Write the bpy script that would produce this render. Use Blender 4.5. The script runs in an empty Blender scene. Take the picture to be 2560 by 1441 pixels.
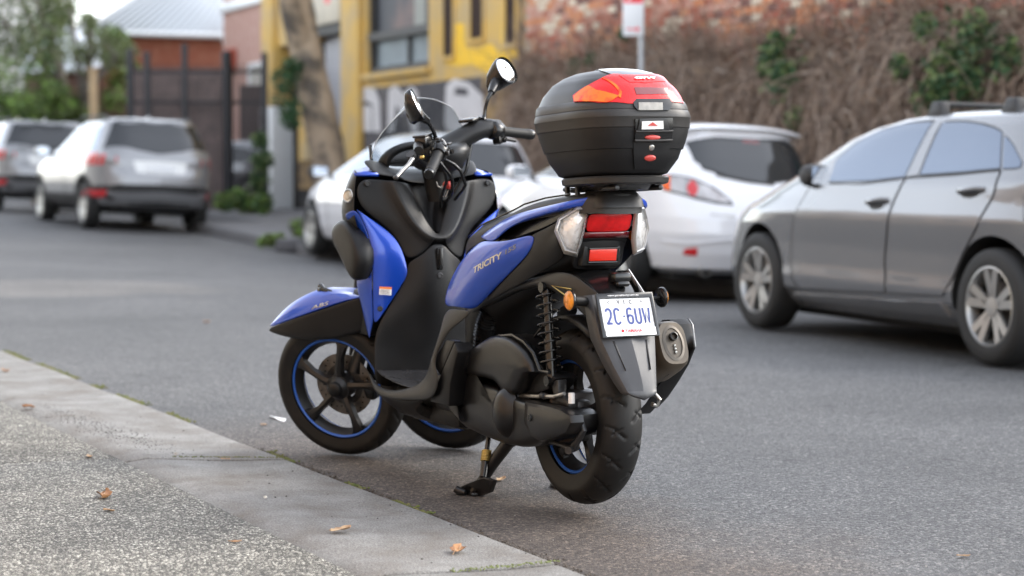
import bpy, bmesh, math, random
from mathutils import Vector, Matrix, noise
from mathutils.bvhtree import BVHTree
random.seed(7)
C = bpy.context.scene
COL = C.collection
PI = math.pi
R_ = math.radians

# ------------------------------------------------------------------ camera
cam = bpy.data.cameras.new('camera'); camo = bpy.data.objects.new('camera', cam); COL.objects.link(camo)
camo.location = (0, 0, 1.02)
camo.rotation_euler = (PI/2-math.atan(308.5/5050), 0, 0)
cam.sensor_width = 36; cam.lens = 5050/2560*36
cam.clip_end = 600
cam.dof.use_dof = True; cam.dof.focus_distance = 5.85; cam.dof.aperture_fstop = 2.6
C.camera = camo

# ------------------------------------------------------------------ light
SUN_EL, SUN_AZ = R_(34), R_(72)          # azimuth from straight ahead, towards the right
w = bpy.data.worlds.new('World'); C.world = w; w.use_nodes = True
nt = w.node_tree; nt.nodes.clear()
sky = nt.nodes.new('ShaderNodeTexSky'); sky.sky_type = 'NISHITA'; sky.sun_disc = False
sky.sun_elevation = SUN_EL; sky.sun_rotation = SUN_AZ; sky.air_density = 1.0; sky.dust_density = .8; sky.ozone_density = 1.0
bg = nt.nodes.new('ShaderNodeBackground'); bg.inputs[1].default_value = .15
wo = nt.nodes.new('ShaderNodeOutputWorld')
hz = nt.nodes.new('ShaderNodeHueSaturation'); hz.inputs['Saturation'].default_value = .30      # thin high cloud pales the blue
nt.links.new(sky.outputs[0], hz.inputs['Color']); nt.links.new(hz.outputs[0], bg.inputs[0]); nt.links.new(bg.outputs[0], wo.inputs[0])
sl = bpy.data.lights.new('sun', 'SUN'); sl.energy = .5; sl.angle = R_(24); sl.color = (1, .91, .79)
so = bpy.data.objects.new('sun', sl); COL.objects.link(so)
sd = Vector((math.sin(SUN_AZ)*math.cos(SUN_EL), math.cos(SUN_AZ)*math.cos(SUN_EL), math.sin(SUN_EL)))
so.rotation_euler = sd.to_track_quat('Z', 'Y').to_euler(); so.location = sd*60
C.view_settings.view_transform = 'Standard'; C.view_settings.look = 'None'
C.view_settings.exposure = 2.3; C.view_settings.gamma = 1; C.view_settings.use_curve_mapping = False
C.cycles.max_bounces = 8; C.cycles.transparent_max_bounces = 12; C.cycles.caustics_reflective = False; C.cycles.caustics_refractive = False
C.cycles.use_denoising = True

# ------------------------------------------------------------------ materials
def N(t, kind, **kw):
    n = t.nodes.new(kind)
    for k, v in kw.items(): setattr(n, k, v)
    return n
def rgb(c): return (c[0], c[1], c[2], 1)
def mat(name, col, rough=.5, metal=0, coat=0, bump=None, var=None, trans=0, spec=.5, alpha=1, mottled=None, coatr=.05):
    """bump=(scale,strength,dist)  var=(scale,amount)  mottled=(scale,second colour,lo,hi)"""
    m = bpy.data.materials.new(name); m.use_nodes = True; t = m.node_tree; L = t.links
    b = t.nodes['Principled BSDF']
    b.inputs['Base Color'].default_value = rgb(col); b.inputs['Roughness'].default_value = rough
    b.inputs['Metallic'].default_value = metal; b.inputs['Coat Weight'].default_value = coat; b.inputs['Coat Roughness'].default_value = coatr
    b.inputs['Transmission Weight'].default_value = trans; b.inputs['Specular IOR Level'].default_value = spec; b.inputs['Alpha'].default_value = alpha
    tc = N(t, 'ShaderNodeTexCoord'); cur = None
    if mottled:
        nz = N(t, 'ShaderNodeTexNoise'); nz.inputs['Scale'].default_value = mottled[0]; nz.inputs['Detail'].default_value = 5
        L.new(tc.outputs['Object'], nz.inputs['Vector'])
        r = N(t, 'ShaderNodeValToRGB'); r.color_ramp.elements[0].position = mottled[2]; r.color_ramp.elements[1].position = mottled[3]
        r.color_ramp.elements[0].color = rgb(col); r.color_ramp.elements[1].color = rgb(mottled[1])
        L.new(nz.outputs[0], r.inputs[0]); cur = r.outputs[0]
    if var:
        nz = N(t, 'ShaderNodeTexNoise'); nz.inputs['Scale'].default_value = var[0]; nz.inputs['Detail'].default_value = 6
        L.new(tc.outputs['Object'], nz.inputs['Vector'])
        mr = N(t, 'ShaderNodeMapRange'); mr.inputs[1].default_value = .3; mr.inputs[2].default_value = .7
        mr.inputs[3].default_value = 1-var[1]; mr.inputs[4].default_value = 1+var[1]
        L.new(nz.outputs[0], mr.inputs[0])
        mx = N(t, 'ShaderNodeMix', data_type='RGBA', blend_type='MULTIPLY'); mx.inputs[0].default_value = 1
        if cur: L.new(cur, mx.inputs[6])
        else: mx.inputs[6].default_value = rgb(col)
        L.new(mr.outputs[0], mx.inputs[7]); cur = mx.outputs[2]
        mr2 = N(t, 'ShaderNodeMapRange'); mr2.inputs[1].default_value = .3; mr2.inputs[2].default_value = .7
        mr2.inputs[3].default_value = max(.02, rough*.85); mr2.inputs[4].default_value = min(1, rough*1.15)
        L.new(nz.outputs[0], mr2.inputs[0]); L.new(mr2.outputs[0], b.inputs['Roughness'])
    if cur: L.new(cur, b.inputs['Base Color'])
    if bump:
        nz = N(t, 'ShaderNodeTexNoise'); nz.inputs['Scale'].default_value = bump[0]; nz.inputs['Detail'].default_value = 3
        L.new(tc.outputs['Object'], nz.inputs['Vector'])
        bp = N(t, 'ShaderNodeBump'); bp.inputs['Strength'].default_value = bump[1]; bp.inputs['Distance'].default_value = bump[2]
        L.new(nz.outputs[0], bp.inputs['Height']); L.new(bp.outputs[0], b.inputs['Normal'])
    return m
M = {}
M['plastic'] = mat('matte_black_plastic', (.0065, .0065, .0072), .44, bump=(900, .25, .0006), var=(9, .25), spec=.30, mottled=(5, (.014, .013, .012), .52, .85))
M['plastic_grey'] = mat('grained_charcoal_plastic', (.0125, .0125, .0128), .42, bump=(900, .3, .0006), var=(7, .2), spec=.42)
M['satin'] = mat('satin_engine_black', (.0065, .0065, .0072), .32, bump=(500, .15, .0006), mottled=(6, (.018, .0155, .013), .5, .85), spec=.42)
M['gloss_black'] = mat('gloss_black_plastic', (.0065, .0065, .007), .24, bump=(400, .1, .0004))
M['rubber'] = mat('black_rubber', (.0062, .0060, .0060), .58, bump=(500, .3, .0006), mottled=(14, (.016, .0135, .0115), .5, .85), spec=.34)
M['blue'] = mat('metallic_blue_paint', (.006, .060, .47), .30, metal=.28, coat=.75, coatr=.10, bump=(1500, .06, .0003))
M['blue_trim'] = mat('blue_rim_tape', (.03, .12, .5), .4)
M['black_metal'] = mat('black_coated_metal', (.013, .013, .014), .36, metal=.2, bump=(260, .2, .0006))
M['dark_metal'] = mat('dark_cast_metal', (.05, .05, .052), .45, metal=.6, bump=(220, .4, .0008), var=(30, .3))
M['steel'] = mat('brushed_steel', (.42, .41, .39), .35, metal=.9, var=(40, .3))
M['disc'] = mat('brake_disc_steel', (.17, .155, .14), .42, metal=.85, var=(60, .25))
M['exhaust'] = mat('heat_stained_exhaust', (.085, .072, .058), .5, metal=.6, mottled=(9, (.15, .12, .085), .4, .7), bump=(60, .15, .001))
M['brass'] = mat('brass_spring', (.5, .36, .12), .35, metal=.9)
M['rust'] = mat('rusty_drum', (.10, .065, .045), .6, metal=.5, var=(50, .4))
M['mirror'] = mat('mirror_glass', (.92, .94, .96), .02, metal=1)
M['seat'] = mat('black_seat_vinyl', (.018, .018, .019), .5, bump=(300, .35, .0012))
M['red_lens'] = mat('red_lens', (.70, .010, .012), .24, coat=.2, spec=.35, bump=(180, .4, .002), var=(26, .25))
M['dark_red_lens'] = mat('smoked_red_lens', (.14, .006, .010), .15, coat=.6)
M['red_reflector'] = mat('red_reflector', (.75, .03, .014), .2, coat=.5, bump=(240, .6, .001))
M['orange_lens'] = mat('orange_lens', (.88, .17, .006), .26, coat=.2, spec=.35, bump=(60, .3, .002), mottled=(26, (.80, .045, .008), .46, .62))
M['amber'] = mat('amber_reflector', (.72, .25, .012), .28, coat=.4, bump=(160, .8, .002), var=(60, .35))
M['clear_lens'] = mat('clear_indicator_lens', (.90, .90, .90), .18, metal=.35, coat=.7, bump=(130, .6, .003), mottled=(70, (.55, .53, .5), .55, .7))
M['lens_rim'] = mat('clear_grey_lens_rim', (.5, .5, .5), .12, metal=.3, coat=.8)
M['case_lid'] = mat('dark_grey_case_plastic', (.026, .0245, .0235), .44, spec=.36, bump=(1000, .2, .0005), var=(8, .15))
M['case_panel'] = mat('dark_satin_case_panel', (.0145, .014, .0145), .34, spec=.36, bump=(900, .1, .0004))
M['case_base'] = mat('black_grained_case_plastic', (.0058, .0058, .0066), .5, spec=.34, bump=(700, .5, .0008))
M['white_plastic'] = mat('white_plastic', (.75, .75, .74), .4)
M['plate_white'] = mat('number_plate_white', (.66, .68, .70), .35)
M['plate_blue'] = mat('number_plate_blue', (.025, .045, .21), .4)
M['print_red'] = mat('red_print', (.7, .03, .05), .4)
M['button_red'] = mat('red_button', (.5, .06, .05), .4)
M['print_white'] = mat('white_print', (.85, .85, .85), .4)
M['print_grey'] = mat('grey_print', (.12, .12, .13), .4)
M['badge'] = mat('silver_badge', (.55, .53, .50), .3, metal=.7)
M['badge_dark'] = mat('dark_silver_badge', (.17, .19, .25), .35, metal=.5)
M['sticker_orange'] = mat('orange_print', (.85, .22, .03), .4)
def glass_mat(name, tint, refl=.10, alpha=.35):
    m = bpy.data.materials.new(name); m.use_nodes = True; t = m.node_tree; t.nodes.clear(); L = t.links
    o = N(t, 'ShaderNodeOutputMaterial'); tr = N(t, 'ShaderNodeBsdfTransparent'); tr.inputs[0].default_value = rgb(tint)
    g = N(t, 'ShaderNodeBsdfGlossy'); g.inputs['Roughness'].default_value = .04
    lw = N(t, 'ShaderNodeLayerWeight'); lw.inputs[0].default_value = .5
    pw = N(t, 'ShaderNodeMath', operation='POWER'); pw.inputs[1].default_value = 4; L.new(lw.outputs['Facing'], pw.inputs[0])
    fr = N(t, 'ShaderNodeMath', operation='MULTIPLY_ADD'); fr.inputs[1].default_value = .55; fr.inputs[2].default_value = .05; L.new(pw.outputs[0], fr.inputs[0])
    mx = N(t, 'ShaderNodeMixShader'); L.new(fr.outputs[0], mx.inputs[0]); L.new(tr.outputs[0], mx.inputs[1]); L.new(g.outputs[0], mx.inputs[2]); L.new(mx.outputs[0], o.inputs[0])
    return m
M['screen'] = glass_mat('clear_windscreen', (.80, .82, .83))

# ------------------------------------------------------------------ mesh helpers
def mk(name, vf, m, parent=None, smooth=40, bevel=0, bseg=2, sub=0, solid=0, soff=0, mtx=None, recalc=True, bang=30):
    verts, faces = vf
    me = bpy.data.meshes.new(name); bm = bmesh.new()
    vs = [bm.verts.new(v) for v in verts]
    for f in faces:
        try: bm.faces.new([vs[i] for i in f])
        except ValueError: pass
    bmesh.ops.remove_doubles(bm, verts=bm.verts, dist=1e-6)
    if recalc: bmesh.ops.recalc_face_normals(bm, faces=bm.faces)
    if bevel:
        ed = [e for e in bm.edges if len(e.link_faces) == 2 and e.calc_face_angle(0) > R_(bang)]
        if ed: bmesh.ops.bevel(bm, geom=ed, offset=bevel, segments=bseg, affect='EDGES', profile=.5, clamp_overlap=True)
    bm.to_mesh(me); bm.free()
    for p in me.polygons: p.use_smooth = True
    me.set_sharp_from_angle(angle=R_(smooth))
    if isinstance(m, (list, tuple)):
        for q in m: me.materials.append(q)
    else: me.materials.append(m)
    o = bpy.data.objects.new(name, me); COL.objects.link(o)
    if solid:
        s = o.modifiers.new('thickness', 'SOLIDIFY'); s.thickness = solid; s.offset = soff
    if sub:
        s = o.modifiers.new('smooth', 'SUBSURF'); s.levels = s.render_levels = sub; s.boundary_smooth = 'PRESERVE_CORNERS'
    if parent: o.parent = parent
    if mtx is not None: o.matrix_local = mtx
    return o
def join(*parts):
    V, F = [], []
    for v, f in parts:
        k = len(V); V += list(v); F += [tuple(i+k for i in q) for q in f]
    return V, F
def grid(rows, cu=False, cv=False):
    n = len(rows[0]); V = [p for r in rows for p in r]; F = []
    for i in range(len(rows)-(0 if cv else 1)):
        for j in range(n-(0 if cu else 1)):
            a, b = i*n+j, i*n+(j+1) % n; c_, d = ((i+1) % len(rows))*n+(j+1) % n, ((i+1) % len(rows))*n+j
            F.append((a, b, c_, d))
    return V, F
def prism(outline, vec):
    n = len(outline); V = list(outline)+[tuple(a+b for a, b in zip(p, vec)) for p in outline]
    F = [tuple(range(n)), tuple(range(2*n-1, n-1, -1))]+[(i, (i+1) % n, n+(i+1) % n, n+i) for i in range(n)]
    return V, F
def box(cx, cy, cz, sx, sy, sz):
    v = [(cx+a*sx/2, cy+b*sy/2, cz+d*sz/2) for a in (-1, 1) for b in (-1, 1) for d in (-1, 1)]
    return v, [(0, 1, 3, 2), (4, 6, 7, 5), (0, 4, 5, 1), (2, 3, 7, 6), (0, 2, 6, 4), (1, 5, 7, 3)]
def tube(pts, r, n=10, cap=True, flat=1.0, up=None, closed=False):
    pts = [Vector(p) for p in pts]; k = len(pts)
    rs = r if isinstance(r, (list, tuple)) else [r]*k
    rows = []; ref = Vector(up) if up else None
    for i, p in enumerate(pts):
        t = (pts[(i+1) % k]-pts[i-1]) if closed else (pts[min(i+1, k-1)]-pts[max(i-1, 0)])
        t.normalize()
        if ref is None:
            ref = Vector((0, 0, 1)) if abs(t.z) < .9 else Vector((1, 0, 0))
        u = ref-t*ref.dot(t)
        if u.length < 1e-6: u = t.orthogonal()
        u.normalize(); v = t.cross(u)
        if not up: ref = u
        rows.append([tuple(p+(u*math.cos(a)*flat+v*math.sin(a))*rs[i]) for a in [2*PI*j/n for j in range(n)]])
    V, F = grid(rows, cu=True, cv=closed)
    if cap and not closed:
        F.append(tuple(range(n-1, -1, -1))); F.append(tuple(range(len(V)-n, len(V))))
    return V, F
def lathe(prof, n=32, axis='y', c=(0, 0, 0), closed=False, cap=True):
    """prof: list of (radius, along)"""
    rows = []
    for r, a in prof:
        ring = []
        for j in range(n):
            t = 2*PI*j/n; x, z = r*math.cos(t), r*math.sin(t)
            p = {'y': (x, a, z), 'x': (a, x, z), 'z': (x, z, a)}[axis]
            ring.append((p[0]+c[0], p[1]+c[1], p[2]+c[2]))
        rows.append(ring)
    V, F = grid(rows, cu=True, cv=closed)
    if not closed and cap:
        if prof[0][0] > 1e-6: F.append(tuple(range(n)))
        if prof[-1][0] > 1e-6: F.append(tuple(range(len(V)-n, len(V))))
    return V, F
def mirr(vf):
    v, f = vf; return [(p[0], -p[1], p[2]) for p in v], [tuple(reversed(q)) for q in f]
def mp(pts): return [(p[0], -p[1], p[2]) for p in pts]
def both(vf): return join(vf, mirr(vf))
def half(rows):
    """rows run from the left edge to the middle: add the mirrored right half"""
    return [list(r)+[(p[0], -p[1], p[2]) for p in (r[-2::-1] if abs(r[-1][1]) < .004 else r[::-1])] for r in rows]
def mixp(a, b, t): return tuple(p+(q-p)*t for p, q in zip(a, b))
def resamp(pts, n):
    pts = [Vector(p) for p in pts]; d = [0]
    for a, b in zip(pts, pts[1:]): d.append(d[-1]+(b-a).length)
    out = []; k = 0
    for i in range(n):
        s = d[-1]*i/(n-1)
        while k < len(pts)-2 and s > d[k+1]: k += 1
        t = (s-d[k])/max(1e-9, d[k+1]-d[k]); out.append(tuple(pts[k].lerp(pts[k+1], min(1, t))))
    return out
def puff(outline, axis, rings):
    """closed outline, ring list of (scale, level on the axis); the last ring is capped"""
    n = len(outline); c_ = [sum(p[i] for p in outline)/n for i in range(3)]; rows = []
    for s, lv in rings:
        row = []
        for p in outline:
            q = [c_[i]+(p[i]-c_[i])*s for i in range(3)]; q[axis] = lv; row.append(tuple(q))
        rows.append(row)
    V, F = grid(rows, cu=True); k = len(V)
    q = list(c_); q[axis] = rings[-1][1]; V.append(tuple(q))
    b = k-n
    F += [(b+j, b+(j+1) % n, k) for j in range(n)]
    F.append(tuple(range(n-1, -1, -1)))
    return V, F
def rot(vf, m): return [tuple(m @ Vector(p)) for p in vf[0]], vf[1]
def frame_to(o, x, z=(0, 0, 1)):
    """matrix at o whose X axis points along x"""
    x = Vector(x).normalized(); z = Vector(z); y = z.cross(x).normalized(); z = x.cross(y)
    m = Matrix((x, y, z)).transposed().to_4x4(); m.translation = Vector(o); return m
def empty(name, loc=(0, 0, 0), parent=None, mtx=None):
    o = bpy.data.objects.new(name, None); COL.objects.link(o); o.empty_display_size = .1
    if parent: o.parent = parent
    if mtx is not None: o.matrix_local = mtx
    else: o.location = loc
    return o
def tag(o, label=None, cat=None, group=None, kind=None):
    if label: o['label'] = label
    if cat: o['category'] = cat
    if group: o['group'] = group
    if kind: o['kind'] = kind
    return o
def carframe(x, y, deg, z=0, roll=0):
    t = R_(deg)
    m = Matrix(((-math.sin(t), -math.cos(t), 0, x), (math.cos(t), -math.sin(t), 0, y), (0, 0, 1, z), (0, 0, 0, 1)))
    return m @ Matrix.Rotation(R_(roll), 4, 'X')
FONT = None
def text_mesh(txt, size=1, extr=0, sx=1, shear=0, bold=0):
    """lettering as (verts, faces) in the XY plane, centred, height ~ size"""
    cu = bpy.data.curves.new('lettering', 'FONT'); cu.body = txt; cu.size = size; cu.align_x = 'CENTER'; cu.align_y = 'CENTER'
    cu.shear = shear; cu.offset = bold; cu.extrude = extr; cu.resolution_u = 3
    o = bpy.data.objects.new('lettering', cu); COL.objects.link(o)
    dg = bpy.context.evaluated_depsgraph_get(); me = bpy.data.meshes.new_from_object(o.evaluated_get(dg))
    V = [(v.co.x*sx, v.co.y, v.co.z) for v in me.vertices]; F = [tuple(p.vertices) for p in me.polygons]
    bpy.data.objects.remove(o); bpy.data.curves.remove(cu); bpy.data.meshes.remove(me)
    return V, F
def fit_text(txt, wd, ht, **kw):
    V, F = text_mesh(txt, 1, **kw)
    x0, x1 = min(v[0] for v in V), max(v[0] for v in V); y0, y1 = min(v[1] for v in V), max(v[1] for v in V)
    return [((v[0]-(x0+x1)/2)/(x1-x0)*wd, (v[1]-(y0+y1)/2)/(y1-y0)*ht, v[2]) for v in V], F
def on_quad(vf, o, ux, uy, off=.001):
    """place flat XY geometry at o with axes ux, uy"""
    ux, uy = Vector(ux).normalized(), Vector(uy).normalized(); nn = ux.cross(uy).normalized(); o = Vector(o)
    return [tuple(o+ux*v[0]+uy*v[1]+nn*(off+v[2])) for v in vf[0]], vf[1]
def lerp_tab(tab, z):
    if z <= tab[0][0]: return tab[0][1:]
    if z >= tab[-1][0]: return tab[-1][1:]
    for a, b in zip(tab, tab[1:]):
        if z <= b[0]:
            t = (z-a[0])/(b[0]-a[0]); return tuple(p+(q-p)*t for p, q in zip(a[1:], b[1:]))
# horizontal slices: height, rear x, front x, half width, roundness
CASE = [(.982,-.305,.002,.100,3.1),(.990,-.325,.020,.122,3.1),(1.03,-.350,.040,.148,3.3),(1.085,-.366,.052,.163,3.5),(1.125,-.373,.065,.172,3.5),
        (1.165,-.371,.074,.171,3.5),(1.19,-.362,.079,.162,3.4),(1.22,-.347,.072,.148,3.2),(1.25,-.316,.044,.128,3),(1.268,-.283,.008,.106,2.8),(1.280,-.240,-.04,.080,2.6),(1.286,-.19,-.09,.034,2.3)]
HATCH = [(.17,-.62,3.30,.74,5),(.22,-.72,3.40,.80,5),(.30,-.78,3.47,.862,5),(.38,-.80,3.49,.876,5),(.44,-.82,3.50,.868,5),(.58,-.83,3.47,.872,5),(.70,-.815,3.40,.884,5),(.77,-.79,3.28,.890,5),(.81,-.775,3.18,.880,5),
         (.88,-.75,2.98,.862,5),(.95,-.72,2.74,.846,5.5),(.98,-.70,2.62,.835,6),(1.05,-.62,2.45,.802,6),(1.14,-.52,2.23,.760,6),(1.23,-.40,2.02,.715,6),(1.30,-.34,1.79,.675,5.5),(1.35,-.30,1.52,.635,5),(1.38,-.25,1.24,.58,4.5),(1.402,-.12,.92,.47,4),(1.412,.05,.60,.26,3)]
MAZDA = [(.19,-.62,3.30,.72,4.5),(.24,-.74,3.40,.80,4.5),(.36,-.80,3.48,.85,4.2),(.52,-.84,3.50,.872,4.2),(.66,-.82,3.44,.878,4.2),(.78,-.76,3.30,.872,4.4),(.88,-.70,2.90,.86,4.6),
         (.96,-.64,2.44,.84,5),(1.04,-.60,2.14,.81,5),(1.14,-.55,1.80,.765,5),(1.24,-.49,1.46,.715,5),(1.34,-.43,1.14,.66,5),(1.39,-.42,.92,.62,4.5),(1.43,-.38,.70,.54,4),(1.455,-.20,.45,.40,3.5),(1.465,.0,.3,.2,3)]
SUV = [(.30,-.70,3.40,.76,5),(.38,-.86,3.55,.86,5),(.52,-.93,3.62,.91,5),(.66,-.95,3.64,.925,5),(.80,-.93,3.60,.93,5),(.92,-.88,3.45,.925,5.5),(1.02,-.86,3.0,.91,6),
       (1.08,-.84,2.55,.895,6),(1.18,-.79,2.22,.85,6),(1.30,-.70,1.92,.80,6),(1.42,-.60,1.62,.755,6),(1.52,-.54,1.36,.715,6),(1.58,-.52,1.15,.68,5.5),(1.62,-.48,.95,.60,5),(1.64,-.35,.7,.45,4),(1.65,-.1,.4,.25,3)]
def sl_y(tab, x, z):
    xr, xf, w, n = lerp_tab(tab, z); u = abs((x-(xr+xf)/2)/((xf-xr)/2))
    return w*max(0., 1-u**n)**(1/n)
def sl_x(tab, y, z, rear=True):
    xr, xf, w, n = lerp_tab(tab, z); v = min(1., abs(y/w)); k = max(0., 1-v**n)**(1/n)
    return (xr+xf)/2-(xf-xr)/2*k if rear else (xr+xf)/2+(xf-xr)/2*k
def sl_in(tab, x, y, z):
    if z < tab[0][0] or z > tab[-1][0]: return False
    xr, xf, w, n = lerp_tab(tab, z)
    return abs((x-(xr+xf)/2)/((xf-xr)/2))**n+abs(y/w)**n < 1


# ------------------------------------------------------------------ the ground
RO, RT = (2.62, 10.69), R_(22.8)
RF, RL = (-math.sin(RT), math.cos(RT)), (-math.cos(RT), -math.sin(RT))
def rd(X, Y, Z=0): return (RO[0]+X*RF[0]+Y*RL[0], RO[1]+X*RF[1]+Y*RL[1], Z)
RM = Matrix(((RF[0], RL[0], 0, RO[0]), (RF[1], RL[1], 0, RO[1]), (0, 0, 1, 0), (0, 0, 0, 1)))   # street frame: X along the far kerb, Y towards the near side
def road_z(X, Y):
    return min(.26, .021*max(0, X-13))-(.022+.018*max(0, min(1, (X-4)/6)))*max(0, min(3.0-Y, 5.3))
KO, KT = (.12, 5.07), R_(26.2)
KM = Matrix(((-math.sin(KT), -math.cos(KT), 0, KO[0]), (math.cos(KT), -math.sin(KT), 0, KO[1]), (0, 0, 1, 0), (0, 0, 0, 1)))  # near kerb frame: X away along the kerb, Y onto the footpath
def kp(X, Y, Z=0): return tuple(KM @ Vector((X, Y, Z)))

def asphalt():
    m = bpy.data.materials.new('asphalt'); m.use_nodes = True; t = m.node_tree; L = t.links; b = t.nodes['Principled BSDF']
    b.inputs['Specular IOR Level'].default_value = .35
    tc = N(t, 'ShaderNodeTexCoord')
    v = N(t, 'ShaderNodeTexVoronoi'); v.inputs['Scale'].default_value = 150; L.new(tc.outputs['Object'], v.inputs['Vector'])
    hs = N(t, 'ShaderNodeSeparateColor'); L.new(v.outputs['Color'], hs.inputs[0])
    r = N(t, 'ShaderNodeValToRGB'); e = r.color_ramp.elements
    e[0].position = 0; e[0].color = rgb((.040, .040, .042)); e[1].position = 1; e[1].color = rgb((.26, .255, .245))
    k = e.new(.62); k.color = rgb((.098, .099, .102)); k = e.new(.9); k.color = rgb((.15, .149, .147))
    L.new(hs.outputs[0], r.inputs[0])
    big = N(t, 'ShaderNodeTexNoise'); big.inputs['Scale'].default_value = .55; big.inputs['Detail'].default_value = 7; big.inputs['Roughness'].default_value = .62
    L.new(tc.outputs['Object'], big.inputs['Vector'])
    mr = N(t, 'ShaderNodeMapRange'); mr.inputs[1].default_value = .3; mr.inputs[2].default_value = .7; mr.inputs[3].default_value = .68; mr.inputs[4].default_value = 1.28
    L.new(big.outputs[0], mr.inputs[0])
    mu = N(t, 'ShaderNodeMix', data_type='RGBA', blend_type='MULTIPLY'); mu.inputs[0].default_value = 1
    L.new(r.outputs[0], mu.inputs[6]); L.new(mr.outputs[0], mu.inputs[7])
    # brown dirt washed into the gutter along the near kerb
    mpn = N(t, 'ShaderNodeMapping'); mpn.vector_type = 'TEXTURE'; mpn.inputs['Location'].default_value = (KO[0], KO[1], 0); mpn.inputs['Rotation'].default_value = (0, 0, KT+PI/2)
    L.new(tc.outputs['Object'], mpn.inputs['Vector'])
    sx = N(t, 'ShaderNodeSeparateXYZ'); L.new(mpn.outputs[0], sx.inputs[0])
    dn = N(t, 'ShaderNodeTexNoise'); dn.inputs['Scale'].default_value = 2.6; dn.inputs['Detail'].default_value = 8; dn.inputs['Roughness'].default_value = .65; L.new(tc.outputs['Object'], dn.inputs['Vector'])
    ad = N(t, 'ShaderNodeMath', operation='MULTIPLY_ADD'); ad.inputs[1].default_value = 1.15; L.new(dn.outputs[0], ad.inputs[0]); L.new(sx.outputs[1], ad.inputs[2])
    g = N(t, 'ShaderNodeMapRange'); g.inputs[1].default_value = -.32; g.inputs[2].default_value = .30; g.inputs[3].default_value = 0; g.inputs[4].default_value = .85
    L.new(ad.outputs[0], g.inputs[0])
    fall = N(t, 'ShaderNodeMapRange'); fall.inputs[1].default_value = 3.4; fall.inputs[2].default_value = 2.2; L.new(sx.outputs[0], fall.inputs[0])
    fm = N(t, 'ShaderNodeMath', operation='MULTIPLY'); L.new(g.outputs[0], fm.inputs[0]); L.new(fall.outputs[0], fm.inputs[1])
    br = N(t, 'ShaderNodeMix', data_type='RGBA', blend_type='MULTIPLY'); br.inputs[7].default_value = rgb((.86, .69, .57)); L.new(mu.outputs[2], br.inputs[6]); L.new(fm.outputs[0], br.inputs[0])
    # old dark drips of oil and small pale spots
    ol = N(t, 'ShaderNodeTexNoise'); ol.inputs['Scale'].default_value = 7; ol.inputs['Detail'].default_value = 3; L.new(tc.outputs['Object'], ol.inputs['Vector'])
    orr = N(t, 'ShaderNodeMapRange'); orr.inputs[1].default_value = .64; orr.inputs[2].default_value = .73; orr.inputs[3].default_value = 0; orr.inputs[4].default_value = .6; L.new(ol.outputs[0], orr.inputs[0])
    om = N(t, 'ShaderNodeMix', data_type='RGBA'); om.inputs[7].default_value = rgb((.03, .03, .032)); L.new(orr.outputs[0], om.inputs[0]); L.new(br.outputs[2], om.inputs[6])
    # broad pale repair towards the left, its edge broken up by noise
    pn = N(t, 'ShaderNodeTexNoise'); pn.inputs['Scale'].default_value = 1.8; pn.inputs['Detail'].default_value = 6; L.new(tc.outputs['Object'], pn.inputs['Vector'])
    pm = N(t, 'ShaderNodeMapping'); pm.vector_type = 'TEXTURE'; pm.inputs['Location'].default_value = (-4.1, 16.7, 0); pm.inputs['Scale'].default_value = (1.75, 1.25, 1); L.new(tc.outputs['Object'], pm.inputs['Vector'])
    ln = N(t, 'ShaderNodeVectorMath', operation='LENGTH'); L.new(pm.outputs[0], ln.inputs[0])
    pa = N(t, 'ShaderNodeMath', operation='MULTIPLY_ADD'); pa.inputs[1].default_value = .9; L.new(pn.outputs[0], pa.inputs[0]); L.new(ln.outputs['Value'], pa.inputs[2])
    pr_ = N(t, 'ShaderNodeMapRange'); pr_.inputs[1].default_value = 1.5; pr_.inputs[2].default_value = 1.25; pr_.inputs[3].default_value = 0; pr_.inputs[4].default_value = .75; L.new(pa.outputs[0], pr_.inputs[0])
    po = N(t, 'ShaderNodeMix', data_type='RGBA', blend_type='MULTIPLY'); po.inputs[7].default_value = rgb((1.5, 1.42, 1.32)); L.new(pr_.outputs[0], po.inputs[0]); L.new(om.outputs[2], po.inputs[6])
    L.new(po.outputs[2], b.inputs['Base Color'])
    rr = N(t, 'ShaderNodeMapRange'); rr.inputs[3].default_value = .62; rr.inputs[4].default_value = .9; L.new(big.outputs[0], rr.inputs[0]); L.new(rr.outputs[0], b.inputs['Roughness'])
    bp = N(t, 'ShaderNodeBump'); bp.inputs['Strength'].default_value = .75; bp.inputs['Distance'].default_value = .004
    L.new(v.outputs['Distance'], bp.inputs['Height']); bp.invert = True
    b2 = N(t, 'ShaderNodeBump'); b2.inputs['Strength'].default_value = .4; b2.inputs['Distance'].default_value = .01
    n2 = N(t, 'ShaderNodeTexNoise'); n2.inputs['Scale'].default_value = 40; n2.inputs['Detail'].default_value = 4; L.new(tc.outputs['Object'], n2.inputs['Vector'])
    L.new(n2.outputs[0], b2.inputs['Height']); L.new(bp.outputs[0], b2.inputs['Normal']); L.new(b2.outputs[0], b.inputs['Normal'])
    return m
M['asphalt'] = asphalt()
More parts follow.
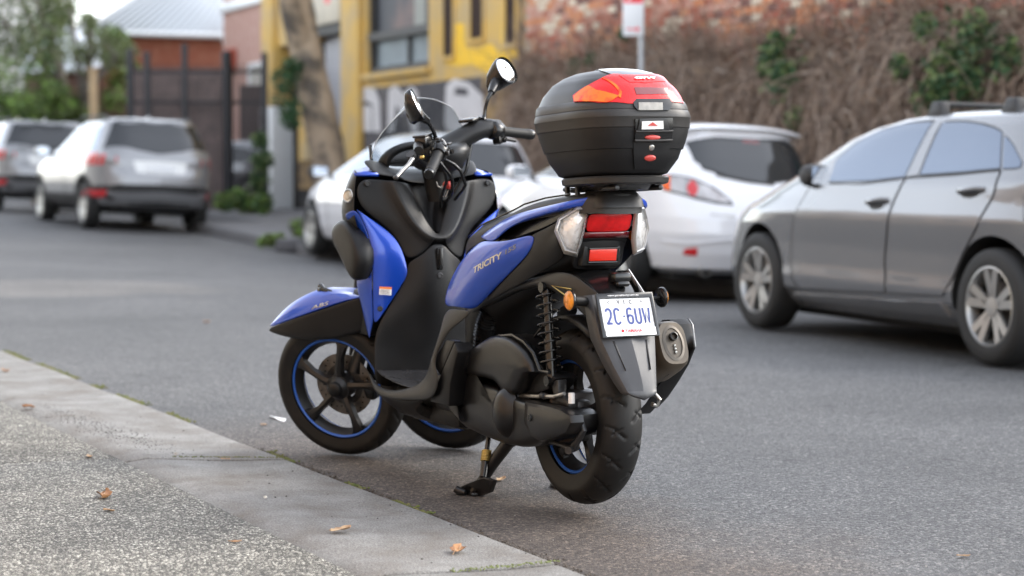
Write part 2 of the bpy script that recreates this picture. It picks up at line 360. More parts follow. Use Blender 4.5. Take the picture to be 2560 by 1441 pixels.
def pebble():
    m = bpy.data.materials.new('exposed_aggregate'); m.use_nodes = True; t = m.node_tree; L = t.links; b = t.nodes['Principled BSDF']
    tc = N(t, 'ShaderNodeTexCoord')
    nz = N(t, 'ShaderNodeTexNoise'); nz.inputs['Scale'].default_value = 60; nz.inputs['Detail'].default_value = 2; L.new(tc.outputs['Object'], nz.inputs['Vector'])
    mx = N(t, 'ShaderNodeMix', data_type='VECTOR'); mx.inputs[0].default_value = .012; L.new(tc.outputs['Object'], mx.inputs[4]); L.new(nz.outputs['Color'], mx.inputs[5])
    v = N(t, 'ShaderNodeTexVoronoi'); v.inputs['Scale'].default_value = 118; L.new(mx.outputs[1], v.inputs['Vector'])
    ed = N(t, 'ShaderNodeTexVoronoi', feature='DISTANCE_TO_EDGE'); ed.inputs['Scale'].default_value = 118; L.new(mx.outputs[1], ed.inputs['Vector'])
    hs = N(t, 'ShaderNodeSeparateColor'); L.new(v.outputs['Color'], hs.inputs[0])
    r = N(t, 'ShaderNodeValToRGB'); e = r.color_ramp.elements
    e[0].position = 0; e[0].color = rgb((.09, .085, .075)); e[1].position = 1; e[1].color = rgb((.74, .71, .62))
    for p, c in ((.25, (.20, .188, .165)), (.5, (.38, .36, .31)), (.75, (.55, .525, .455))): k = e.new(p); k.color = rgb(c)
    L.new(hs.outputs[0], r.inputs[0])
    er = N(t, 'ShaderNodeMapRange'); er.inputs[1].default_value = .04; er.inputs[2].default_value = .22; L.new(ed.outputs[0], er.inputs[0])
    ce = N(t, 'ShaderNodeMix', data_type='RGBA'); ce.inputs[6].default_value = rgb((.06, .056, .05)); L.new(er.outputs[0], ce.inputs[0]); L.new(r.outputs[0], ce.inputs[7])
    big = N(t, 'ShaderNodeTexNoise'); big.inputs['Scale'].default_value = 3.2; big.inputs['Detail'].default_value = 6; L.new(tc.outputs['Object'], big.inputs['Vector'])
    mr = N(t, 'ShaderNodeMapRange'); mr.inputs[1].default_value = .3; mr.inputs[2].default_value = .7; mr.inputs[3].default_value = .72; mr.inputs[4].default_value = 1.12; L.new(big.outputs[0], mr.inputs[0])
    mu = N(t, 'ShaderNodeMix', data_type='RGBA', blend_type='MULTIPLY'); mu.inputs[0].default_value = 1; L.new(ce.outputs[2], mu.inputs[6]); L.new(mr.outputs[0], mu.inputs[7])
    L.new(mu.outputs[2], b.inputs['Base Color']); b.inputs['Roughness'].default_value = .72; b.inputs['Specular IOR Level'].default_value = .35
    bp = N(t, 'ShaderNodeBump'); bp.inputs['Strength'].default_value = .9; bp.inputs['Distance'].default_value = .004; L.new(er.outputs[0], bp.inputs['Height']); L.new(bp.outputs[0], b.inputs['Normal'])
    return m
M['pebble'] = pebble()
def bluestone():
    m = mat('bluestone', (.15, .148, .158), .8, bump=(150, .8, .003), spec=.3)
    t = m.node_tree; L = t.links; b = t.nodes['Principled BSDF']; tc = [n for n in t.nodes if n.type == 'TEX_COORD'][0]
    a = N(t, 'ShaderNodeTexNoise'); a.inputs['Scale'].default_value = 4.5; a.inputs['Detail'].default_value = 9; a.inputs['Roughness'].default_value = .6; L.new(tc.outputs['Object'], a.inputs['Vector'])
    r = N(t, 'ShaderNodeValToRGB'); e = r.color_ramp.elements; e[0].position = .3; e[0].color = rgb((.140, .124, .108)); e[1].position = .72; e[1].color = rgb((.262, .260, .250))
    k = e.new(.5); k.color = rgb((.192, .186, .176)); L.new(a.outputs[0], r.inputs[0])
    f = N(t, 'ShaderNodeTexNoise'); f.inputs['Scale'].default_value = 210; f.inputs['Detail'].default_value = 2; L.new(tc.outputs['Object'], f.inputs['Vector'])
    mr = N(t, 'ShaderNodeMapRange'); mr.inputs[1].default_value = .3; mr.inputs[2].default_value = .7; mr.inputs[3].default_value = .60; mr.inputs[4].default_value = 1.42; L.new(f.outputs[0], mr.inputs[0])
    mu = N(t, 'ShaderNodeMix', data_type='RGBA', blend_type='MULTIPLY'); mu.inputs[0].default_value = 1; L.new(r.outputs[0], mu.inputs[6]); L.new(mr.outputs[0], mu.inputs[7]); L.new(mu.outputs[2], b.inputs['Base Color'])
    return m
M['bluestone'] = bluestone()
M['earth'] = mat('bare_earth', (.075, .062, .05), .9, bump=(30, .6, .02), var=(3, .3))
M['path'] = mat('far_footpath_asphalt', (.12, .12, .125), .8, bump=(80, .4, .004), var=(2, .2))
M['kerbstone'] = mat('far_kerb_bluestone', (.10, .10, .108), .7, bump=(60, .4, .004), var=(3, .2))
M['moss'] = mat('kerb_moss', (.10, .12, .028), .9, bump=(300, .8, .004), mottled=(20, (.16, .15, .06), .4, .6))
M['grit'] = mat('dark_grit', (.045, .04, .036), .85, var=(40, .4))

# one big sheet of plain ground, out to the horizon, under everything else
tag(mk('ground', ([(-400, -60, -.75), (400, -60, -.75), (400, 500, -.75), (-400, 500, -.75)], [(0, 1, 2, 3)]), M['earth']), 'bare ground beyond the street', kind='structure')
# the road: rows run along the street, columns from the near kerb to the far gutter
def kerb_y(X):
    """street-frame Y of the near kerb line at street distance X"""
    a, b = Vector(kp(-14, 0)), Vector(kp(70, 0)); m = RM.inverted(); a, b = m @ a, m @ b
    return a.y+(X-a.x)/(b.x-a.x)*(b.y-a.y)
rows = []
XS = [-16, -13, -10, -8, -6, -4, -2, 0, 2, 4, 6, 8, 10, 12, 14, 16, 18, 20, 22, 24, 26, 29, 32, 36, 42, 50, 60, 90]
for X in XS:
    y0 = kerb_y(X); ys = [y0-.004]+[y for y in (4.6, 3.8, 3.0, 2.2, 1.4, .6, -.2, -1, -1.6, -2.25)]
    rows.append([rd(X, min(y, y0-.004-.02*i), road_z(X, y)) for i, y in enumerate(ys)])
road = tag(mk('road', grid(rows), M['asphalt']), 'grey asphalt road surface', kind='structure')
# near kerb: bluestone slabs, each one a stone
kerb = tag(empty('kerb', mtx=KM), 'bluestone kerb along the near edge of the road', kind='structure')
js = [(-4.3, -4.3), (-2.15, -2.1), (0, 0), (2.01, 2.16), (4.215, 4.15), (6.3, 6.35), (8.5, 8.5), (10.6, 10.6), (12.8, 12.8), (15, 15), (17.2, 17.2), (19.4, 19.4), (21.6, 21.6), (23.8, 23.8), (26, 26), (28, 28)]
for (a0, a1), (b0, b1) in zip(js, js[1:]):
    g = .012; rows = []
    for i in range(8):
        t = i/7; y = .006+t*.53
        zz = .012+.030*max(0, t-.35)-(.016*max(0, (t-.86)/.14)**2)
        rows.append([(a0+(a1-a0)*t+g+(b0+(b1-b0)*t-a0-(a1-a0)*t-2*g)*s, y+.004*math.sin(a0*3+s*9)*(1 if i == 0 else 0), zz+.0015*math.sin(7*s+a0)) for s in [k/8 for k in range(9)]])
    V, F = grid(rows); n = len(V)
    V2 = V+[(p[0], p[1], -.12) for p in V]
    rim = list(range(9))+[9*i+8 for i in range(1, 8)]+list(range(9*7+7, 9*7-1, -1))+[9*i for i in range(6, 0, -1)]
    F += [(rim[i], rim[(i+1) % len(rim)], n+rim[(i+1) % len(rim)], n+rim[i]) for i in range(len(rim))]
    mk('kerb_stone', (V2, F), M['bluestone'], kerb, smooth=50, bevel=.006, bang=60)
mk('joint_filler', box(12, .27, -.035, 34, .535, .06), M['earth'], kerb)
# footpath of exposed aggregate in poured bays
pav = tag(empty('footpath', mtx=KM), 'exposed aggregate footpath beside the kerb', kind='structure')
jp = [-4.4, -2.3, -.05, 2.20, 4.45, 6.7, 8.95, 11.2, 13.5, 15.8, 18.1, 20.4, 22.7, 25, 28]
for a, b in zip(jp, jp[1:]):
    mk('concrete_bay', prism([(a+.004, .543, .028), (b-.004, .543, .028), (b-.004+.25, 3.6, .045), (a+.004+.25, 3.6, .045)], (0, 0, -.12)), M['pebble'], pav, bevel=.006, bang=50)
mk('joint_filler', box(12, 2.05, -.045, 34, 3.1, .1), M['earth'], pav)
# far side: kerb, footpath and the built-out tree bed
def far_strip(name, X0, X1, Y0, Y1, dz, m, lab=None, st=1.5, thick=.25):
    n = max(2, int((X1-X0)/st)); rows = []
    for i in range(n+1):
        X = X0+(X1-X0)*i/n; z = road_z(X, -2.3)+dz
        rows.append([rd(X, Y0, z-thick), rd(X, Y0, z), rd(X, Y1, z+.004), rd(X, Y1, z-thick)])
    V, F = grid(rows, cu=True); k = len(V); F += [(0, 1, 2, 3), (k-1, k-2, k-3, k-4)]
    o = mk(name, (V, F), m, bevel=.01, bang=60)
    return tag(o, lab, kind='structure')
far_strip('far_kerb', -16, 14.6, -2.25, -2.42, .12, M['kerbstone'], 'dark stone kerb on the far side of the road')
far_strip('far_footpath', -16, 34, -2.424, -5.2, .118, M['path'], 'asphalt footpath on the far side of the road')
far_strip('tree_bed', 14.7, 21.0, -.75, -2.6, .20, M['path'], 'built-out kerb bed round the leaning tree')
far_strip('driveway', 34.2, 60, -2.3, -16, .16, M['path'], 'asphalt driveway behind the parked wagons')

# ------------------------------------------------------------------ the three-wheeled scooter
# own frame: X forward, Y to its left, Z up; the origin lies on the road below the rear axle
SCO = empty('scooter', mtx=carframe(.213, 5.88, 27.1))
tag(SCO, 'blue and black three-wheeled scooter on its centre stand with a top case', 'scooter')
_ax = Vector((-math.sin(R_(20)), 0, math.cos(R_(20))))
MB = Matrix.Translation((1.05, 0, 1.0)) @ Matrix.Rotation(R_(35), 4, _ax)          # handlebar, turned to the left lock
MW = Matrix.Translation((1.35, .1925, .25)) @ Matrix.Rotation(R_(38), 4, _ax) @ Matrix.Translation((.022, 0, .003))
MV = Matrix.Translation((1.35, -.1925, .25)) @ Matrix.Rotation(R_(36), 4, _ax)
def P_(name, vf, m, parent=None, **k): return mk(name, vf, M[m] if isinstance(m, str) else m, parent or SCO, **k)

# --- leg shield facing the rider
top = [(1.1,0.262,0.972),(1.1,0.202,0.975),(1.09,0.166,0.969),(1.062,0.139,0.967),(1.08,0.087,0.96), (1.14, .07, .955), (1.15, 0, .955)]
s1 = [(1.1,0.265,0.878),(1.09,0.207,0.9),(1.075,0.145,0.92),(1.05,0.131,0.92),(1.07,0.059,0.902), (1.13, .045, .91), (1.14, 0, .91)]
s2 = [(1.08,0.159,0.814),(1.06,0.133,0.822),(1.05,0.101,0.825),(1.022,0.086,0.821),(1.045,0.025,0.824), (1.115, .028, .855), (1.12, 0, .855)]
s3 = [(1.06,0.119,0.752),(1.04,0.084,0.763),(1.025,0.049,0.768),(1,0.04,0.777),(1.024,0.008,0.792), (1.075, .012, .805), (1.08, 0, .805)]
s4 = [(1.045,0.105,0.695),(1.022,0.055,0.715), (1.018, .022, .757), (.994, .018, .772), (1.020, .010, .788), (1.045, .006, .790), (1.05, 0, .790)]
P_('leg_shield', grid(half([top, s1, s2, s3, s4])), 'plastic', sub=2, solid=.006, soff=-1)
band = [[r[k] for r in (top, s1, s2, s3)]+[(s4[k][0], 0, s4[k][2])] for k in (2, 3, 4)]
band = [[(p[0]-.004, p[1], p[2]) for p in b] for b in band]
bo, br_, bi = band
bm1 = [mixp(a, b, .5) for a, b in zip(bo, br_)]; bm1 = [(p[0]+.002, p[1], p[2]) for p in bm1]
P_('leg_shield_rib', grid([b+mp(b[-2::-1]) for b in (bo, bm1, br_, bi)]), 'plastic_grey', sub=2, solid=.003, soff=0)  # lighter grey than the shield: paints in the light the raised band catches
l0 = [s4[0], s4[1], s4[2], (s4[2][0]+.001, 0, s4[2][2]-.002)]
l1 = [(1.046,0.096,0.648), (1.016, .062, .68), (1.004, .03, .685), (1.002, 0, .685)]
l2 = [(1.052,0.145,0.571), (1.022, .085, .60), (1.004, .045, .60), (1.0, 0, .60)]
l3 = [(1.06,0.2,0.494), (1.035, .13, .505), (1.02, .06, .50), (1.008, 0, .50)]
l4 = [(1.068,0.219,0.425), (1.055, .13, .42), (1.04, .06, .42), (1.03, 0, .42)]
l5 = [(1.06,0.217,0.337), (1.05, .13, .345), (1.04, .06, .35), (1.03, 0, .35)]
l6 = [(p[0]+.004, p[1], .275) for p in l5]
P_('inner_shield', grid(half([l0, l1, l2, l3, l4, l5, l6])), 'plastic', sub=2, solid=.005, soff=-1)
P_('bag_hook', join(box(1.000, 0, .705, .012, .022, .075)), 'gloss_black', bevel=.004)
P_('hook_tongue', box(.992, 0, .712, .010, .009, .058), 'plastic_grey', bevel=.003)
def screw(p, axis=(-1, 0, 0), r=.009):
    m = frame_to(p, axis, (0, 0, 1)) if abs(axis[2]) < .9 else frame_to(p, axis, (1, 0, 0))
    return P_('screw', join(lathe([(r*1.5, -.001), (r*1.4, .004), (r, .005), (r*.85, .003), (0, .003)], 14, 'x')), 'dark_metal', mtx=m)
screw((.999, 0, .648), r=.0075)
for sg in (1, -1):
    a = [(1.088,0.225,0.957)][0]; screw((a[0], sg*a[1], a[2]), r=.007)
# --- front cowl, both sides and the nose
rows = []
for z, pts in ((1.005, [(1.125, .245), (1.18, .24), (1.27, .18), (1.33, .09), (1.35, 0)]),
               (.965, [(1.105, .262), (1.165, .272), (1.30, .20), (1.39, .10), (1.42, 0)]),
               (.90, [(1.10, .268), (1.165, .287), (1.33, .22), (1.46, .10), (1.50, 0)]),
               (.82, [(1.09, .272), (1.17, .287), (1.35, .22), (1.52, .10), (1.57, 0)]),
               (.70, [(1.10, .20), (1.18, .20), (1.36, .14), (1.50, .08), (1.54, 0)]),
               (.56, [(1.10, .13), (1.18, .13), (1.30, .10), (1.40, .06), (1.43, 0)])):
    rows.append([(x, y, z) for x, y in pts])
P_('front_cowl', grid(half(rows)), 'plastic', sub=2, solid=.004, soff=-1)
for sg in (1, -1):
    f = (lambda v: v) if sg > 0 else mirr
    emb = [(0, 0)]
    m = frame_to((1.135, .272*sg, .915), (-.35, .9*sg, .12))
    P_('badge', lathe([(.0, .006), (.011, .006), (.013, .004), (.017, .004), (.021, .007), (.024, .004), (.025, -.002)], 24, 'x'), 'steel', mtx=m)
# blue shoulders on top of the cowl
sh = [[(1.17,0.241,0.996),(1.17,0.207,1.005),(1.17,0.178,1.013)], [(1.12,0.257,0.985),(1.11,0.218,0.984),(1.09,0.182,0.984)]]
for sg in (1, -1):
    vf = grid([list(r) for r in sh]); P_('shoulder_panel', vf if sg > 0 else mirr(vf), 'blue', solid=.008)
# --- dashboard surround (dark shelf below the windscreen) and the instrument hood
d0 = [(1.17,0.212,1.033),(1.17,0.18,1.039),(1.17,0.128,1.023), (1.24, .10, 1.01), (1.25, 0, 1.0)]
d1 = [(1.13,0.201,1.009),(1.13,0.16,1.004),(1.13,0.109,0.993), (1.16, .10, .995), (1.17, 0, .985)]
d2 = [(1.1,0.195,0.988),(1.1,0.144,0.98),(1.1,0.085,0.973), (1.10, .09, .965), (1.12, 0, .95)]
P_('dash_shelf', grid(half([d0, d1, d2])), 'plastic_grey', sub=2, solid=.010)
hood = []
for t in [i/16 for i in range(17)]:
    a = PI*t; y = .135*math.cos(a); hood.append((1.20-.015*math.sin(a), y, 1.015+.078*math.sin(a)**.8))
P_('instrument_hood', grid([[(p[0], p[1]*1.05, p[2]-.004) for p in hood], [(p[0]-.03, p[1], p[2]+.010) for p in hood], [(p[0]-.05, p[1]*.97, p[2]) for p in hood], [(p[0]-.05, p[1]*.86, p[2]-.014) for p in hood], [(p[0]-.005, p[1]*.82, p[2]-.02) for p in hood]]), 'plastic', sub=1, solid=.004)
P_('instrument_panel', grid([[(1.205, y*.115, 1.012), (1.225, y*.10, 1.045), (1.235, y*.05, 1.075)] for y in (-1, -.5, 0, .5, 1)]), 'gloss_black', sub=1, solid=.004)
# --- windscreen
ws = []
for i in range(9):
    v = i/8; z = .985+.262*v; hw = .175*(1-.08*v-.52*max(0, v-.45)**1.6*2.2); xb = 1.30-.14*v
    ws.append([(xb-.085*abs(s)**2.2, hw*s, z-.035*abs(s)**3*v) for s in [k/8 for k in range(-8, 9)]])
P_('windscreen', grid(ws), 'screen', sub=1, solid=.003)
edge = [r[0] for r in ws]+ws[-1][1:-1]+[r[-1] for r in ws[::-1]]
P_('windscreen_rim', tube(edge, .0014, 6), mat('screen_edge', (.45, .48, .5), .15, coat=.5), sub=0)
for sg in (1, -1):
    P_('screen_bracket', tube([(1.20, sg*.15, .99), (1.225, sg*.152, 1.04), (1.235, sg*.15, 1.085)], .006, 8), 'gloss_black')
# --- blue side panels with a ridge
inn = [(1.08,0.268,0.872),(1.078,0.218,0.841),(1.063,0.161,0.8),(1.052,0.131,0.769),(1.042,0.112,0.725),(1.04,0.095,0.664),(1.042,0.099,0.643),(1.052,0.148,0.573),(1.064,0.201,0.493)]
rid = [(1.088,0.267,0.874),(1.078,0.246,0.835),(1.07,0.231,0.792),(1.064,0.225,0.753),(1.062,0.223,0.713),(1.064,0.22,0.664),(1.066,0.218,0.619),(1.07,0.215,0.552),(1.076,0.209,0.489)]
mid = [mixp(a, b, .5) for a, b in zip(inn, rid)]
mid = [(p[0]-.008*math.sin(PI*i/8), p[1]+.004*math.sin(PI*i/8), p[2]) for i, p in enumerate(mid)]
out = [(1.15,0.286,0.85),(1.155,0.26,0.828),(1.16,0.239,0.781),(1.165,0.222,0.731),(1.16,0.227,0.677),(1.15,0.243,0.622),(1.14,0.231,0.561),(1.13,0.216,0.485),(1.12,0.204,0.418)]
om = [mixp(a, b, .5) for a, b in zip(rid, out)]; om = [(p[0], p[1]+.006, p[2]) for p in om]
v1 = grid([inn, mid, rid]); v2 = grid([rid, om, out])
for sg in (1, -1):
    f = (lambda v: v) if sg > 0 else mirr
    o = P_('side_panel', f(v1), 'blue', sub=2, solid=.006, soff=0)
    P_('panel_flank', f(v2), 'blue', o, sub=2, solid=.006, soff=0)
    pod = [(1.218,0.285,0.833),(1.159,0.285,0.838),(1.106,0.285,0.814),(1.059,0.285,0.776),(1.026,0.285,0.733),(1.027,0.285,0.685),(1.055,0.285,0.628),(1.086,0.285,0.635),(1.137,0.285,0.675),(1.19,0.285,0.718),(1.237,0.285,0.748),(1.269,0.285,0.783),(1.26,0.285,0.81)]
    P_('side_pod', f(puff(pod, 1, [(1, .20), (1, .275), (.93, .288), (.75, .294)])), 'plastic', sub=1, smooth=60)
    st = (1.05,0.182,0.6); pr = Vector(st); n_ = Vector((-.95, .30, .08))
    if sg > 0:
        fr_ = frame_to(pr+Vector((-.014, .001, 0)), n_)
        P_('warning_sticker', rot(([(0, -.0205, -.0135), (0, .0205, -.0135), (0, .0205, .0135), (0, -.0205, .0135)], [(0, 1, 2, 3)]), Matrix.Rotation(R_(-4), 3, 'X')), 'print_white', o, mtx=fr_)
        P_('sticker_band', rot(([(.001, -.0205, .006), (.001, .0205, .006), (.001, .0205, .0135), (.001, -.0205, .0135)], [(0, 1, 2, 3)]), Matrix.Rotation(R_(-4), 3, 'X')), 'sticker_orange', o, mtx=fr_)
        lines = [([(.001, -.017, z), (.001, .016-.004*(i % 2), z), (.001, .016-.004*(i % 2), z+.001), (.001, -.017, z+.001)], [(0, 1, 2, 3)]) for i, z in enumerate((-.010, -.007, -.004, -.001, .002))]
        P_('sticker_lines', rot(join(*lines), Matrix.Rotation(R_(-4), 3, 'X')), 'print_grey', o, mtx=fr_)
    q_ = Vector([(1.056,0.199,0.54)][0]); screw((q_.x-.012, sg*q_.y, q_.z), (-.95, .3*sg, .05), .0065)
# black mechanism behind the panel (tilting front suspension)
P_('suspension_cover', join(box(1.20, .16, .52, .14, .10, .16), box(1.20, -.16, .52, .14, .10, .16), box(1.22, 0, .50, .16, .26, .20)), 'plastic', bevel=.02)
for sg in (1, -1):
    P_('suspension_arm', join(tube([(1.20, sg*.05, .50), (1.27, sg*.20, .56), (1.33, sg*.235, .585)], [.022, .018, .016], 8), tube([(1.34, sg*.17, .30), (1.31, sg*.12, .48), (1.28, sg*.10, .60)], .026, 10), tube([(1.36, sg*.10, .27), (1.32, sg*.08, .46)], .022, 10)), 'black_metal', smooth=60)
    P_('tilt_lock', join(tube([(1.27, sg*.25, .570), (1.33, sg*.285, .590), (1.36, sg*.285, .600)], [.012, .010, .012], 8), lathe([(.0, -.014), (.014, -.010), (.016, .004), (.010, .014), (0, .015)], 12, 'x', (1.35, sg*.285, .588))), 'gloss_black', smooth=60)

# --- floor board and the charcoal trim running up under the blue tail cover
fl = [[(1.06, 0, .335), (1.055, .10, .335), (1.06, .17, .332), (1.075, .215, .34)],
      [(.98, 0, .305), (.98, .10, .303), (.975, .165, .300), (.99, .215, .318)],
      [(.80, 0, .30), (.80, .10, .295), (.79, .16, .288), (.80, .215, .300)],
      [(.60, 0, .30), (.60, .10, .30), (.60, .15, .295), (.60, .21, .31)]]
P_('floor_board', grid(half([r[::-1] for r in fl])), mat('worn_floor_plastic', (.024, .024, .026), .28, bump=(300, .2, .001), var=(14, .3)), sub=2, solid=.006)
def trimrow(a, b, ya, yb): return [a, mixp(a, b, .5), b]
tA = [(1.104,0.215,0.333),(1.05,0.215,0.291),(0.978,0.215,0.278),(0.868,0.215,0.284),(0.737,0.215,0.311),(0.668,0.215,0.337),(0.628,0.215,0.367),(0.608,0.215,0.402),(0.572,0.212,0.455),(0.548,0.205,0.517),(0.546,0.198,0.555),(0.522,0.19,0.577)]
tB = [(1.03,0.225,0.268),(0.986,0.225,0.255),(0.918,0.225,0.252),(0.797,0.225,0.26),(0.646,0.225,0.274),(0.545,0.225,0.293),(0.52,0.225,0.366),(0.567,0.225,0.399),(0.538,0.215,0.451),(0.482,0.208,0.513),(0.411,0.196,0.541),(0.365,0.185,0.579)]
tC = [mixp(a, b, .5) for a, b in zip(tA, tB)]; tC = [(p[0], p[1]+.007, p[2]) for p in tC]
bl = [(1.08,0.19,0.249),(1.036,0.19,0.233),(0.998,0.19,0.219),(0.876,0.19,0.205),(0.752,0.19,0.209),(0.74,0.19,0.257)]
bu = [(1.015,0.218,0.267),(0.971,0.218,0.261),(0.922,0.218,0.256),(0.825,0.218,0.259),(0.731,0.218,0.266),(0.65,0.218,0.277)]
sp = [(0.505,0.21,0.478),(0.448,0.21,0.478),(0.552,0.21,0.364),(0.612,0.21,0.4)]
sp2 = [(0.548,0.212,0.364),(0.443,0.212,0.477),(0.42,0.212,0.448),(0.452,0.212,0.39),(0.474,0.212,0.342),(0.485,0.212,0.273),(0.629,0.212,0.273)]
for sg in (1, -1):
    f = (lambda v: v) if sg > 0 else mirr
    P_('floor_trim', f(grid([tA, tC, tB])), 'plastic_grey', sub=2, solid=.006, soff=0)
    P_('belly_panel', f(grid([bu, [mixp(a, b, .5) for a, b in zip(bu, bl)], bl, [(p[0], p[1]-.08, p[2]-.03) for p in bl]])), 'plastic', sub=1, solid=.005, soff=0)
    P_('hinge_cover', f(prism(sp, (0, -.03, 0))), 'plastic_grey', bevel=.004)
    P_('engine_shroud', f(prism(sp2, (0, -.06, 0))), 'plastic', bevel=.006)
P_('belly_pan', join(box(.80, 0, .235, .50, .30, .10), box(.62, 0, .30, .16, .34, .12)), 'plastic', bevel=.025)
# dark core under the seat
cr = []
for x, hw, z0, z1 in ((.60, .10, .34, .70), (.56, .125, .33, .80), (.45, .135, .52, .86), (.25, .135, .58, .89), (.05, .115, .66, .91), (-.08, .095, .72, .915), (-.11, .08, .75, .90)):
    cr.append([(x, hw*.7, z0), (x, hw, z0+.06), (x, hw, (z0+z1)/2), (x, hw, z1-.03), (x, hw*.75, z1)])
P_('under_seat_body', (lambda g: (g[0], g[1]+[tuple(range(len(half(cr)[0])-1, -1, -1)), tuple(range(len(g[0])-len(half(cr)[0]), len(g[0])))]))(grid([r+[(p[0], -p[1], p[2]) for p in r[::-1]] for r in cr], cu=True)), 'plastic', sub=1, smooth=60)
# --- seat
st = []
for x, hw, z in ((.62, .075, .735), (.60, .10, .775), (.54, .125, .803), (.42, .15, .832), (.28, .158, .862), (.20, .152, .882), (.14, .145, .902), (.02, .138, .922), (-.10, .120, .934), (-.19, .085, .940), (-.22, .05, .936)):
    st.append([(x, hw, z-.055), (x, hw, z-.018), (x, hw*.86, z-.002), (x, hw*.5, z+.006), (x, 0, z+.008)])
fullst = half(st)
g = grid(fullst); n_ = len(fullst[0])
P_('seat', (g[0], g[1]+[tuple(range(n_-1, -1, -1)), tuple(range(len(g[0])-n_, len(g[0])))]), 'seat', sub=2, smooth=60)
for sg in (1, -1):
    P_('seat_piping', tube([(x, sg*hw*.90, z+.003) for x, hw, z in ((.56, .118, .790), (.42, .145, .832), (.28, .152, .862), (.20, .147, .882), (.14, .140, .901), (.02, .133, .921), (-.10, .117, .933))], .0028, 6), 'gloss_black')

# --- tail: blue side cover, blue upper strip, black filler panels
A = [(0.577,0.186,0.574),(0.557,0.187,0.625),(0.517,0.184,0.679),(0.449,0.18,0.737),(0.386,0.174,0.772),(0.335,0.168,0.795)]
B = [(0.388,0.166,0.576),(0.317,0.161,0.62),(0.219,0.156,0.675),(0.123,0.151,0.728),(0.054,0.146,0.769),(0.031,0.141,0.825)]
M1 = [(0.457,0.205,0.583),(0.424,0.206,0.63),(0.357,0.203,0.688),(0.286,0.196,0.737),(0.233,0.187,0.769),(0.198,0.176,0.79)]
M2 = [(0.414,0.188,0.58),(0.358,0.188,0.622),(0.275,0.184,0.68),(0.192,0.177,0.733),(0.131,0.168,0.768),(0.104,0.156,0.809)]
cover = grid([A, M1, M2, B])
up = [(0.384,0.15,0.8),(0.293,0.148,0.841),(0.161,0.146,0.876),(0.002,0.142,0.898),(-0.124,0.134,0.915), (-0.15,0.101,0.925), (-0.172,0.075,0.931)]
lo = [(0.331,0.169,0.795),(0.225,0.17,0.809),(0.132,0.166,0.847),(0.005,0.16,0.873),(-0.119,0.15,0.889), (-0.15,0.11,0.901), (-0.168,0.073,0.91)]
lip = [(0.331,0.169,0.795),(0.243,0.172,0.785),(0.211,0.16,0.824),(0.116,0.15,0.852),(-0.016,0.142,0.876), (-0.152,0.097,0.904), (-0.165,0.071,0.91)]
ml = [mixp(a, b, .45) for a, b in zip(up, lo)]; ml = [(p[0], p[1]+.006, p[2]+.002) for p in ml]
strip = join(grid([up, ml, lo]), grid([lo, lip]))
fill = [[(0.096,0.141,0.811),(0.008,0.139,0.833),(-0.076,0.136,0.856),(-0.134,0.13,0.878), (-0.13,0.099,0.895)],
        [(0.211,0.15,0.724),(0.086,0.146,0.768),(0.004,0.141,0.797),(-0.044,0.138,0.824),(-0.082,0.143,0.829)],
        [(0.369,0.16,0.592),(0.205,0.153,0.672),(0.073,0.143,0.721),(-0.019,0.134,0.759),(-0.09,0.134,0.787)],
        [(0.299,0.15,0.614),(0.192,0.145,0.65),(0.076,0.132,0.691),(-0.021,0.116,0.729),(-0.083,0.104,0.757)]]
rec = [[(0.339,0.13,0.778),(0.25,0.13,0.83),(0.121,0.128,0.866),(-0.018,0.124,0.886),(-0.173,0.118,0.91)], [(0.28,0.135,0.774),(0.164,0.135,0.802),(0.072,0.134,0.818),(-0.025,0.128,0.84),(-0.142,0.115,0.888)]]
for sg in (1, -1):
    f = (lambda v: v) if sg > 0 else mirr
    o = P_('tail_cover', f(cover), 'blue', sub=2, solid=.006, soff=0)
    P_('tail_strip', f(strip), 'blue', sub=2, solid=.004, soff=0)
    P_('tail_filler', f(grid(fill)), 'plastic', sub=2, solid=.004, soff=0)
    P_('grab_recess', f(grid(rec)), 'gloss_black', sub=1, solid=.003, soff=0)
    if sg > 0:
        bpy.context.view_layer.update(); dg_ = bpy.context.evaluated_depsgraph_get(); me_ = bpy.data.meshes.new_from_object(o.evaluated_get(dg_))
        cbv = BVHTree.FromPolygons([v.co for v in me_.vertices], [tuple(p.vertices) for p in me_.polygons]); bpy.data.meshes.remove(me_)
    def badge(txt, pa, pb, ht, m, sh=.25):
        a, b = Vector(pa), Vector(pb); wd = (b-a).length
        up_ = Vector((0, .12, 1)); vf = on_quad(fit_text(txt, wd, ht, shear=sh, bold=.03), (a+b)/2, b-a, up_-(b-a).normalized()*up_.dot((b-a).normalized()), .0)
        out_ = []
        for p in vf[0]:
            q, nr, _, _ = cbv.find_nearest(Vector(p)); nr = nr if nr.y > 0 else -nr; out_.append(tuple(q+nr*.0012))
        return out_, vf[1]
    if sg > 0:
        pa, pb = [(0.335,0.207,0.702),(0.178,0.187,0.755)]; pc, pd = [(0.168,0.185,0.761),(0.114,0.172,0.783)]
        P_('model_badge', badge('TRICITY', pa, pb, .020, 'badge'), 'badge', o)
        P_('model_number', badge('155', pc, pd, .014, 'badge_dark'), 'badge_dark', o)

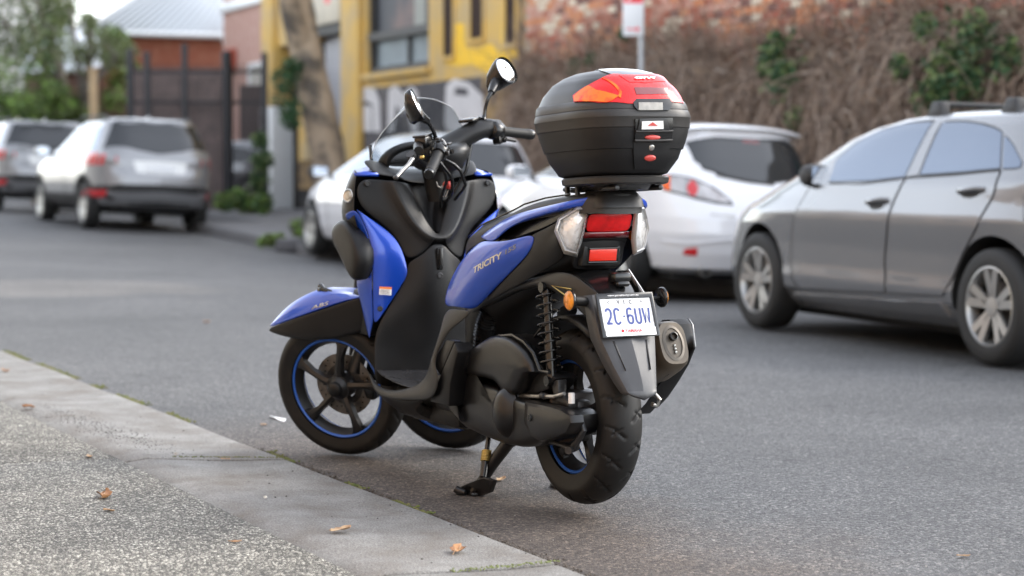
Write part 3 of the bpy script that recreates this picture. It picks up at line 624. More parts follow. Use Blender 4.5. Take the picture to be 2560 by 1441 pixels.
# --- tail light
tl = empty('tail_light', parent=SCO)
L0 = [(-.098, .142, .868), (-.094, .152, .832), (-.106, .128, .768), (-.116, .092, .758), (-.124, .082, .80), (-.136, .078, .835), (-.150, .075, .882), (-.156, .070, .904), (-.144, .104, .904)]
c0 = [sum(p[i] for p in L0)/len(L0) for i in range(3)]
for sg in (1, -1):
    f = (lambda v: v) if sg > 0 else mirr
    V = [tuple(p) for p in L0]+[tuple(c0[i]+(p[i]-c0[i])*.86+(-.010 if i == 0 else (.006 if i == 1 else 0)) for i in range(3)) for p in L0]+[tuple(c0[i]+(p[i]-c0[i])*.80+(-.004 if i == 0 else (.002 if i == 1 else 0)) for i in range(3)) for p in L0]
    k = len(L0); F = [(i, (i+1) % k, k+(i+1) % k, k+i) for i in range(k)]+[(k+i, k+(i+1) % k, 2*k+(i+1) % k, 2*k+i) for i in range(k)]
    P_('indicator_frame', f((V, F)), 'lens_rim', tl, smooth=25, solid=.003, soff=0)
    V2 = V[2*k:]+[(c0[0]-.006, c0[1]+.004, c0[2])]; F2 = [(i, (i+1) % k, k) for i in range(k)]
    P_('indicator_lens', f((V2, F2)), 'clear_lens', tl, smooth=60, solid=.002, soff=0)
    P_('indicator_bulb', f(lathe([(0, -.012), (.010, -.010), (.014, 0), (.012, .010)], 12, 'x', (-.075, .115, .815))), 'orange_lens', tl)
ys = [-.074, -.04, 0, .04, .074]
P_('lens_band', grid([[(-.148-.004*(1-abs(y)/.075), y, .906) for y in ys], [(-.156-.004*(1-abs(y)/.075), y, .898) for y in ys], [(-.153-.003*(1-abs(y)/.075), y, .884) for y in ys], [(-.149, y, .882) for y in ys]]), 'lens_rim', tl, solid=.003)
P_('brake_lens', grid([[(-.150-.006*(1-(y/.075)**2), y, .882) for y in ys], [(-.142-.012*(1-(y/.075)**2), y, .862) for y in ys], [(-.136-.010*(1-(y/.075)**2), y, .846) for y in ys], [(-.128-.004*(1-(y/.075)**2), y*.97, .828) for y in ys]]), 'red_lens', tl, sub=1, solid=.003)
P_('lower_lens', grid([[(-.128-.003*(1-(y/.075)**2), y*.97, .828) for y in ys], [(-.118-.003*(1-(y/.08)**2), y*1.03, .812) for y in ys]]), 'dark_red_lens', tl, solid=.003)
P_('tail_end_panel', grid([[(-.117, y, .812) for y in (-.082, -.04, 0, .04, .082)], [(-.090, y, .795) for y in (-.082, -.04, 0, .04, .082)], [(-.078, y, .76) for y in (-.085, -.04, 0, .04, .085)], [(-.060, y, .715) for y in (-.085, -.04, 0, .04, .085)]]), 'plastic', sub=1, solid=.004)
rb = P_('reflector_housing', prism([(-.104, .061, .788), (-.104, -.061, .788), (-.094, -.064, .730), (-.094, .064, .730)], (.04, 0, 0)), 'plastic_grey', bevel=.005)
P_('rear_reflector', prism([(-.110, .045, .778), (-.110, -.045, .778), (-.104, -.045, .744), (-.104, .045, .744)], (.010, 0, 0)), 'red_reflector', rb, bevel=.002)
P_('reflector_rim', join(*[tube([(-.110, .048, .781), (-.110, -.048, .781), (-.104, -.048, .741), (-.104, .048, .741)], .0028, 6, closed=True)]), 'gloss_black', rb)

# --- under-tail, mudguard and number plate bracket
ra = [(0.197,0.118,0.665),(0.09,0.115,0.694),(-0.042,0.108,0.719),(-0.119,0.09,0.707),(-0.182,0.075,0.669),(-0.21,0.06,0.656)]
rb_ = [(0.113,0.122,0.664),(0.038,0.118,0.669),(-0.036,0.112,0.651),(-0.09,0.103,0.633),(-0.126,0.096,0.608),(-0.166,0.085,0.585)]
for sg in (1, -1):
    f = (lambda v: v) if sg > 0 else mirr
    mm = [mixp(a, b, .5) for a, b in zip(ra, rb_)]; mm = [(p[0], p[1]+.010, p[2]) for p in mm]
    P_('mudguard_side', f(grid([ra, mm, rb_, [(p[0]+.01, p[1]-.02, p[2]-.004) for p in rb_]])), 'plastic_grey', sub=2, solid=.004, soff=0)
    P_('guard_stay', f(tube([(-0.12,0.112,0.666),(-0.035,0.128,0.673),(-0.118,0.118,0.642)], .0035, 6)), 'brass')
ms = [[(.22, .10, .665), (.22, 0, .675)], [(.08, .098, .700), (.08, 0, .712)], [(-.04, .085, .714), (-.04, 0, .726)], [(-.13, .072, .690), (-.13, 0, .704)], [(-.185, .065, .655), (-.185, 0, .668)], [(-.215, .06, .62), (-.215, 0, .63)]]
P_('rear_mudguard', grid(half([[r[0], mixp(r[0], r[1], .6), r[1]] for r in ms])), 'gloss_black', sub=2, solid=.006, soff=0)
P_('plate_lamp', join(box(-.165, -.02, .700, .045, .055, .028), box(-.178, -.02, .682, .03, .042, .018)), 'gloss_black', bevel=.008)
P_('lamp_stay', tube([(-.10, -.085, .715), (-.16, -.088, .668), (-.205, -.084, .640)], .006, 8), 'steel')
hr = []
for x, z, hw, rd_, fl_ in ((-.200, .655, .088, .000, .03), (-.228, .585, .090, .004, .035), (-.250, .535, .088, .010, .038), (-.290, .458, .068, .012, .035), (-.318, .410, .053, .008, .028), (-.328, .392, .047, .004, .02)):
    hr.append([(x+fl_, hw+.012, z-.004), (x+.002, hw, z), (x-rd_*.6, hw*.62, z), (x-rd_*.9, hw*.30, z), (x-rd_*1.5, 0, z)])
hr.append([(-.318, .050, .380), (-.334, .044, .386), (-.340, .028, .379), (-.342, .013, .374), (-.344, 0, .369)])
P_('plate_bracket', grid(half(hr)), mat('weathered_grey_plastic', (.036, .037, .041), .44, bump=(700, .3, .0006), var=(10, .2)), smooth=18, solid=.006, soff=-1, bevel=.0015, bang=12)
for sg in (1, -1):
    P_('bracket_rib', prism([(-.252, sg*.056, .525), (-.252, sg*.049, .525), (-.300, sg*.040, .445)], (-.009, 0, .003)), 'plastic_grey', bevel=.001)
# number plate
tlc, brc = Vector((-.2185, .094, .657)), Vector((-.264, -.092, .536))
ux = Vector((0, -1, 0)); uy = Vector((.0455, 0, .121)).normalized(); PW, PH = .186, .1293
pc = Vector((-.2415, .001, .5965)); nn = ux.cross(uy)
npl = P_('number_plate', (lambda h: on_quad(prism([(-PW/2+.004, -PH/2+.004, 0), (PW/2-.004, -PH/2+.004, 0), (PW/2-.004, PH/2-.004, 0), (-PW/2+.004, PH/2-.004, 0)], (0, 0, .002)), pc, ux, uy, .004))(0), 'plate_white')
def pl(vf, u, v, off=.0075): return on_quad(vf, pc+ux*((u-.5)*PW)+uy*((.5-v)*PH), ux, uy, off)
fr_out = [(-PW/2, -PH/2), (PW/2, -PH/2), (PW/2, PH/2), (-PW/2, PH/2)]
fr_in = [(-PW/2+.011, -PH/2+.006), (PW/2-.011, -PH/2+.006), (PW/2-.011, PH/2-.016), (-PW/2+.011, PH/2-.016)]
fv = [(a, b, 0) for a, b in fr_out]+[(a, b, 0) for a, b in fr_in]+[(a, b, .006) for a, b in fr_out]+[(a, b, .006) for a, b in fr_in]
ff = []
for i in range(4):
    j = (i+1) % 4; ff += [(i, j, 4+j, 4+i), (8+i, 8+j, 12+j, 12+i), (i, j, 8+j, 8+i), (4+i, 4+j, 12+j, 12+i)]
P_('plate_frame', on_quad((fv, ff), pc, ux, uy, .003), 'gloss_black', npl, bevel=.002)
# numerals drawn as strokes: condensed, rounded
def strokes(paths, wd, ht, lw):
    parts = []
    for pth in paths:
        pts = [(x*wd, y*ht) for x, y in pth]; k = len(pts); a, b = [], []
        for i, p in enumerate(pts):
            q0, q1 = pts[max(i-1, 0)], pts[min(i+1, k-1)]; d = Vector((q1[0]-q0[0], q1[1]-q0[1])).normalized(); nrm = Vector((-d.y, d.x))*lw/2
            a.append((p[0]+nrm.x, p[1]+nrm.y, 0)); b.append((p[0]-nrm.x, p[1]-nrm.y, 0))
        parts.append(grid([a, b]))
    return join(*parts)
def arc(cx, cy, rx, ry, a0, a1, n=9): return [(cx+rx*math.cos(R_(a0+(a1-a0)*i/n)), cy+ry*math.sin(R_(a0+(a1-a0)*i/n))) for i in range(n+1)]
GL = {'2': [arc(.0, .27, .42, .23, 165, 0)+[(.42, .2), (.3, -.05), (-.1, -.32), (-.42, -.5)], [(-.45, -.46), (.45, -.46)]],
      'C': [arc(0, .27, .42, .23, 20, 180)+arc(0, -.27, .42, .23, 180, 340)],
      '6': [arc(0, .27, .42, .23, 30, 180)+[(-.42, 0)]+arc(0, -.27, .42, .23, 180, 360)+arc(0, -.12, .42, .16, 0, 170)],
      'U': [[(-.42, .5), (-.42, -.27)]+arc(0, -.27, .42, .23, 180, 360)+[(.42, .5)]],
      'W': [[(-.5, .5), (-.3, -.5), (0, .25), (.3, -.5), (.5, .5)]]}
chars = []
for ch, u, wd in (('2', .170, .0185), ('C', .318, .0180), ('6', .540, .0180), ('U', .682, .0175), ('W', .828, .0190)):
    chars.append(pl(strokes(GL[ch], wd*1.06, .044, .0066), u, .525, .0066))
chars.append(pl(([(-.0027, -.0027, 0), (.0027, -.0027, 0), (.0027, .0027, 0), (-.0027, .0027, 0)], [(0, 1, 2, 3)]), .435, .53, .0066))
for c_ in chars: P_('plate_numeral', c_, 'plate_blue', npl)
for tx_, w_, h_, u_ in (('V', .010, .0125, .375), ('I', .0032, .0125, .475), ('C', .010, .0125, .585), ('C', .007, .008, .205), ('o', .006, .006, .775)):
    P_('plate_letter', pl(fit_text(tx_, w_, h_, bold=.05), u_, .205, .0067), 'print_grey', npl)
P_('plate_strip', pl(([(-PW/2+.012, -.0115, 0), (PW/2-.012, -.0115, 0), (PW/2-.012, .0115, 0), (-PW/2+.012, .0115, 0)], [(0, 1, 2, 3)]), .5, .885, .0098), 'print_white', npl)
P_('plate_dealer', join(pl(fit_text('YAMAHA', .056, .0108, bold=.03), .545, .865, .0105), pl(lathe([(.0038, 0), (.0050, 0)], 16, 'z'), .355, .865, .0105)), 'print_red', npl)
P_('plate_small_print', join(pl(fit_text('MCC 2000', .024, .0036), .42, .935, .0105), pl(fit_text('City', .015, .008, shear=.3), .60, .925, .0105)), 'print_grey', npl)
P_('plate_web_address', pl(fit_text('www.yamahacity.com.au', .100, .0072), .47, .062, .0098), 'print_white', npl)
for sg in (1, -1):
    o_ = empty('side_reflector', parent=SCO, mtx=Matrix.Translation((-.183, sg*.150, .640)))
    P_('reflector_lens', rot(lathe([(0, .010), (.022, .009), (.0265, .005), (.0275, 0)], 28, 'y'), Matrix.Rotation(PI if sg < 0 else 0, 3, 'Z')), 'amber', o_, smooth=60)
    P_('reflector_back', rot(lathe([(.0290, .003), (.0295, -.002), (.026, -.008), (0, -.009)], 28, 'y'), Matrix.Rotation(PI if sg < 0 else 0, 3, 'Z')), 'gloss_black', o_, smooth=60)
    P_('reflector_stem', tube([(0, -sg*.006, 0), (.005, -sg*.055, -.006)], .014 if sg > 0 else .006, 10), 'rubber', o_)

# --- wheels
def tyre(rad, wid, rim, n=340, depth=.0055, kind='rear'):
    """tyre about the Y axis with real chevron grooves"""
    prof = []
    ns = 44
    for i in range(ns+1):
        t = -1+2*i/ns; a = t*R_(118)
        y = math.sin(a)*wid/2 if abs(a) < PI/2 else math.copysign(wid/2-(abs(a)-PI/2)*wid*.16, a)
        sh_ = (rad-rim)
        r = rad-sh_*.52*(1-math.cos(a)) if abs(a) < PI/2 else rad-sh_*.52-(abs(a)-PI/2)/(R_(118)-PI/2)*sh_*.48
        prof.append((r, y, t))
    rows = []
    for r, y, t in prof:
        ring = []
        for j in range(n):
            th = 2*PI*j/n; d = 0
            u = y/(wid/2)
            if abs(t) < .72:
                if kind == 'rear':
                    ph = (th*17/(2*PI)+.9*abs(u)-.35*u*u+(0 if u > 0 else .5)) % 1
                    if ph < .095 and .10 < abs(u) < .95: d = depth
                    ph2 = (th*17/(2*PI)-.5*abs(u)+.62+(0 if u > 0 else .5)) % 1
                    if ph2 < .08 and .34 < abs(u) < .72: d = depth
                else:
                    ph = (th*22/(2*PI)+.8*abs(u)+(0 if u > 0 else .5)) % 1
                    if ph < .14 and .12 < abs(u) < .9: d = depth*.7
            q = r-d
            ring.append((q*math.cos(th), y, q*math.sin(th)))
        rows.append(ring)
    return grid(rows, cu=True)
def rim_mesh(r, wid, spokes, hub, lean=.0, off=0):
    """barrel, spokes and hub"""
    barrel = lathe([(r-.004, -wid/2), (r+.004, -wid/2+.004), (r+.004, -wid/2+.012), (r-.014, -wid/2+.02), (r-.022, 0), (r-.014, wid/2-.02), (r+.004, wid/2-.012), (r+.004, wid/2-.004), (r-.004, wid/2), (r-.012, wid/2-.008), (r-.026, 0), (r-.012, -wid/2+.008)], 72, 'y', closed=True)
    parts = [barrel]
    for i in range(spokes):
        a = off+2*PI*i/spokes; rows = []
        for k, (rr, hw, th, y) in enumerate(((hub*.8, .020, .014, .016), (hub*1.5, .015, .013, .022), (r*.62, .0125, .012, .024), (r*.86, .019, .012, .026), (r-.012, .034, .012, .022))):
            b = a+lean*(rr/r)**2; ct, st_ = math.cos(b), math.sin(b)
            rows.append([(rr*ct-s*st_, yy, rr*st_+s*ct) for s, yy in ((-hw, y-th), (-hw*.8, y+th*.6), (0, y+th), (hw*.8, y+th*.6), (hw, y-th))])
        parts.append(grid(rows, cu=True))
    parts.append(lathe([(0, .050), (hub*.55, .050), (hub*.7, .044), (hub, .030), (hub, -.035), (0, -.035)], 32, 'y'))
    return join(*parts)
def disc_mesh(r0, r1, y, holes=28):
    v = lathe([(r0, y-.002), (r1, y-.002), (r1, y+.002), (r0, y+.002)], 60, 'y', closed=True)
    return v
def front_wheel(mtx, sg):
    o = empty('front_wheel', parent=SCO, mtx=mtx)
    fl_ = (lambda v: v) if sg > 0 else mirr
    P_('rim', fl_(rim_mesh(.180, .066, 5, .042, .12, R_(30))), 'black_metal', o, smooth=35)
    P_('tyre', tyre(.250, .092, .182, kind='front'), 'rubber', o, smooth=50)
    P_('rim_tape', fl_(lathe([(.181, .0335), (.1765, .0355), (.1705, .0325)], 90, 'y', cap=False)), 'blue_trim', o, solid=.0008)
    P_('rim_tape', fl_(lathe([(.181, -.0335), (.1765, -.0355), (.1705, -.0325)], 90, 'y', cap=False)), 'blue_trim', o, solid=.0008)
    P_('brake_disc', fl_(disc_mesh(.072, .112, -.020)), 'disc', o)
    hl = []
    for i in range(30):
        a = 2*PI*i/30; rr = (.084, .092, .101)[i % 3]
        hl.append(lathe([(0, -.0165), (.0032, -.0165), (.0032, -.0235), (0, -.0235)], 8, 'y', (rr*math.cos(a), 0, rr*math.sin(a))))
    P_('disc_holes', fl_(join(*hl)), 'gloss_black', o)
    P_('disc_carrier', fl_(join(lathe([(.050, -.016), (.074, -.018), (.074, -.024), (.050, -.026)], 40, 'y', closed=True), lathe([(.046, .028), (.046, -.06), (.03, -.075), (0, -.075)], 28, 'y'))), 'dark_metal', o)
    P_('brake_caliper', fl_(prism([(-.10, -.06, .02), (-.125, -.06, -.015), (-.115, -.06, -.06), (-.085, -.06, -.05), (-.075, -.06, .01)], (0, .055, 0))), 'gloss_black', o, bevel=.006)
    P_('axle_cap', fl_(lathe([(0, .060), (.020, .058), (.028, .050), (.030, .040)], 24, 'y')), 'plastic', o, smooth=60)
    return o
WF = front_wheel(MW, 1); front_wheel(MV, -1)
# front mudguards turn with the wheels
tipz = [(.262, .0, .232), (.262, .0, .222)]
rg = [(0.254,0,0.223),(0.2,0,0.28),(0.141,0,0.32),(0.079,0,0.346),(0.006,0,0.364),(-0.057,0,0.342),(-0.141,0,0.319)]
eg = [(0.232,0.03,0.227),(0.131,0.055,0.257),(0.03,0.064,0.282),(-0.057,0.066,0.303),(-0.111,0.066,0.317),(-0.157,0.064,0.327),(-0.195,0.06,0.333)]
up_ = [mixp(a, b, .5) for a, b in zip(rg, eg)]; up_ = [(p[0], p[1]+.008, p[2]+.006) for p in up_]
bt = [(0.242,0.03,0.216),(0.169,0.058,0.203),(0.079,0.068,0.192),(-0.019,0.07,0.189),(-0.095,0.07,0.201),(-0.143,0.068,0.21),(-0.182,0.064,0.217)]
b2_ = [(p[0], p[1]-.012, p[2]-.006) for p in bt]
for mtx, sg in ((MW, 1), (MV, -1)):
    fg = empty('front_fender', parent=SCO, mtx=mtx)
    P_('fender_top', grid(half([[c_, b, a] for a, b, c_ in zip(rg, up_, eg)])), 'blue', fg, sub=1, smooth=22, solid=.004, soff=-1)
    P_('fender_skirt', both(grid([eg, [mixp(a, b, .5) for a, b in zip(eg, bt)], bt, b2_])), 'plastic', fg, sub=2, solid=.004, soff=0)
    a, b = [Vector(p) for p in [(0.017,0.068,0.301),(-0.061,0.068,0.317)]]
    if sg > 0:
        d = (b-a).normalized(); u_ = Vector((0, -.42, 1)); u_ -= d*u_.dot(d)
        cc = (a+b)/2
        P_('fender_badge', on_quad(fit_text('ABS', (b-a).length, .0125, shear=.3, bold=.015), cc+Vector((0, .004, .0)), d, u_, .004), 'badge', fg, solid=.0015)
    P_('fork_leg', join(tube([(-.005, -.085 if sg > 0 else .085, .02), (-.06, -.085 if sg > 0 else .085, .20), (-.10, -.085 if sg > 0 else .085, .36)], [.024, .026, .022], 12), tube([(.0, -.04*sg, 0), (.0, -.10*sg, .01)], .03, 12)), 'black_metal', fg, smooth=60)
RWM = Matrix.Translation((0, 0, .286))
rw = empty('rear_wheel', parent=SCO, mtx=RWM)
P_('tyre', tyre(.258, .128, .168), 'rubber', rw, smooth=50)
P_('rim', rim_mesh(.166, .088, 5, .055, .1, R_(14)), 'black_metal', rw, smooth=35)
for sg in (1, -1): P_('rim_tape', lathe([(.168, sg*.0445), (.1635, sg*.0465), (.157, sg*.0430)], 90, 'y', cap=False), 'blue_trim', rw, solid=.0008)
P_('drum_cover', lathe([(.02, .098), (.050, .098), (.064, .092), (.072, .080), (.074, .062), (.060, .050), (.02, .05)], 40, 'y'), 'rust', rw, smooth=50)

arcs = []
for i in range(15):
    a = R_(22+i*7.2); rr = .283+.02*(i/14)
    arcs.append([(rr*math.cos(a)*1.02, y, .286+rr*math.sin(a)) for y in (-.078, -.070, -.03, .03, .070, .078)])
    arcs[-1] = [(p[0]-(.012*math.cos(a) if abs(p[1]) > .075 else 0), p[1], p[2]-(.014*math.sin(a) if abs(p[1]) > .075 else 0)) for p in arcs[-1]]
P_('shock_gap_shade', grid(arcs), 'plastic', solid=.003, smooth=60)  # added dark arch over the tyre, blacks out the gap behind the shocks
# --- engine
cvt = [(0.656,0.13,0.305),(0.654,0.13,0.276),(0.629,0.13,0.25),(0.578,0.13,0.224),(0.503,0.13,0.202),(0.395,0.13,0.191),(0.3,0.13,0.185),(0.208,0.13,0.183),(0.118,0.13,0.187),(0.048,0.13,0.199),(-0.021,0.13,0.222),(-0.097,0.13,0.242),(-0.154,0.13,0.259),(-0.174,0.13,0.285),(-0.172,0.13,0.314),(-0.138,0.13,0.323),(-0.088,0.13,0.327),(-0.021,0.13,0.328),(0.065,0.13,0.327),(0.136,0.13,0.331),(0.208,0.13,0.336),(0.281,0.13,0.348),(0.376,0.13,0.352),(0.453,0.13,0.351),(0.502,0.13,0.359),(0.512,0.13,0.389),(0.482,0.13,0.435),(0.532,0.13,0.409),(0.597,0.13,0.363),(0.639,0.13,0.328)]
P_('engine_cover', puff(cvt, 1, [(1, .05), (1, .128), (.985, .142), (.94, .152), (.80, .158), (.4, .162)]), 'satin', smooth=50)
P_('cover_dome', rot(lathe([(0, .196), (.020, .194), (.038, .187), (.050, .176), (.057, .160), (.062, .150)], 32, 'y'), Matrix.Diagonal((.95, 1, 1.32)).to_3x3()), 'satin', mtx=Matrix.Translation((lambda p: (p[0], 0, p[2]))((0.196,0.18,0.284))), smooth=60)
fcov = [(0.593,0.16,0.312),(0.586,0.16,0.278),(0.548,0.16,0.249),(0.48,0.16,0.224),(0.515,0.16,0.259),(0.53,0.16,0.301),(0.505,0.16,0.347),(0.44,0.16,0.401),(0.421,0.16,0.441),(0.48,0.16,0.41),(0.54,0.16,0.37),(0.575,0.16,0.338)]
P_('intake_duct_cover', puff(fcov, 1, [(1, .12), (1, .168), (.94, .176)]), 'plastic_grey', smooth=50)
tail_ = [(0.061,0.16,0.333),(-0.077,0.16,0.334),(-0.16,0.16,0.332),(-0.223,0.16,0.321),(-0.229,0.16,0.301),(-0.201,0.16,0.27),(-0.127,0.16,0.247),(-0.035,0.16,0.224),(0.017,0.16,0.232),(0.065,0.16,0.267)]
P_('clutch_cover', puff(tail_, 1, [(1, .13), (1, .158), (.95, .170), (.7, .175)]), 'satin', smooth=50)
P_('cover_port', lathe([(.0, .179), (.010, .179), (.012, .168)], 20, 'y', (lambda p: (p[0], 0, p[2]))((0.009,0.177,0.289))), 'gloss_black')
airb = [(0.5,0.13,0.372),(0.502,0.13,0.42),(0.47,0.13,0.439),(0.414,0.13,0.462),(0.356,0.13,0.485),(0.3,0.13,0.504),(0.254,0.13,0.511),(0.208,0.13,0.511),(0.163,0.13,0.505),(0.118,0.13,0.492),(0.074,0.13,0.473),(0.039,0.13,0.443),(0.029,0.13,0.42),(0.065,0.13,0.412),(0.1,0.13,0.384),(0.118,0.13,0.358),(0.154,0.13,0.34),(0.199,0.13,0.338),(0.244,0.13,0.358),(0.281,0.13,0.371),(0.357,0.13,0.373)]
P_('air_box', puff(airb, 1, [(1, .06), (1, .145), (.975, .158), (.90, .166), (.6, .170)]), 'satin', smooth=50)
P_('air_box_rim', tube([(0.42,0.15,0.447),(0.345,0.15,0.477),(0.26,0.15,0.506),(0.169,0.15,0.516),(0.097,0.15,0.502),(0.036,0.15,0.473),(-0.005,0.15,0.426),(-0.062,0.15,0.426)], .006, 8), 'gloss_black')
airr = [[(0.188,0.14,0.517),(0.099,0.14,0.498),(0.047,0.14,0.471),(0.008,0.14,0.422)], [(0.191,0.09,0.499),(0.115,0.09,0.479),(0.05,0.09,0.455),(0.028,0.09,0.414)], [(0.218,0.05,0.478),(0.147,0.05,0.463),(0.073,0.05,0.439),(0.073,0.05,0.412)], [(0.226,0.05,0.381),(0.164,0.05,0.374),(0.094,0.05,0.381),(0.129,0.05,0.345)]]
P_('air_box_rear', grid(airr), 'gloss_black', sub=2, solid=.006)
P_('air_box_lower', prism([(0.301,0.12,0.373),(0.048,0.12,0.417),(-0.006,0.12,0.418),(-0.04,0.12,0.405),(0.007,0.12,0.369),(0.084,0.12,0.345),(0.182,0.12,0.332),(0.246,0.12,0.349)], (0, -.08, 0)), 'plastic', bevel=.008)
P_('transmission_case', join(box(.20, .02, .30, .52, .10, .13), box(-.03, .055, .285, .14, .05, .12), box(.40, 0, .33, .22, .18, .20), tube([(.0, .05, .30), (-.0, .10, .30)], .04, 14)), 'dark_metal', bevel=.012)
P_('engine_bracket', join(prism([(-0.005,0.115,0.394),(-0.048,0.115,0.402),(-0.045,0.115,0.363),(-0.077,0.115,0.361),(-0.102,0.115,0.347),(-0.106,0.115,0.324),(-0.069,0.115,0.306),(-0.039,0.115,0.337),(-0.018,0.115,0.355)], (0, -.03, 0)), box(-.06, .10, .335, .10, .03, .014)), 'dark_metal', bevel=.003)
P_('oil_cap', lathe([(0, .030), (.0085, .030), (.0095, .026), (.0095, 0)], 14, 'z', (-0.147,0.125,0.345)), 'white_plastic')
P_('drum_arm', join(tube([(-0.184,0.115,0.301),(-0.2,0.115,0.275),(-0.168,0.115,0.24),(-0.135,0.115,0.214)], [.008, .010, .009, .012], 8), tube([(-0.131,0.115,0.213),(-0.077,0.115,0.217),(0.007,0.115,0.218)], [.013, .008, .007], 8), tube([(-0.156,0.14,0.212),(-0.096,0.08,0.211)], .011, 8)), 'dark_metal', smooth=60)
P_('control_cable', tube([(0.208,0.13,0.332),(0.154,0.13,0.336),(0.048,0.13,0.345),(-0.055,0.13,0.355),(-0.113,0.13,0.369)], .006, 8), 'steel')
for q_ in [(0.168,0.132,0.335),(0.01,0.132,0.35)]: P_('cable_end', lathe([(0, -.012), (.010, -.010), (.010, .010), (0, .012)], 10, 'x', q_), 'dark_metal')
# rear shocks
for sg in (1, -1):
    a, b = Vector((.028, sg*.112, .665)), Vector((-.006, sg*.112, .395))
    sh_ = empty('rear_shock', parent=SCO)
    P_('shock_body', join(tube([tuple(a.lerp(b, t)) for t in (0, .1, .101, .55, .551, 1)], [.014, .016, .013, .013, .018, .016], 14), tube([tuple(a+Vector((0, .02, 0))), tuple(a-Vector((0, .02, 0)))], .016, 10), tube([tuple(b+Vector((0, .02, 0))), tuple(b-Vector((0, .02, 0)))], .016, 10)), 'gloss_black', sh_, smooth=40)
    hp = []
    d = (b-a); u_ = d.normalized().orthogonal(); v_ = d.normalized().cross(u_)
    for i in range(8*14+1):
        th = 2*PI*i/14; hp.append(tuple(a+d*(.06+.80*i/(8*14))+u_*.0235*math.cos(th)+v_*.0235*math.sin(th)))
    P_('coil_spring', tube(hp, .0031, 6), 'gloss_black', sh_, smooth=60)
# intake bellows
bp = [Vector(p) for p in [(0.414,0.1,0.573),(0.45,0.1,0.525),(0.466,0.1,0.488),(0.471,0.1,0.46)]]
bp = [tuple(p) for p in bp]; bq = resamp(bp, 49)
P_('intake_bellows', tube(bq, [.030+.0045*math.cos(2*PI*i/4) for i in range(49)], 18), 'gloss_black', smooth=60)
P_('engine_frame', join(tube([(.55, .11, .55), (.40, .12, .60), (.20, .115, .66), (.02, .10, .69)], .018, 10), tube([(.55, -.11, .55), (.40, -.12, .60), (.20, -.115, .66), (.02, -.10, .69)], .018, 10), tube([(.03, .12, .665), (.03, -.12, .665)], .014, 10), tube([(.56, .10, .40), (.50, .10, .30), (.42, .08, .24)], .02, 10)), 'black_metal', smooth=60)
# --- exhaust on the right side
ex = []
axd = Vector((.40, -.01, -.17)).normalized(); e0 = Vector((-.200, -.180, .508))
for s, k in ((0, .78), (.0, .86), (.012, .97), (.04, 1.02), (.12, 1.05), (.30, 1.0), (.42, .86), (.46, .5)):
    c_ = e0+axd*s; up2 = Vector((0, 0, 1)); up2 = (up2-axd*up2.dot(axd)).normalized(); sd_ = axd.cross(up2)
    ring = []
    for j in range(28):
        t = 2*PI*j/28; cx_, sz_ = math.cos(t), math.sin(t); n_ = 2/3.2
        ring.append(tuple(c_+sd_*(.051*k*math.copysign(abs(cx_)**n_, cx_))+up2*(.073*k*math.copysign(abs(sz_)**n_, sz_))))
    ex.append(ring)
g = grid(ex, cu=True)
exo = P_('exhaust', (g[0], g[1]+[tuple(range(27, -1, -1)), tuple(range(len(g[0])-28, len(g[0])))]), 'exhaust', smooth=40)
up2 = (Vector((0, 0, 1))-axd*axd.z).normalized(); sd_ = axd.cross(up2)
def exring(kx, kz, s, n=24, du=0): return [tuple(e0+axd*s+sd_*(kx*math.cos(2*PI*j/n))+up2*(du+kz*math.sin(2*PI*j/n))) for j in range(n)]
P_('exhaust_face', grid([exring(.035, .054, -.001), exring(.027, .045, -.003), exring(.021, .039, .007), exring(.001, .001, .008)], cu=True), mat('exhaust_end_steel', (.10, .088, .074), .45, metal=.7, var=(30, .3)), exo, smooth=60)
tp = e0+up2*.018
P_('tail_pipe', grid([[tuple(tp+axd*s+sd_*(r*math.cos(2*PI*j/20))+up2*(r*math.sin(2*PI*j/20))) for j in range(20)] for r, s in ((.0125, .02), (.0125, -.012), (.010, -.013), (.009, .02), (.001, .022))], cu=True), 'gloss_black', exo, smooth=40)
P_('exhaust_rivets', join(*[lathe([(0, -.005), (.004, -.004), (.005, 0)], 8, 'x', tuple(e0+up2*q-axd*.001)) for q in (-.008, -.018, -.028)]), 'steel', exo)
P_('exhaust_seam', tube([tuple(e0+axd*.004-up2*.050), tuple(e0+axd*.06-up2*.072), tuple(e0+axd*.2-up2*.073)], .004, 6), 'gloss_black', exo)
go = [(-0.884,0.245,0.614),(-0.929,0.25,0.642),(-0.964,0.255,0.645),(-1,0.262,0.634),(-1.007,0.262,0.609),(-1.016,0.262,0.58)]
gpts = [(p[0], p[1], p[2]) for p in [(-0.06,-0.255,0.538),(-0.113,-0.255,0.568),(-0.15,-0.255,0.572),(-0.174,-0.255,0.559),(-0.185,-0.255,0.528),(-0.199,-0.255,0.492),(-0.163,-0.255,0.44),(-0.111,-0.255,0.388),(-0.05,-0.255,0.334),(0.008,-0.255,0.295),(0.009,-0.255,0.319),(-0.033,-0.255,0.354),(-0.082,-0.255,0.398),(-0.155,-0.255,0.469),(-0.155,-0.255,0.504),(-0.13,-0.255,0.534)]]
P_('exhaust_guard', join(prism(gpts, (0, .010, 0)), prism([(p[0], p[1]+.010, p[2]) for p in gpts[:10]]+[(p[0]+.03, p[1]+.010, p[2]-.02) for p in gpts[9::-1]], (0, .05, 0))), 'plastic', bevel=.004)
P_('guard_strip', tube([(-0.151,-0.262,0.571),(-0.169,-0.262,0.556),(-0.177,-0.262,0.527),(-0.188,-0.262,0.493)], [.002, .0035, .0035, .002], 8), mat('guard_edge_steel', (.25, .25, .25), .3, metal=.7))
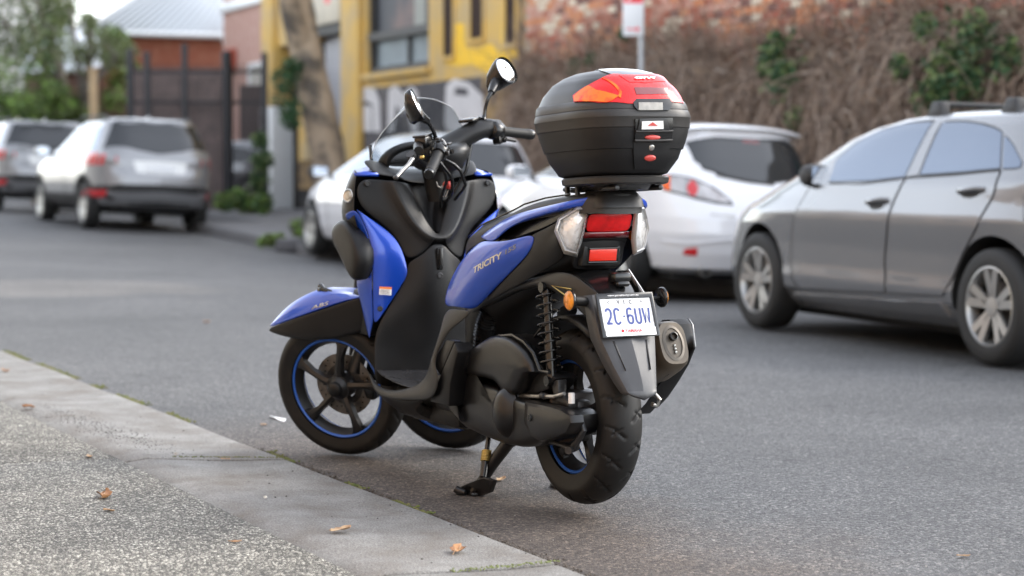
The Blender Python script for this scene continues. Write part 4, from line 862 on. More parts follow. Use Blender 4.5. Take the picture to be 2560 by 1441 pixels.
P_('exhaust_stay', join(tube([(-0.123,-0.16,0.359),(-0.14,-0.17,0.339),(-0.127,-0.17,0.32),(-0.132,-0.15,0.326)], .007, 8), tube([(-.02, -.10, .30), (.05, -.17, .36), (.12, -.185, .38)], .02, 10)), 'steel', smooth=60)
P_('exhaust_pipe', tube([(.18, -.185, .36), (.34, -.16, .26), (.46, -.06, .22), (.48, 0, .26)], [.035, .022, .020, .020], 12), 'exhaust', smooth=60)
# --- centre stand
ct = empty('centre_stand', parent=SCO)
fa, fb = Vector((.43, .150, .0)), Vector((.43, -.150, .0))
for sg in (1, -1):
    f = (lambda v: v) if sg > 0 else mirr
    P_('stand_leg', f(tube([(.26, .065, .205), (.315, .09, .175), (.37, .120, .10), (.415, .142, .03), (.43, .150, .012)], [.020, .021, .019, .016, .018], 12)), 'black_metal', ct, smooth=60)
    P_('stand_foot', f(prism([(.40, .128, .0), (.47, .135, .0), (.475, .168, .0), (.405, .172, .0)], (0, 0, .012))), 'black_metal', ct, bevel=.003)
tang = [(0.497,0.185,0.013),(0.43,0.18,0.037),(0.358,0.172,0.062),(0.334,0.165,0.071),(0.282,0.158,0.067),(0.326,0.15,0.024),(0.403,0.15,-0),(0.408,0.155,0.019),(0.427,0.16,0.02),(0.426,0.165,0.002),(0.444,0.178,0.004),(0.48,0.188,0.005)]
P_('stand_tang', prism(tang, (0, -.016, 0)), 'black_metal', ct, bevel=.004)
P_('tang_pad', tube([(0.461,0.2,0.02),(0.454,0.192,0.013),(0.43,0.18,0.009)], [.012, .013, .009], 10), 'black_metal', ct, smooth=60)
P_('stand_cross_tube', tube([(.30, .085, .185), (.28, .0, .20), (.30, -.085, .185)], .016, 10), 'black_metal', ct, smooth=60)
s0, s1_ = Vector((0.391,0.12,0.182)), Vector((0.359,0.155,0.064))
P_('stand_spring_rod', tube([tuple(s0.lerp(s1_, t)) for t in (0, .32, .321, .60, .601, .98)], [.0075, .008, .0075, .0075, .0125, .0115], 12), 'gloss_black', ct)
hp = []; d = s1_-s0; u_ = d.normalized().orthogonal(); v_ = d.normalized().cross(u_)
for i in range(7*12+1):
    th = 2*PI*i/12; hp.append(tuple(s0+d*(.33+.27*i/84)+u_*.0105*math.cos(th)+v_*.0105*math.sin(th)))
P_('stand_spring', tube(hp, .0026, 6), 'brass', ct, smooth=60)
P_('side_stand_switch', join(tube([(0.841,0.12,0.213),(0.737,0.12,0.202),(0.641,0.12,0.199)], [.014, .010, .012], 10), box(*(0.876,0.12,0.211), .05, .04, .05), tube([(0.68,0.12,0.209),(0.619,0.12,0.204),(0.559,0.12,0.196)], [.014, .012, .010], 10)), 'dark_metal', smooth=50)
P_('switch_bolt', lathe([(0, .012), (.008, .010), (.008, 0)], 10, 'y', (0.801,0.13,0.21)), 'brass')

# --- handlebar, in its own turned frame
HB = empty('handlebar', parent=SCO, mtx=MB)
def H_(name, vf, m, **k): return mk(name, vf, M[m], HB, **k)
armR = [(.02, 0, .045), (-.02, -.05, .060), (-.065, -.105, .088), (-.105, -.150, .105), (-.135, -.185, .105), (-.150, -.205, .100)]
armL = [(.02, 0, .045), (-.02, .05, .060), (-.065, .105, .085), (-.105, .150, .098), (-.130, .180, .100)]
for arm in (armR, armL):
    H_('handlebar_cover', tube(resamp(arm, 12), [.058, .058, .056, .052, .048, .046, .045, .045, .044, .042, .038, .033], 20, flat=.80, up=(0, 0, 1)), 'plastic_grey', sub=1, smooth=70)
H_('cover_centre', puff([(-.07+.10*math.cos(a)*(1 if math.cos(a) > 0 else .8), .085*math.sin(a), 0) for a in [2*PI*i/20 for i in range(20)]], 2, [(.55, .0), (.80, .03), (.92, .058), (.82, .078), (.5, .086)]), 'plastic_grey', smooth=70)
H_('steering_cowl', tube([(.0, 0, -.10), (.0, 0, -.02), (-.01, 0, .05)], [.034, .038, .05], 18), 'plastic', smooth=60)
for sg in (1, -1):
    gi, ge = Vector((-.160, sg*.205, .086)), Vector((-.199, sg*.332, .048)); d = ge-gi
    gp = resamp([tuple(gi), tuple(ge)], 25)
    H_('grip', tube(gp, [.0165+.0012*(i % 2) if 2 < i < 22 else .0185 for i in range(25)], 16), 'rubber', smooth=30)
    H_('bar_end', tube([tuple(ge), tuple(ge+d*.04), tuple(ge+d*.10), tuple(ge+d*.11)], [.0175, .018, .0165, .010], 16), 'gloss_black', smooth=40)
    sc_ = gi-d*.16
    H_('switch_housing', tube([tuple(sc_-d*.16), tuple(sc_-d*.12), tuple(sc_+d*.10), tuple(sc_+d*.18)], [.026, .032, .031, .024], 16), 'gloss_black', smooth=50)
    if sg > 0:
        H_('switch_button', join(box(-.185, .170, .112, .014, .022, .008), box(-.190, .190, .085, .010, .016, .016), box(-.150, .175, .132, .018, .016, .008)), 'dark_metal', bevel=.003)
        H_('switch_mark', tube([(-.184, .186, .112), (-.172, .176, .124), (-.160, .168, .128)], .0026, 6), 'badge')
        H_('horn_button', lathe([(0, .006), (.006, .006), (.008, .002), (.008, -.004)], 14, 'x', (-.196, .178, .088)), 'gloss_black')
    else:
        H_('throttle_clamp', join(box(-.160, -.190, .060, .03, .04, .026), tube([(-.172, -.20, .058), (-.182, -.20, .056)], .010, 10)), 'gloss_black', bevel=.006)
        H_('throttle_sleeve', tube([(-.125, -.168, .104), (-.155, -.205, .093), (-.163, -.216, .085)], [.033, .032, .021], 18), 'plastic_grey', smooth=60)
lv = [(-0.11,0.282,0.089),(-0.11,0.308,0.076),(-0.11,0.345,0.066),(-0.11,0.393,0.05)]
H_('brake_lever', tube([lv[0], lv[1], lv[2], lv[3]], [.0085, .0065, .006, .0055], 10), 'steel', smooth=60)
H_('lever_ball', lathe([(0, -.009), (.006, -.0065), (.009, 0), (.006, .0065), (0, .009)], 12, 'z', lv[3]), 'dark_metal', smooth=60)
H_('lever_pivot', tube([(-0.1,0.274,0.105),(-0.1,0.257,0.079)], .016, 10), 'dark_metal')
lr = [(-.115, -.20, .075), (-.12, -.26, .055), (-.14, -.33, .030)]
H_('brake_lever', tube(lr, [.0075, .006, .006], 10), 'dark_metal', smooth=60)
rp = Vector((-0.1,0.183,0.127))
H_('fluid_reservoir', box(rp.x, rp.y, rp.z, .045, .050, .036), 'gloss_black', bevel=.006)
H_('reservoir_lid', box(rp.x, rp.y, rp.z+.021, .050, .055, .008), 'black_metal', bevel=.003)
H_('reservoir_lid', box(-.09, -.135, .143, .060, .058, .012), 'gloss_black', bevel=.005)
bc = Vector((-0.12,0.255,0.109))
H_('brake_master', join(tube([tuple(bc), tuple(bc+Vector((.03, -.05, .01)))], .016, 10), tube([tuple(bc+Vector((0, .01, -.02))), tuple(bc+Vector((0, -.03, -.05)))], .011, 8)), 'black_metal', smooth=50)
bo = (-0.135,0.263,0.089)
H_('banjo_bolt', lathe([(0, -.009), (.006, -.007), (.007, .004), (0, .008)], 10, 'x', bo), 'brass')
# hoses and cables sagging from the bar into the cowl
for pts in ([(-.10, .10, .05), (-.10, .08, -.02), (-.05, .05, -.08), (-.02, .02, -.12)], [(-.12, .15, .06), (-.14, .11, -.01), (-.10, .06, -.07), (-.04, .02, -.11)], [(-.09, -.12, .06), (-.08, -.08, -.02), (-.04, -.04, -.09)], [(-.11, .13, .07), (-.16, .09, .02), (-.15, .05, -.05), (-.08, .02, -.10)]):
    H_('control_cable', tube(resamp(pts, 9), .0055, 8), 'gloss_black', smooth=70)
# mirrors
def mirror(sg, gc, nrm, rx, rz, stem, depth):
    mr_ = empty('mirror', parent=HB)
    m = frame_to(gc, nrm)
    ov = [(math.copysign(abs(math.cos(a))**.85, math.cos(a))*rx, math.copysign(abs(math.sin(a))**.85, math.sin(a))*rz) for a in [2*PI*i/36 for i in range(36)]]
    mk('mirror_glass', grid([[(.001, y*.97, z*.97) for y, z in ov], [(.0025, y*.5, z*.5) for y, z in ov], [(.003, y*.01, z*.01) for y, z in ov]], cu=True), M['mirror'], mr_, mtx=m, smooth=60, solid=.001)
    nk = m.inverted() @ Vector(stem[-1])
    rows = [[(.003, y, z) for y, z in ov], [(-.004, y*1.02, z*1.02) for y, z in ov], [(-.020, y*.95, z*.95) for y, z in ov], [(-depth*.75+nk.x*.1, y*.70+nk.y*.25, z*.72+nk.z*.25) for y, z in ov], [(-depth*.98+nk.x*.2, y*.30+nk.y*.45, z*.34+nk.z*.45) for y, z in ov]]
    g = grid(rows, cu=True); g[1].append(tuple(range(len(g[0])-36, len(g[0]))))
    mk('mirror_housing', g, M['gloss_black'], mr_, mtx=m, smooth=60)
    b = Vector(stem[-1]); t_ = Vector(gc)-Vector(nrm).normalized()*depth*.6
    mk('mirror_neck', tube([tuple(b), tuple(b.lerp(t_, .35)), tuple(b.lerp(t_, .8))], [.012, .017, .026], 14), M['gloss_black'], mr_, smooth=60)
    mk('mirror_stem', tube(resamp(stem, 10), [.012, .009, .007, .0065, .0065, .0065, .0065, .0065, .007, .008], 10), M['gloss_black'], mr_, smooth=60)
gl = Vector((-0.165,0.289,0.263))
mirror(1, tuple(gl), (-.86, -.40, .28), .034, .054, [(-.115, .145, .118), (-0.12,0.142,0.122), (-0.128,0.157,0.147), (-0.14,0.192,0.179), (-0.145,0.214,0.198)], .050)
gr = Vector((-0.165,-0.3,0.28))
mirror(-1, tuple(gr), (-.87, .06, .40), .047, .050, [(-.125, -.165, .135), (-0.125,-0.171,0.137), (-0.13,-0.182,0.173), (-0.14,-0.189,0.201), (-0.145,-0.211,0.219)], .062)
# ignition and key
P_('ignition_lock', lathe([(0, .010), (.012, .010), (.016, .006), (.020, 0), (.021, -.01)], 24, 'x'), 'steel', mtx=frame_to((1.03,-0.02,0.951), (-.8, .1, .55)))
kx = (0.985,-0.014,0.956)
P_('key_head', join(*[rot(lathe([(0, -.004), (.0085, -.0035), (.0095, 0), (.0085, .0035), (0, .004)], 18, 'y'), Matrix.Diagonal((1, 1, 1.5)).to_3x3()) for _ in (0,)]), 'button_red', mtx=Matrix.Translation((0.985,-0.015,0.951)) @ Matrix.Rotation(R_(35), 4, 'Z'), smooth=60)
P_('key_head', rot(lathe([(0, -.004), (.0085, -.0035), (.0095, 0), (.0085, .0035), (0, .004)], 18, 'y'), Matrix.Diagonal((1, 1, 1.5)).to_3x3()), 'button_red', mtx=Matrix.Translation((0.978,-0.024,0.951)) @ Matrix.Rotation(R_(-10), 4, 'Z'), smooth=60)
P_('key_ring', join(tube([(1,0.011,0.963),(1,0.007,0.948),(1,-0.005,0.942),(1,-0.016,0.946)], .0022, 8), tube([(0.98,-0.012,0.934),(0.98,-0.003,0.912)], .0014, 6), tube([(0.98,-0.023,0.934),(0.98,-0.013,0.912)], .0014, 6)), 'steel', smooth=60)

# --- top case
MT = Matrix.Translation((-.15, 0, 1.12)) @ Matrix.Rotation(R_(2.5), 4, 'Y') @ Matrix.Translation((.15, 0, -1.12))
TC = empty('top_case', parent=SCO, mtx=MT)
def T_(name, vf, m, **k): return mk(name, vf, M[m] if isinstance(m, str) else m, TC, **k)
def ring(z, grow=0, n=96, tab=CASE, zz=None):
    xr, xf, w_, e = lerp_tab(tab, z); xr -= grow; xf += grow; w_ += grow
    out = []
    for j in range(n):
        t = 2*PI*j/n; c_, s_ = math.cos(t), math.sin(t)
        out.append(((xr+xf)/2+(xf-xr)/2*math.copysign(abs(c_)**(2/e), c_), w_*math.copysign(abs(s_)**(2/e), s_), z if zz is None else zz))
    return out
def capped(rows):
    g = grid(rows, cu=True); n = len(rows[0]); return g[0], g[1]+[tuple(range(n-1, -1, -1)), tuple(range(len(g[0])-n, len(g[0])))]
def smoothz(z0, z1, n): return [z0+(z1-z0)*i/n for i in range(n+1)]
T_('case_base', capped([ring(z) for z in (.982, .984, .987, .990, 1.0, 1.012, 1.03, 1.045, 1.055)]+[ring(z, .004) for z in (1.056, 1.075, 1.09, 1.105, 1.126)]), 'case_base', smooth=50)
T_('case_rim', capped([ring(1.112, .004), ring(1.114, .006), ring(1.138, .006), ring(1.142, .008), ring(1.158, .005), ring(1.166, .001)]), 'case_lid', smooth=35, bevel=.0015, bang=25)
T_('case_lid', capped([ring(z) for z in smoothz(1.164, 1.18, 3)+smoothz(1.188, 1.25, 8)+[1.256, 1.262, 1.268, 1.274, 1.279, 1.283, 1.286]]), 'case_panel', smooth=60)
bv = BVHTree.FromPolygons(*[(lambda g: (g[0], g[1]))(capped([ring(z) for z in smoothz(.985, 1.25, 40)+[1.256, 1.262, 1.268, 1.274, 1.279, 1.283, 1.286]]))][0])
def onto(p, off):
    q, nrm, _, _ = bv.find_nearest(Vector(p))
    c_ = Vector((-.15, 0, 1.13))
    if nrm.dot(q-c_) < 0: nrm = -nrm
    return tuple(q+nrm*off)
def skin(name, rows, off, m, n=9, cols=16, **k):
    """panel lying on the case: control rows refined and laid onto its surface"""
    rr = [resamp(r, cols) for r in rows]; colsl = list(zip(*rr))
    cc = [resamp(list(c_), n) for c_ in colsl]; out = [[onto(p, off) for p in c_] for c_ in cc]
    inn_ = [[onto(p, -.004) for p in c_] for c_ in cc]
    b0 = [inn_[0][i] for i in range(n)]
    per = [out[0][i] for i in range(n)]+[out[j][-1] for j in range(1, cols)]+[out[-1][i] for i in range(n-2, -1, -1)]+[out[j][0] for j in range(cols-2, 0, -1)]
    per2 = [inn_[0][i] for i in range(n)]+[inn_[j][-1] for j in range(1, cols)]+[inn_[-1][i] for i in range(n-2, -1, -1)]+[inn_[j][0] for j in range(cols-2, 0, -1)]
    return T_(name, join(grid(out), grid([per, per2], cu=True)), m, smooth=50, **k)
# lower lid band (lighter grey) below the dark lid shell
T_('lid_band', grid([ring(1.164, .003), ring(1.172, .004), ring(1.186, .004), ring(1.190, .001)], cu=True), 'case_lid', smooth=40)
lensL = [(-0.286,0.071,1.259),(-0.301,0.046,1.256),(-0.306,0.014,1.255),(-0.303,-0.024,1.257),(-0.275,-0.093,1.265)]
lensM = [(-0.281,0.106,1.245),(-0.32,0.057,1.242),(-0.334,0.031,1.232),(-0.337,-0.021,1.23),(-0.312,-0.09,1.236)]
lens2 = [(-0.261,0.129,1.231),(-0.33,0.099,1.216),(-0.351,0.048,1.209),(-0.353,-0.011,1.208),(-0.324,-0.107,1.215)]
lens3 = [(-0.214,0.153,1.205),(-0.319,0.128,1.198),(-0.357,0.059,1.196),(-0.358,-0.007,1.197),(-0.334,-0.114,1.197)]
lens4 = [(-0.234,0.161,1.187),(-0.329,0.134,1.177),(-0.365,0.064,1.174),(-0.367,-0.002,1.177),(-0.347,-0.114,1.179)]
skin('rear_lens', [lensL, lensM, lens2, lens3, lens4], .0062, 'red_lens', n=12, cols=24)
skin('side_lens', [[(-0.263,0.131,1.229),(-0.3,0.128,1.214),(-0.333,0.108,1.203),(-0.35,0.09,1.195)], [(-0.241,0.145,1.216),(-0.283,0.142,1.203),(-0.328,0.123,1.194),(-0.349,0.1,1.19)], [(-0.223,0.154,1.203),(-0.273,0.151,1.194),(-0.325,0.132,1.185),(-0.347,0.11,1.182)], [(-0.237,0.16,1.189),(-0.287,0.152,1.184),(-0.328,0.133,1.18),(-0.342,0.121,1.178)]], .0078, 'orange_lens', n=8)
mL = lambda r: [(p[0], -p[1], p[2]) for p in r]
skin('lens_rib', [[(-0.284,0.102,1.247),(-0.307,0.096,1.236),(-0.333,0.09,1.219),(-0.344,0.086,1.206),(-0.351,0.092,1.192)], [(-0.286,0.098,1.249),(-0.309,0.09,1.238),(-0.336,0.083,1.22),(-0.347,0.079,1.206),(-0.354,0.087,1.189)]], .0088, 'orange_lens', n=3)
skin('reflective_strip', [[(-0.347,0.041,1.219),(-0.347,-0.011,1.22),(-0.343,-0.066,1.218)], [(-0.357,0.041,1.199),(-0.357,-0.006,1.2),(-0.353,-0.061,1.202)]], .0076, 'dark_red_lens', n=4)
skin('badge_recess', [[(-0.304,0.062,1.253),(-0.31,-0.006,1.253),(-0.275,-0.093,1.26)], [(-0.317,0.055,1.245),(-0.322,-0.005,1.244),(-0.294,-0.088,1.25)], [(-0.331,0.047,1.233),(-0.335,-0.004,1.232),(-0.318,-0.075,1.237)]], .0074, 'red_lens', n=5)
skin('lid_top_panel', [[(-0.109,0.028,1.291),(-0.141,0.003,1.29),(-0.177,-0.027,1.287),(-0.245,-0.041,1.28),(-0.262,-0.07,1.277)], [(-0.232,0.077,1.273),(-0.272,0.043,1.27),(-0.28,-0.002,1.269),(-0.25,-0.063,1.273),(-0.275,-0.077,1.271)], [(-0.284,0.07,1.26),(-0.299,0.045,1.257),(-0.304,0.013,1.256),(-0.3,-0.033,1.258),(-0.274,-0.091,1.266)]], .0035, mat('smoked_case_top', (.03, .035, .045), .16, coat=.4), n=6)
la, lb = Vector((-0.321,0.026,1.245)), Vector((-0.318,-0.043,1.246)); lc = Vector((-0.321,-0.008,1.245))
lu = Vector((-0.314,-0.012,1.251))-Vector((-0.327,-0.004,1.24)); dd = lb-la
nn_ = dd.normalized().cross(lu.normalized())
T_('case_badge', on_quad(fit_text('GIVI', dd.length, .0125, shear=.12, bold=.05), lc, dd, lu, .0095), 'print_white', solid=.0006)
# hinge notch, latch recess, latch, buttons and lock on the back
def onback(pts, off): return [onto(p, off) for p in pts]
skin('latch_notch', [[(-0.362,0.045,1.187),(-0.363,-0.004,1.188),(-0.36,-0.061,1.189)], [(-0.366,0.061,1.173),(-0.368,-0.001,1.172),(-0.364,-0.069,1.175)], [(-0.371,0.047,1.158),(-0.371,0.001,1.158),(-0.37,-0.053,1.159)]], .0085, 'gloss_black', n=4)
skin('hinge_plate', [[(-0.366,0.042,1.176),(-0.367,0.005,1.177),(-0.366,-0.034,1.177)], [(-0.371,0.045,1.158),(-0.371,0.008,1.158),(-0.371,-0.031,1.159)]], .0105, mat('hinge_plate_grey', (.23, .22, .20), .4, metal=.4, var=(60, .2)), n=4)
skin('latch_recess', [[(-0.371,0.056,1.133),(-0.372,0.003,1.135),(-0.371,-0.062,1.138)], [(-0.362,0.053,1.076),(-0.364,-0.002,1.077),(-0.362,-0.063,1.079)]], .0105, 'gloss_black', n=5)
skin('latch_cover', [[(-0.372,0.045,1.133),(-0.373,0.003,1.135),(-0.372,-0.04,1.136)], [(-0.369,0.05,1.106),(-0.37,0.002,1.107),(-0.369,-0.05,1.108)]], .0145, 'black_metal', n=4)
skin('latch_label', [[(-0.373,0.039,1.127),(-0.373,0.003,1.128),(-0.373,-0.027,1.129)], [(-0.37,0.039,1.108),(-0.37,0.002,1.109),(-0.37,-0.03,1.11)]], .016, 'white_plastic', n=3)
tri = [(-0.373,0.007,1.125),(-0.372,0.022,1.118),(-0.372,-0.01,1.118)]
T_('latch_arrow', prism([onto(p, .0165) for p in tri], (-.001, 0, 0)), 'button_red')
for y0, y1 in ((742, 756), (820, 834)):
    a_, b_ = (-0.368,0.054,1.102), (-0.367,-0.062,1.104)
    a_, b_ = ([(-0.368,0.054,1.102),(-0.367,-0.062,1.104)] if y0 == 742 else [(-0.363,0.054,1.079),(-0.362,-0.063,1.081)])
    m_ = mixp(a_, b_, .5)
    T_('latch_bar', tube([onto(a_, .012), onto(m_, .014), onto(b_, .012)], .0035, 8), 'case_lid', smooth=60)
def pad(name, p, ra_, rb__, m, h=.006, off=.010):
    q = Vector(onto(p, off)); q2 = Vector(onto(p, off+.01)); fr2 = frame_to(tuple(q), tuple(q2-q))
    vf = rot(lathe([(0, h), (.6, h*.92), (.9, h*.6), (1, 0), (1, -.004)], 28, 'x'), Matrix.Diagonal((1, ra_, rb__)).to_3x3())
    return T_(name, vf, m, mtx=fr2, smooth=60)
pad('release_button', (-0.366,-0,1.086), .0255, .0075, 'button_red', off=.0095)
pad('release_button', (-0.35,-0.004,1.031), .0195, .0095, 'button_red', off=.003)
pad('lock', (-0.358,-0.004,1.059), .0092, .0098, 'steel', .004, off=.004)
skin('latch_plinth', [[(-0.361,0.054,1.074),(-0.363,-0.002,1.075),(-0.361,-0.066,1.077)], [(-0.351,0.049,1.039),(-0.353,-0.007,1.039),(-0.35,-0.063,1.041)], [(-0.332,0.035,1.003),(-0.332,-0.019,1.002),(-0.328,-0.064,1.005)]], .0055, 'case_base', n=6)
# rack plate and its stand
rk = empty('rack', parent=SCO, mtx=MT)
def pring(cx, a, b, z, n=48, e=2.8): return [(cx+a*math.copysign(abs(math.cos(2*PI*j/n))**(2/e), math.cos(2*PI*j/n)), b*math.copysign(abs(math.sin(2*PI*j/n))**(2/e), math.sin(2*PI*j/n)), z) for j in range(n)]
mk('rack_plate', capped([pring(-.165, .150, .118, .960), pring(-.165, .160, .128, .964), pring(-.165, .163, .130, .978), pring(-.165, .158, .125, .983)]), M['case_lid'], rk, smooth=40)
mk('rack_underside', capped([pring(-.165, .10, .08, .945), pring(-.165, .13, .10, .961)]), M['gloss_black'], rk)
mk('rack_arm', join(tube([(.02, .06, .955), (-.05, .07, .950), (-.30, .07, .950)], .008, 8), tube([(.02, -.06, .955), (-.05, -.07, .950), (-.30, -.07, .950)], .008, 8), box(-.10, .085, .940, .012, .012, .05), box(-.04, .085, .938, .012, .012, .05), box(-.10, -.085, .940, .012, .012, .05)), M['black_metal'], rk, bevel=.002)
P_('tail_bracket', capped([pring(-.16, .070, .080, .900, e=4), pring(-.155, .068, .076, .925, e=4), pring(-.15, .055, .062, .946, e=4)]), 'plastic_grey', smooth=30)

# ------------------------------------------------------------------ parked cars
def paint(name, col, metal=.6, rough=.28): return mat(name, col, rough, metal=metal, coat=1, coatr=.04, bump=(4, .03, .004))
M['car_grey'] = paint('grey_metallic_car_paint', (.185, .192, .205), .48, .27)
M['car_white'] = paint('white_car_paint', (.74, .75, .78), 0, .35)
M['car_silver'] = paint('silver_car_paint', (.225, .23, .24), .45, .34)
M['car_black'] = mat('unpainted_car_trim', (.018, .018, .019), .55)
M['car_glass'] = bpy.data.materials.new('tinted_car_glass'); M['car_glass'].use_nodes = True
_b = M['car_glass'].node_tree.nodes['Principled BSDF']; _b.inputs['Base Color'].default_value = (.02, .023, .027, 1); _b.inputs['Roughness'].default_value = .03; _b.inputs['IOR'].default_value = 1.55
M['film_glass'] = mat('mirror_tinted_car_glass', (.17, .20, .25), .04, metal=.85)
M['alloy'] = mat('car_alloy', (.44, .44, .43), .32, metal=.75)
M['car_tyre'] = mat('car_tyre_rubber', (.016, .016, .016), .7, bump=(60, .3, .002))
M['wheel_dark'] = mat('dark_wheel_well', (.012, .012, .012), .8)
M['tail_red'] = mat('car_red_lens', (.55, .02, .025), .15, coat=.6)
M['tail_clear'] = mat('car_clear_lens', (.42, .41, .41), .2, metal=.4, coat=.8, mottled=(7, (.22, .2, .2), .45, .6))
class Skin:
    def __init__(self, g, c_): self.bv = BVHTree.FromPolygons(*g); self.c = Vector(c_)
    def on(self, p, off):
        q, nrm, _, _ = self.bv.find_nearest(Vector(p))
        if nrm.dot(q-self.c) < 0: nrm = -nrm
        return q+nrm*off
def slab(tab, zs, n=128):
    rows = []
    for z in zs:
        xr, xf, w_, e = lerp_tab(tab, z); r = []
        for j in range(n):
            t = 2*PI*j/n; c_, s_ = math.cos(t), math.sin(t)
            r.append(((xr+xf)/2+(xf-xr)/2*math.copysign(abs(c_)**(2/e), c_), w_*math.copysign(abs(s_)**(2/e), s_), z))
        rows.append(r)
    V, F = grid(rows, cu=True)
    return V, F+[tuple(range(n-1, -1, -1)), tuple(range(len(V)-n, len(V)))]
def car(at, tab, paint_, name, label, cat, wb, tr, wr, group, arch=.05, rimkind=5, cladding=None):
    root = empty(name, mtx=carframe(*at)); tag(root, label, cat, group)
    zs = sorted(set([r[0] for r in tab]+[tab[0][0]+(tab[-1][0]-tab[0][0])*i/40 for i in range(41)]))
    g = slab(tab, zs)
    sk = Skin(g, (wb/2, 0, .8))
    body = mk('body', g, [M[paint_], M['wheel_dark']], root, smooth=32)
    cut = []
    for x in (0, wb):
        for s in (1, -1):
            cut.append(lathe([(wr+arch, s*(tr-.30)), (wr+arch, s*1.3)], 40, 'y', (x, 0, wr+.015)))
    cutter = mk('cutter', join(*cut), [M['wheel_dark']])
    cutter.parent = root
    md = body.modifiers.new('arches', 'BOOLEAN'); md.object = cutter; md.operation = 'DIFFERENCE'; md.solver = 'EXACT'; md.material_mode = 'TRANSFER'
    bpy.context.view_layer.update()
    dg = bpy.context.evaluated_depsgraph_get(); me = bpy.data.meshes.new_from_object(body.evaluated_get(dg))
    body.modifiers.clear(); body.data = me; bpy.data.objects.remove(cutter)
    me.name = 'body'
    me.set_sharp_from_angle(angle=R_(32))
    # floor pan so the light does not show through below
    mk('floor_pan', box(wb/2, 0, tab[0][0]-.02, wb+.9, tr*1.5, .08), M['wheel_dark'], root, bevel=.02)
    for x in (0, wb):
        for s in (1, -1):
            w_ = empty('wheel', parent=root, mtx=Matrix.Translation((x, s*tr, wr)) @ Matrix.Rotation(0 if s > 0 else PI, 4, 'Z'))
            mk('tyre', lathe([(wr*.66, -.095), (wr*.9, -.108), (wr*.985, -.085), (wr, -.05), (wr, .05), (wr*.985, .085), (wr*.9, .108), (wr*.70, .100), (wr*.66, .08)], 56, 'y', closed=True), M['car_tyre'], w_, smooth=50)
            rr = wr*.68; parts = [lathe([(rr, .085), (rr*1.01, .098), (rr*.97, .100), (rr*.93, .085), (rr*.90, .02)], 56, 'y', cap=False)]
            for i in range(rimkind):
                a = 2*PI*i/rimkind+.3
                for da in ((-.17, .17) if rimkind == 5 else (0,)):
                    b0, b1 = a+da*.45, a+da*1.25
                    p0, p1 = Vector((math.cos(b0), 0, math.sin(b0)))*rr*.16, Vector((math.cos(b1), 0, math.sin(b1)))*rr*.95
                    tn = Vector((-math.sin(a), 0, math.cos(a))); hw0, hw1 = rr*.10, rr*.115
                    parts.append(prism([tuple(p0-tn*hw0+Vector((0, .055, 0))), tuple(p1-tn*hw1+Vector((0, .072, 0))), tuple(p1+tn*hw1+Vector((0, .072, 0))), tuple(p0+tn*hw0+Vector((0, .055, 0)))], (0, .022, 0)))
            parts.append(lathe([(rr*.26, .05), (rr*.24, .082), (0, .086)], 24, 'y'))
            mk('rim', join(*parts), M['alloy'], w_, smooth=40, solid=0)
            mk('brake_disc', lathe([(0, .02), (rr*.62, .02), (rr*.62, .0), (0, 0)], 32, 'y'), M['disc'], w_)
            mk('rim_well', lathe([(rr*.98, .03), (rr*.9, -.03), (0, -.03)], 32, 'y', cap=False), M['wheel_dark'], w_)
    return root, sk
def cskin(root, sk, name, rows, m, off=.004, n=7, cols=18, parent=None, depth=.012, **k):
    rr = [resamp(r, cols) for r in rows]; cc = [resamp(list(c_), n) for c_ in zip(*rr)]
    out = [[tuple(sk.on(p, off)) for p in c_] for c_ in cc]; inn = [[tuple(sk.on(p, -depth)) for p in c_] for c_ in cc]
    def per(a): return [a[0][i] for i in range(n)]+[a[j][-1] for j in range(1, cols)]+[a[-1][i] for i in range(n-2, -1, -1)]+[a[j][0] for j in range(cols-2, 0, -1)]
    return mk(name, join(grid(out), grid([per(out), per(inn)], cu=True)), M[m] if isinstance(m, str) else m, parent or root, smooth=45, **k)
def mflip(rows): return [[(p[0], -p[1], p[2]) for p in r] for r in rows]
def wing_mirror(root, p, m='car_black', s=1):
    x, y, z = p
    o = mk('wing_mirror', rot(puff([(.09*math.cos(a), 0, .075*math.sin(a)) for a in [2*PI*i/20 for i in range(20)]], 1, [(.8, -.09), (1, -.06), (1, .06), (.75, .10)]), Matrix.Rotation(0, 3, 'Z')), M[m], root, sub=1, mtx=Matrix.Translation((x, y, z)), smooth=60)
    mk('mirror_glass', ([(-.093, -.085, -.055), (-.093, .085, -.05), (-.093, .085, .055), (-.093, -.085, .055)], [(0, 1, 2, 3)]), M['mirror'], o)
    mk('mirror_arm', tube([(.02, -s*.16, -.04), (.0, -s*.05, -.03)], .028, 10), M['car_black'], o)

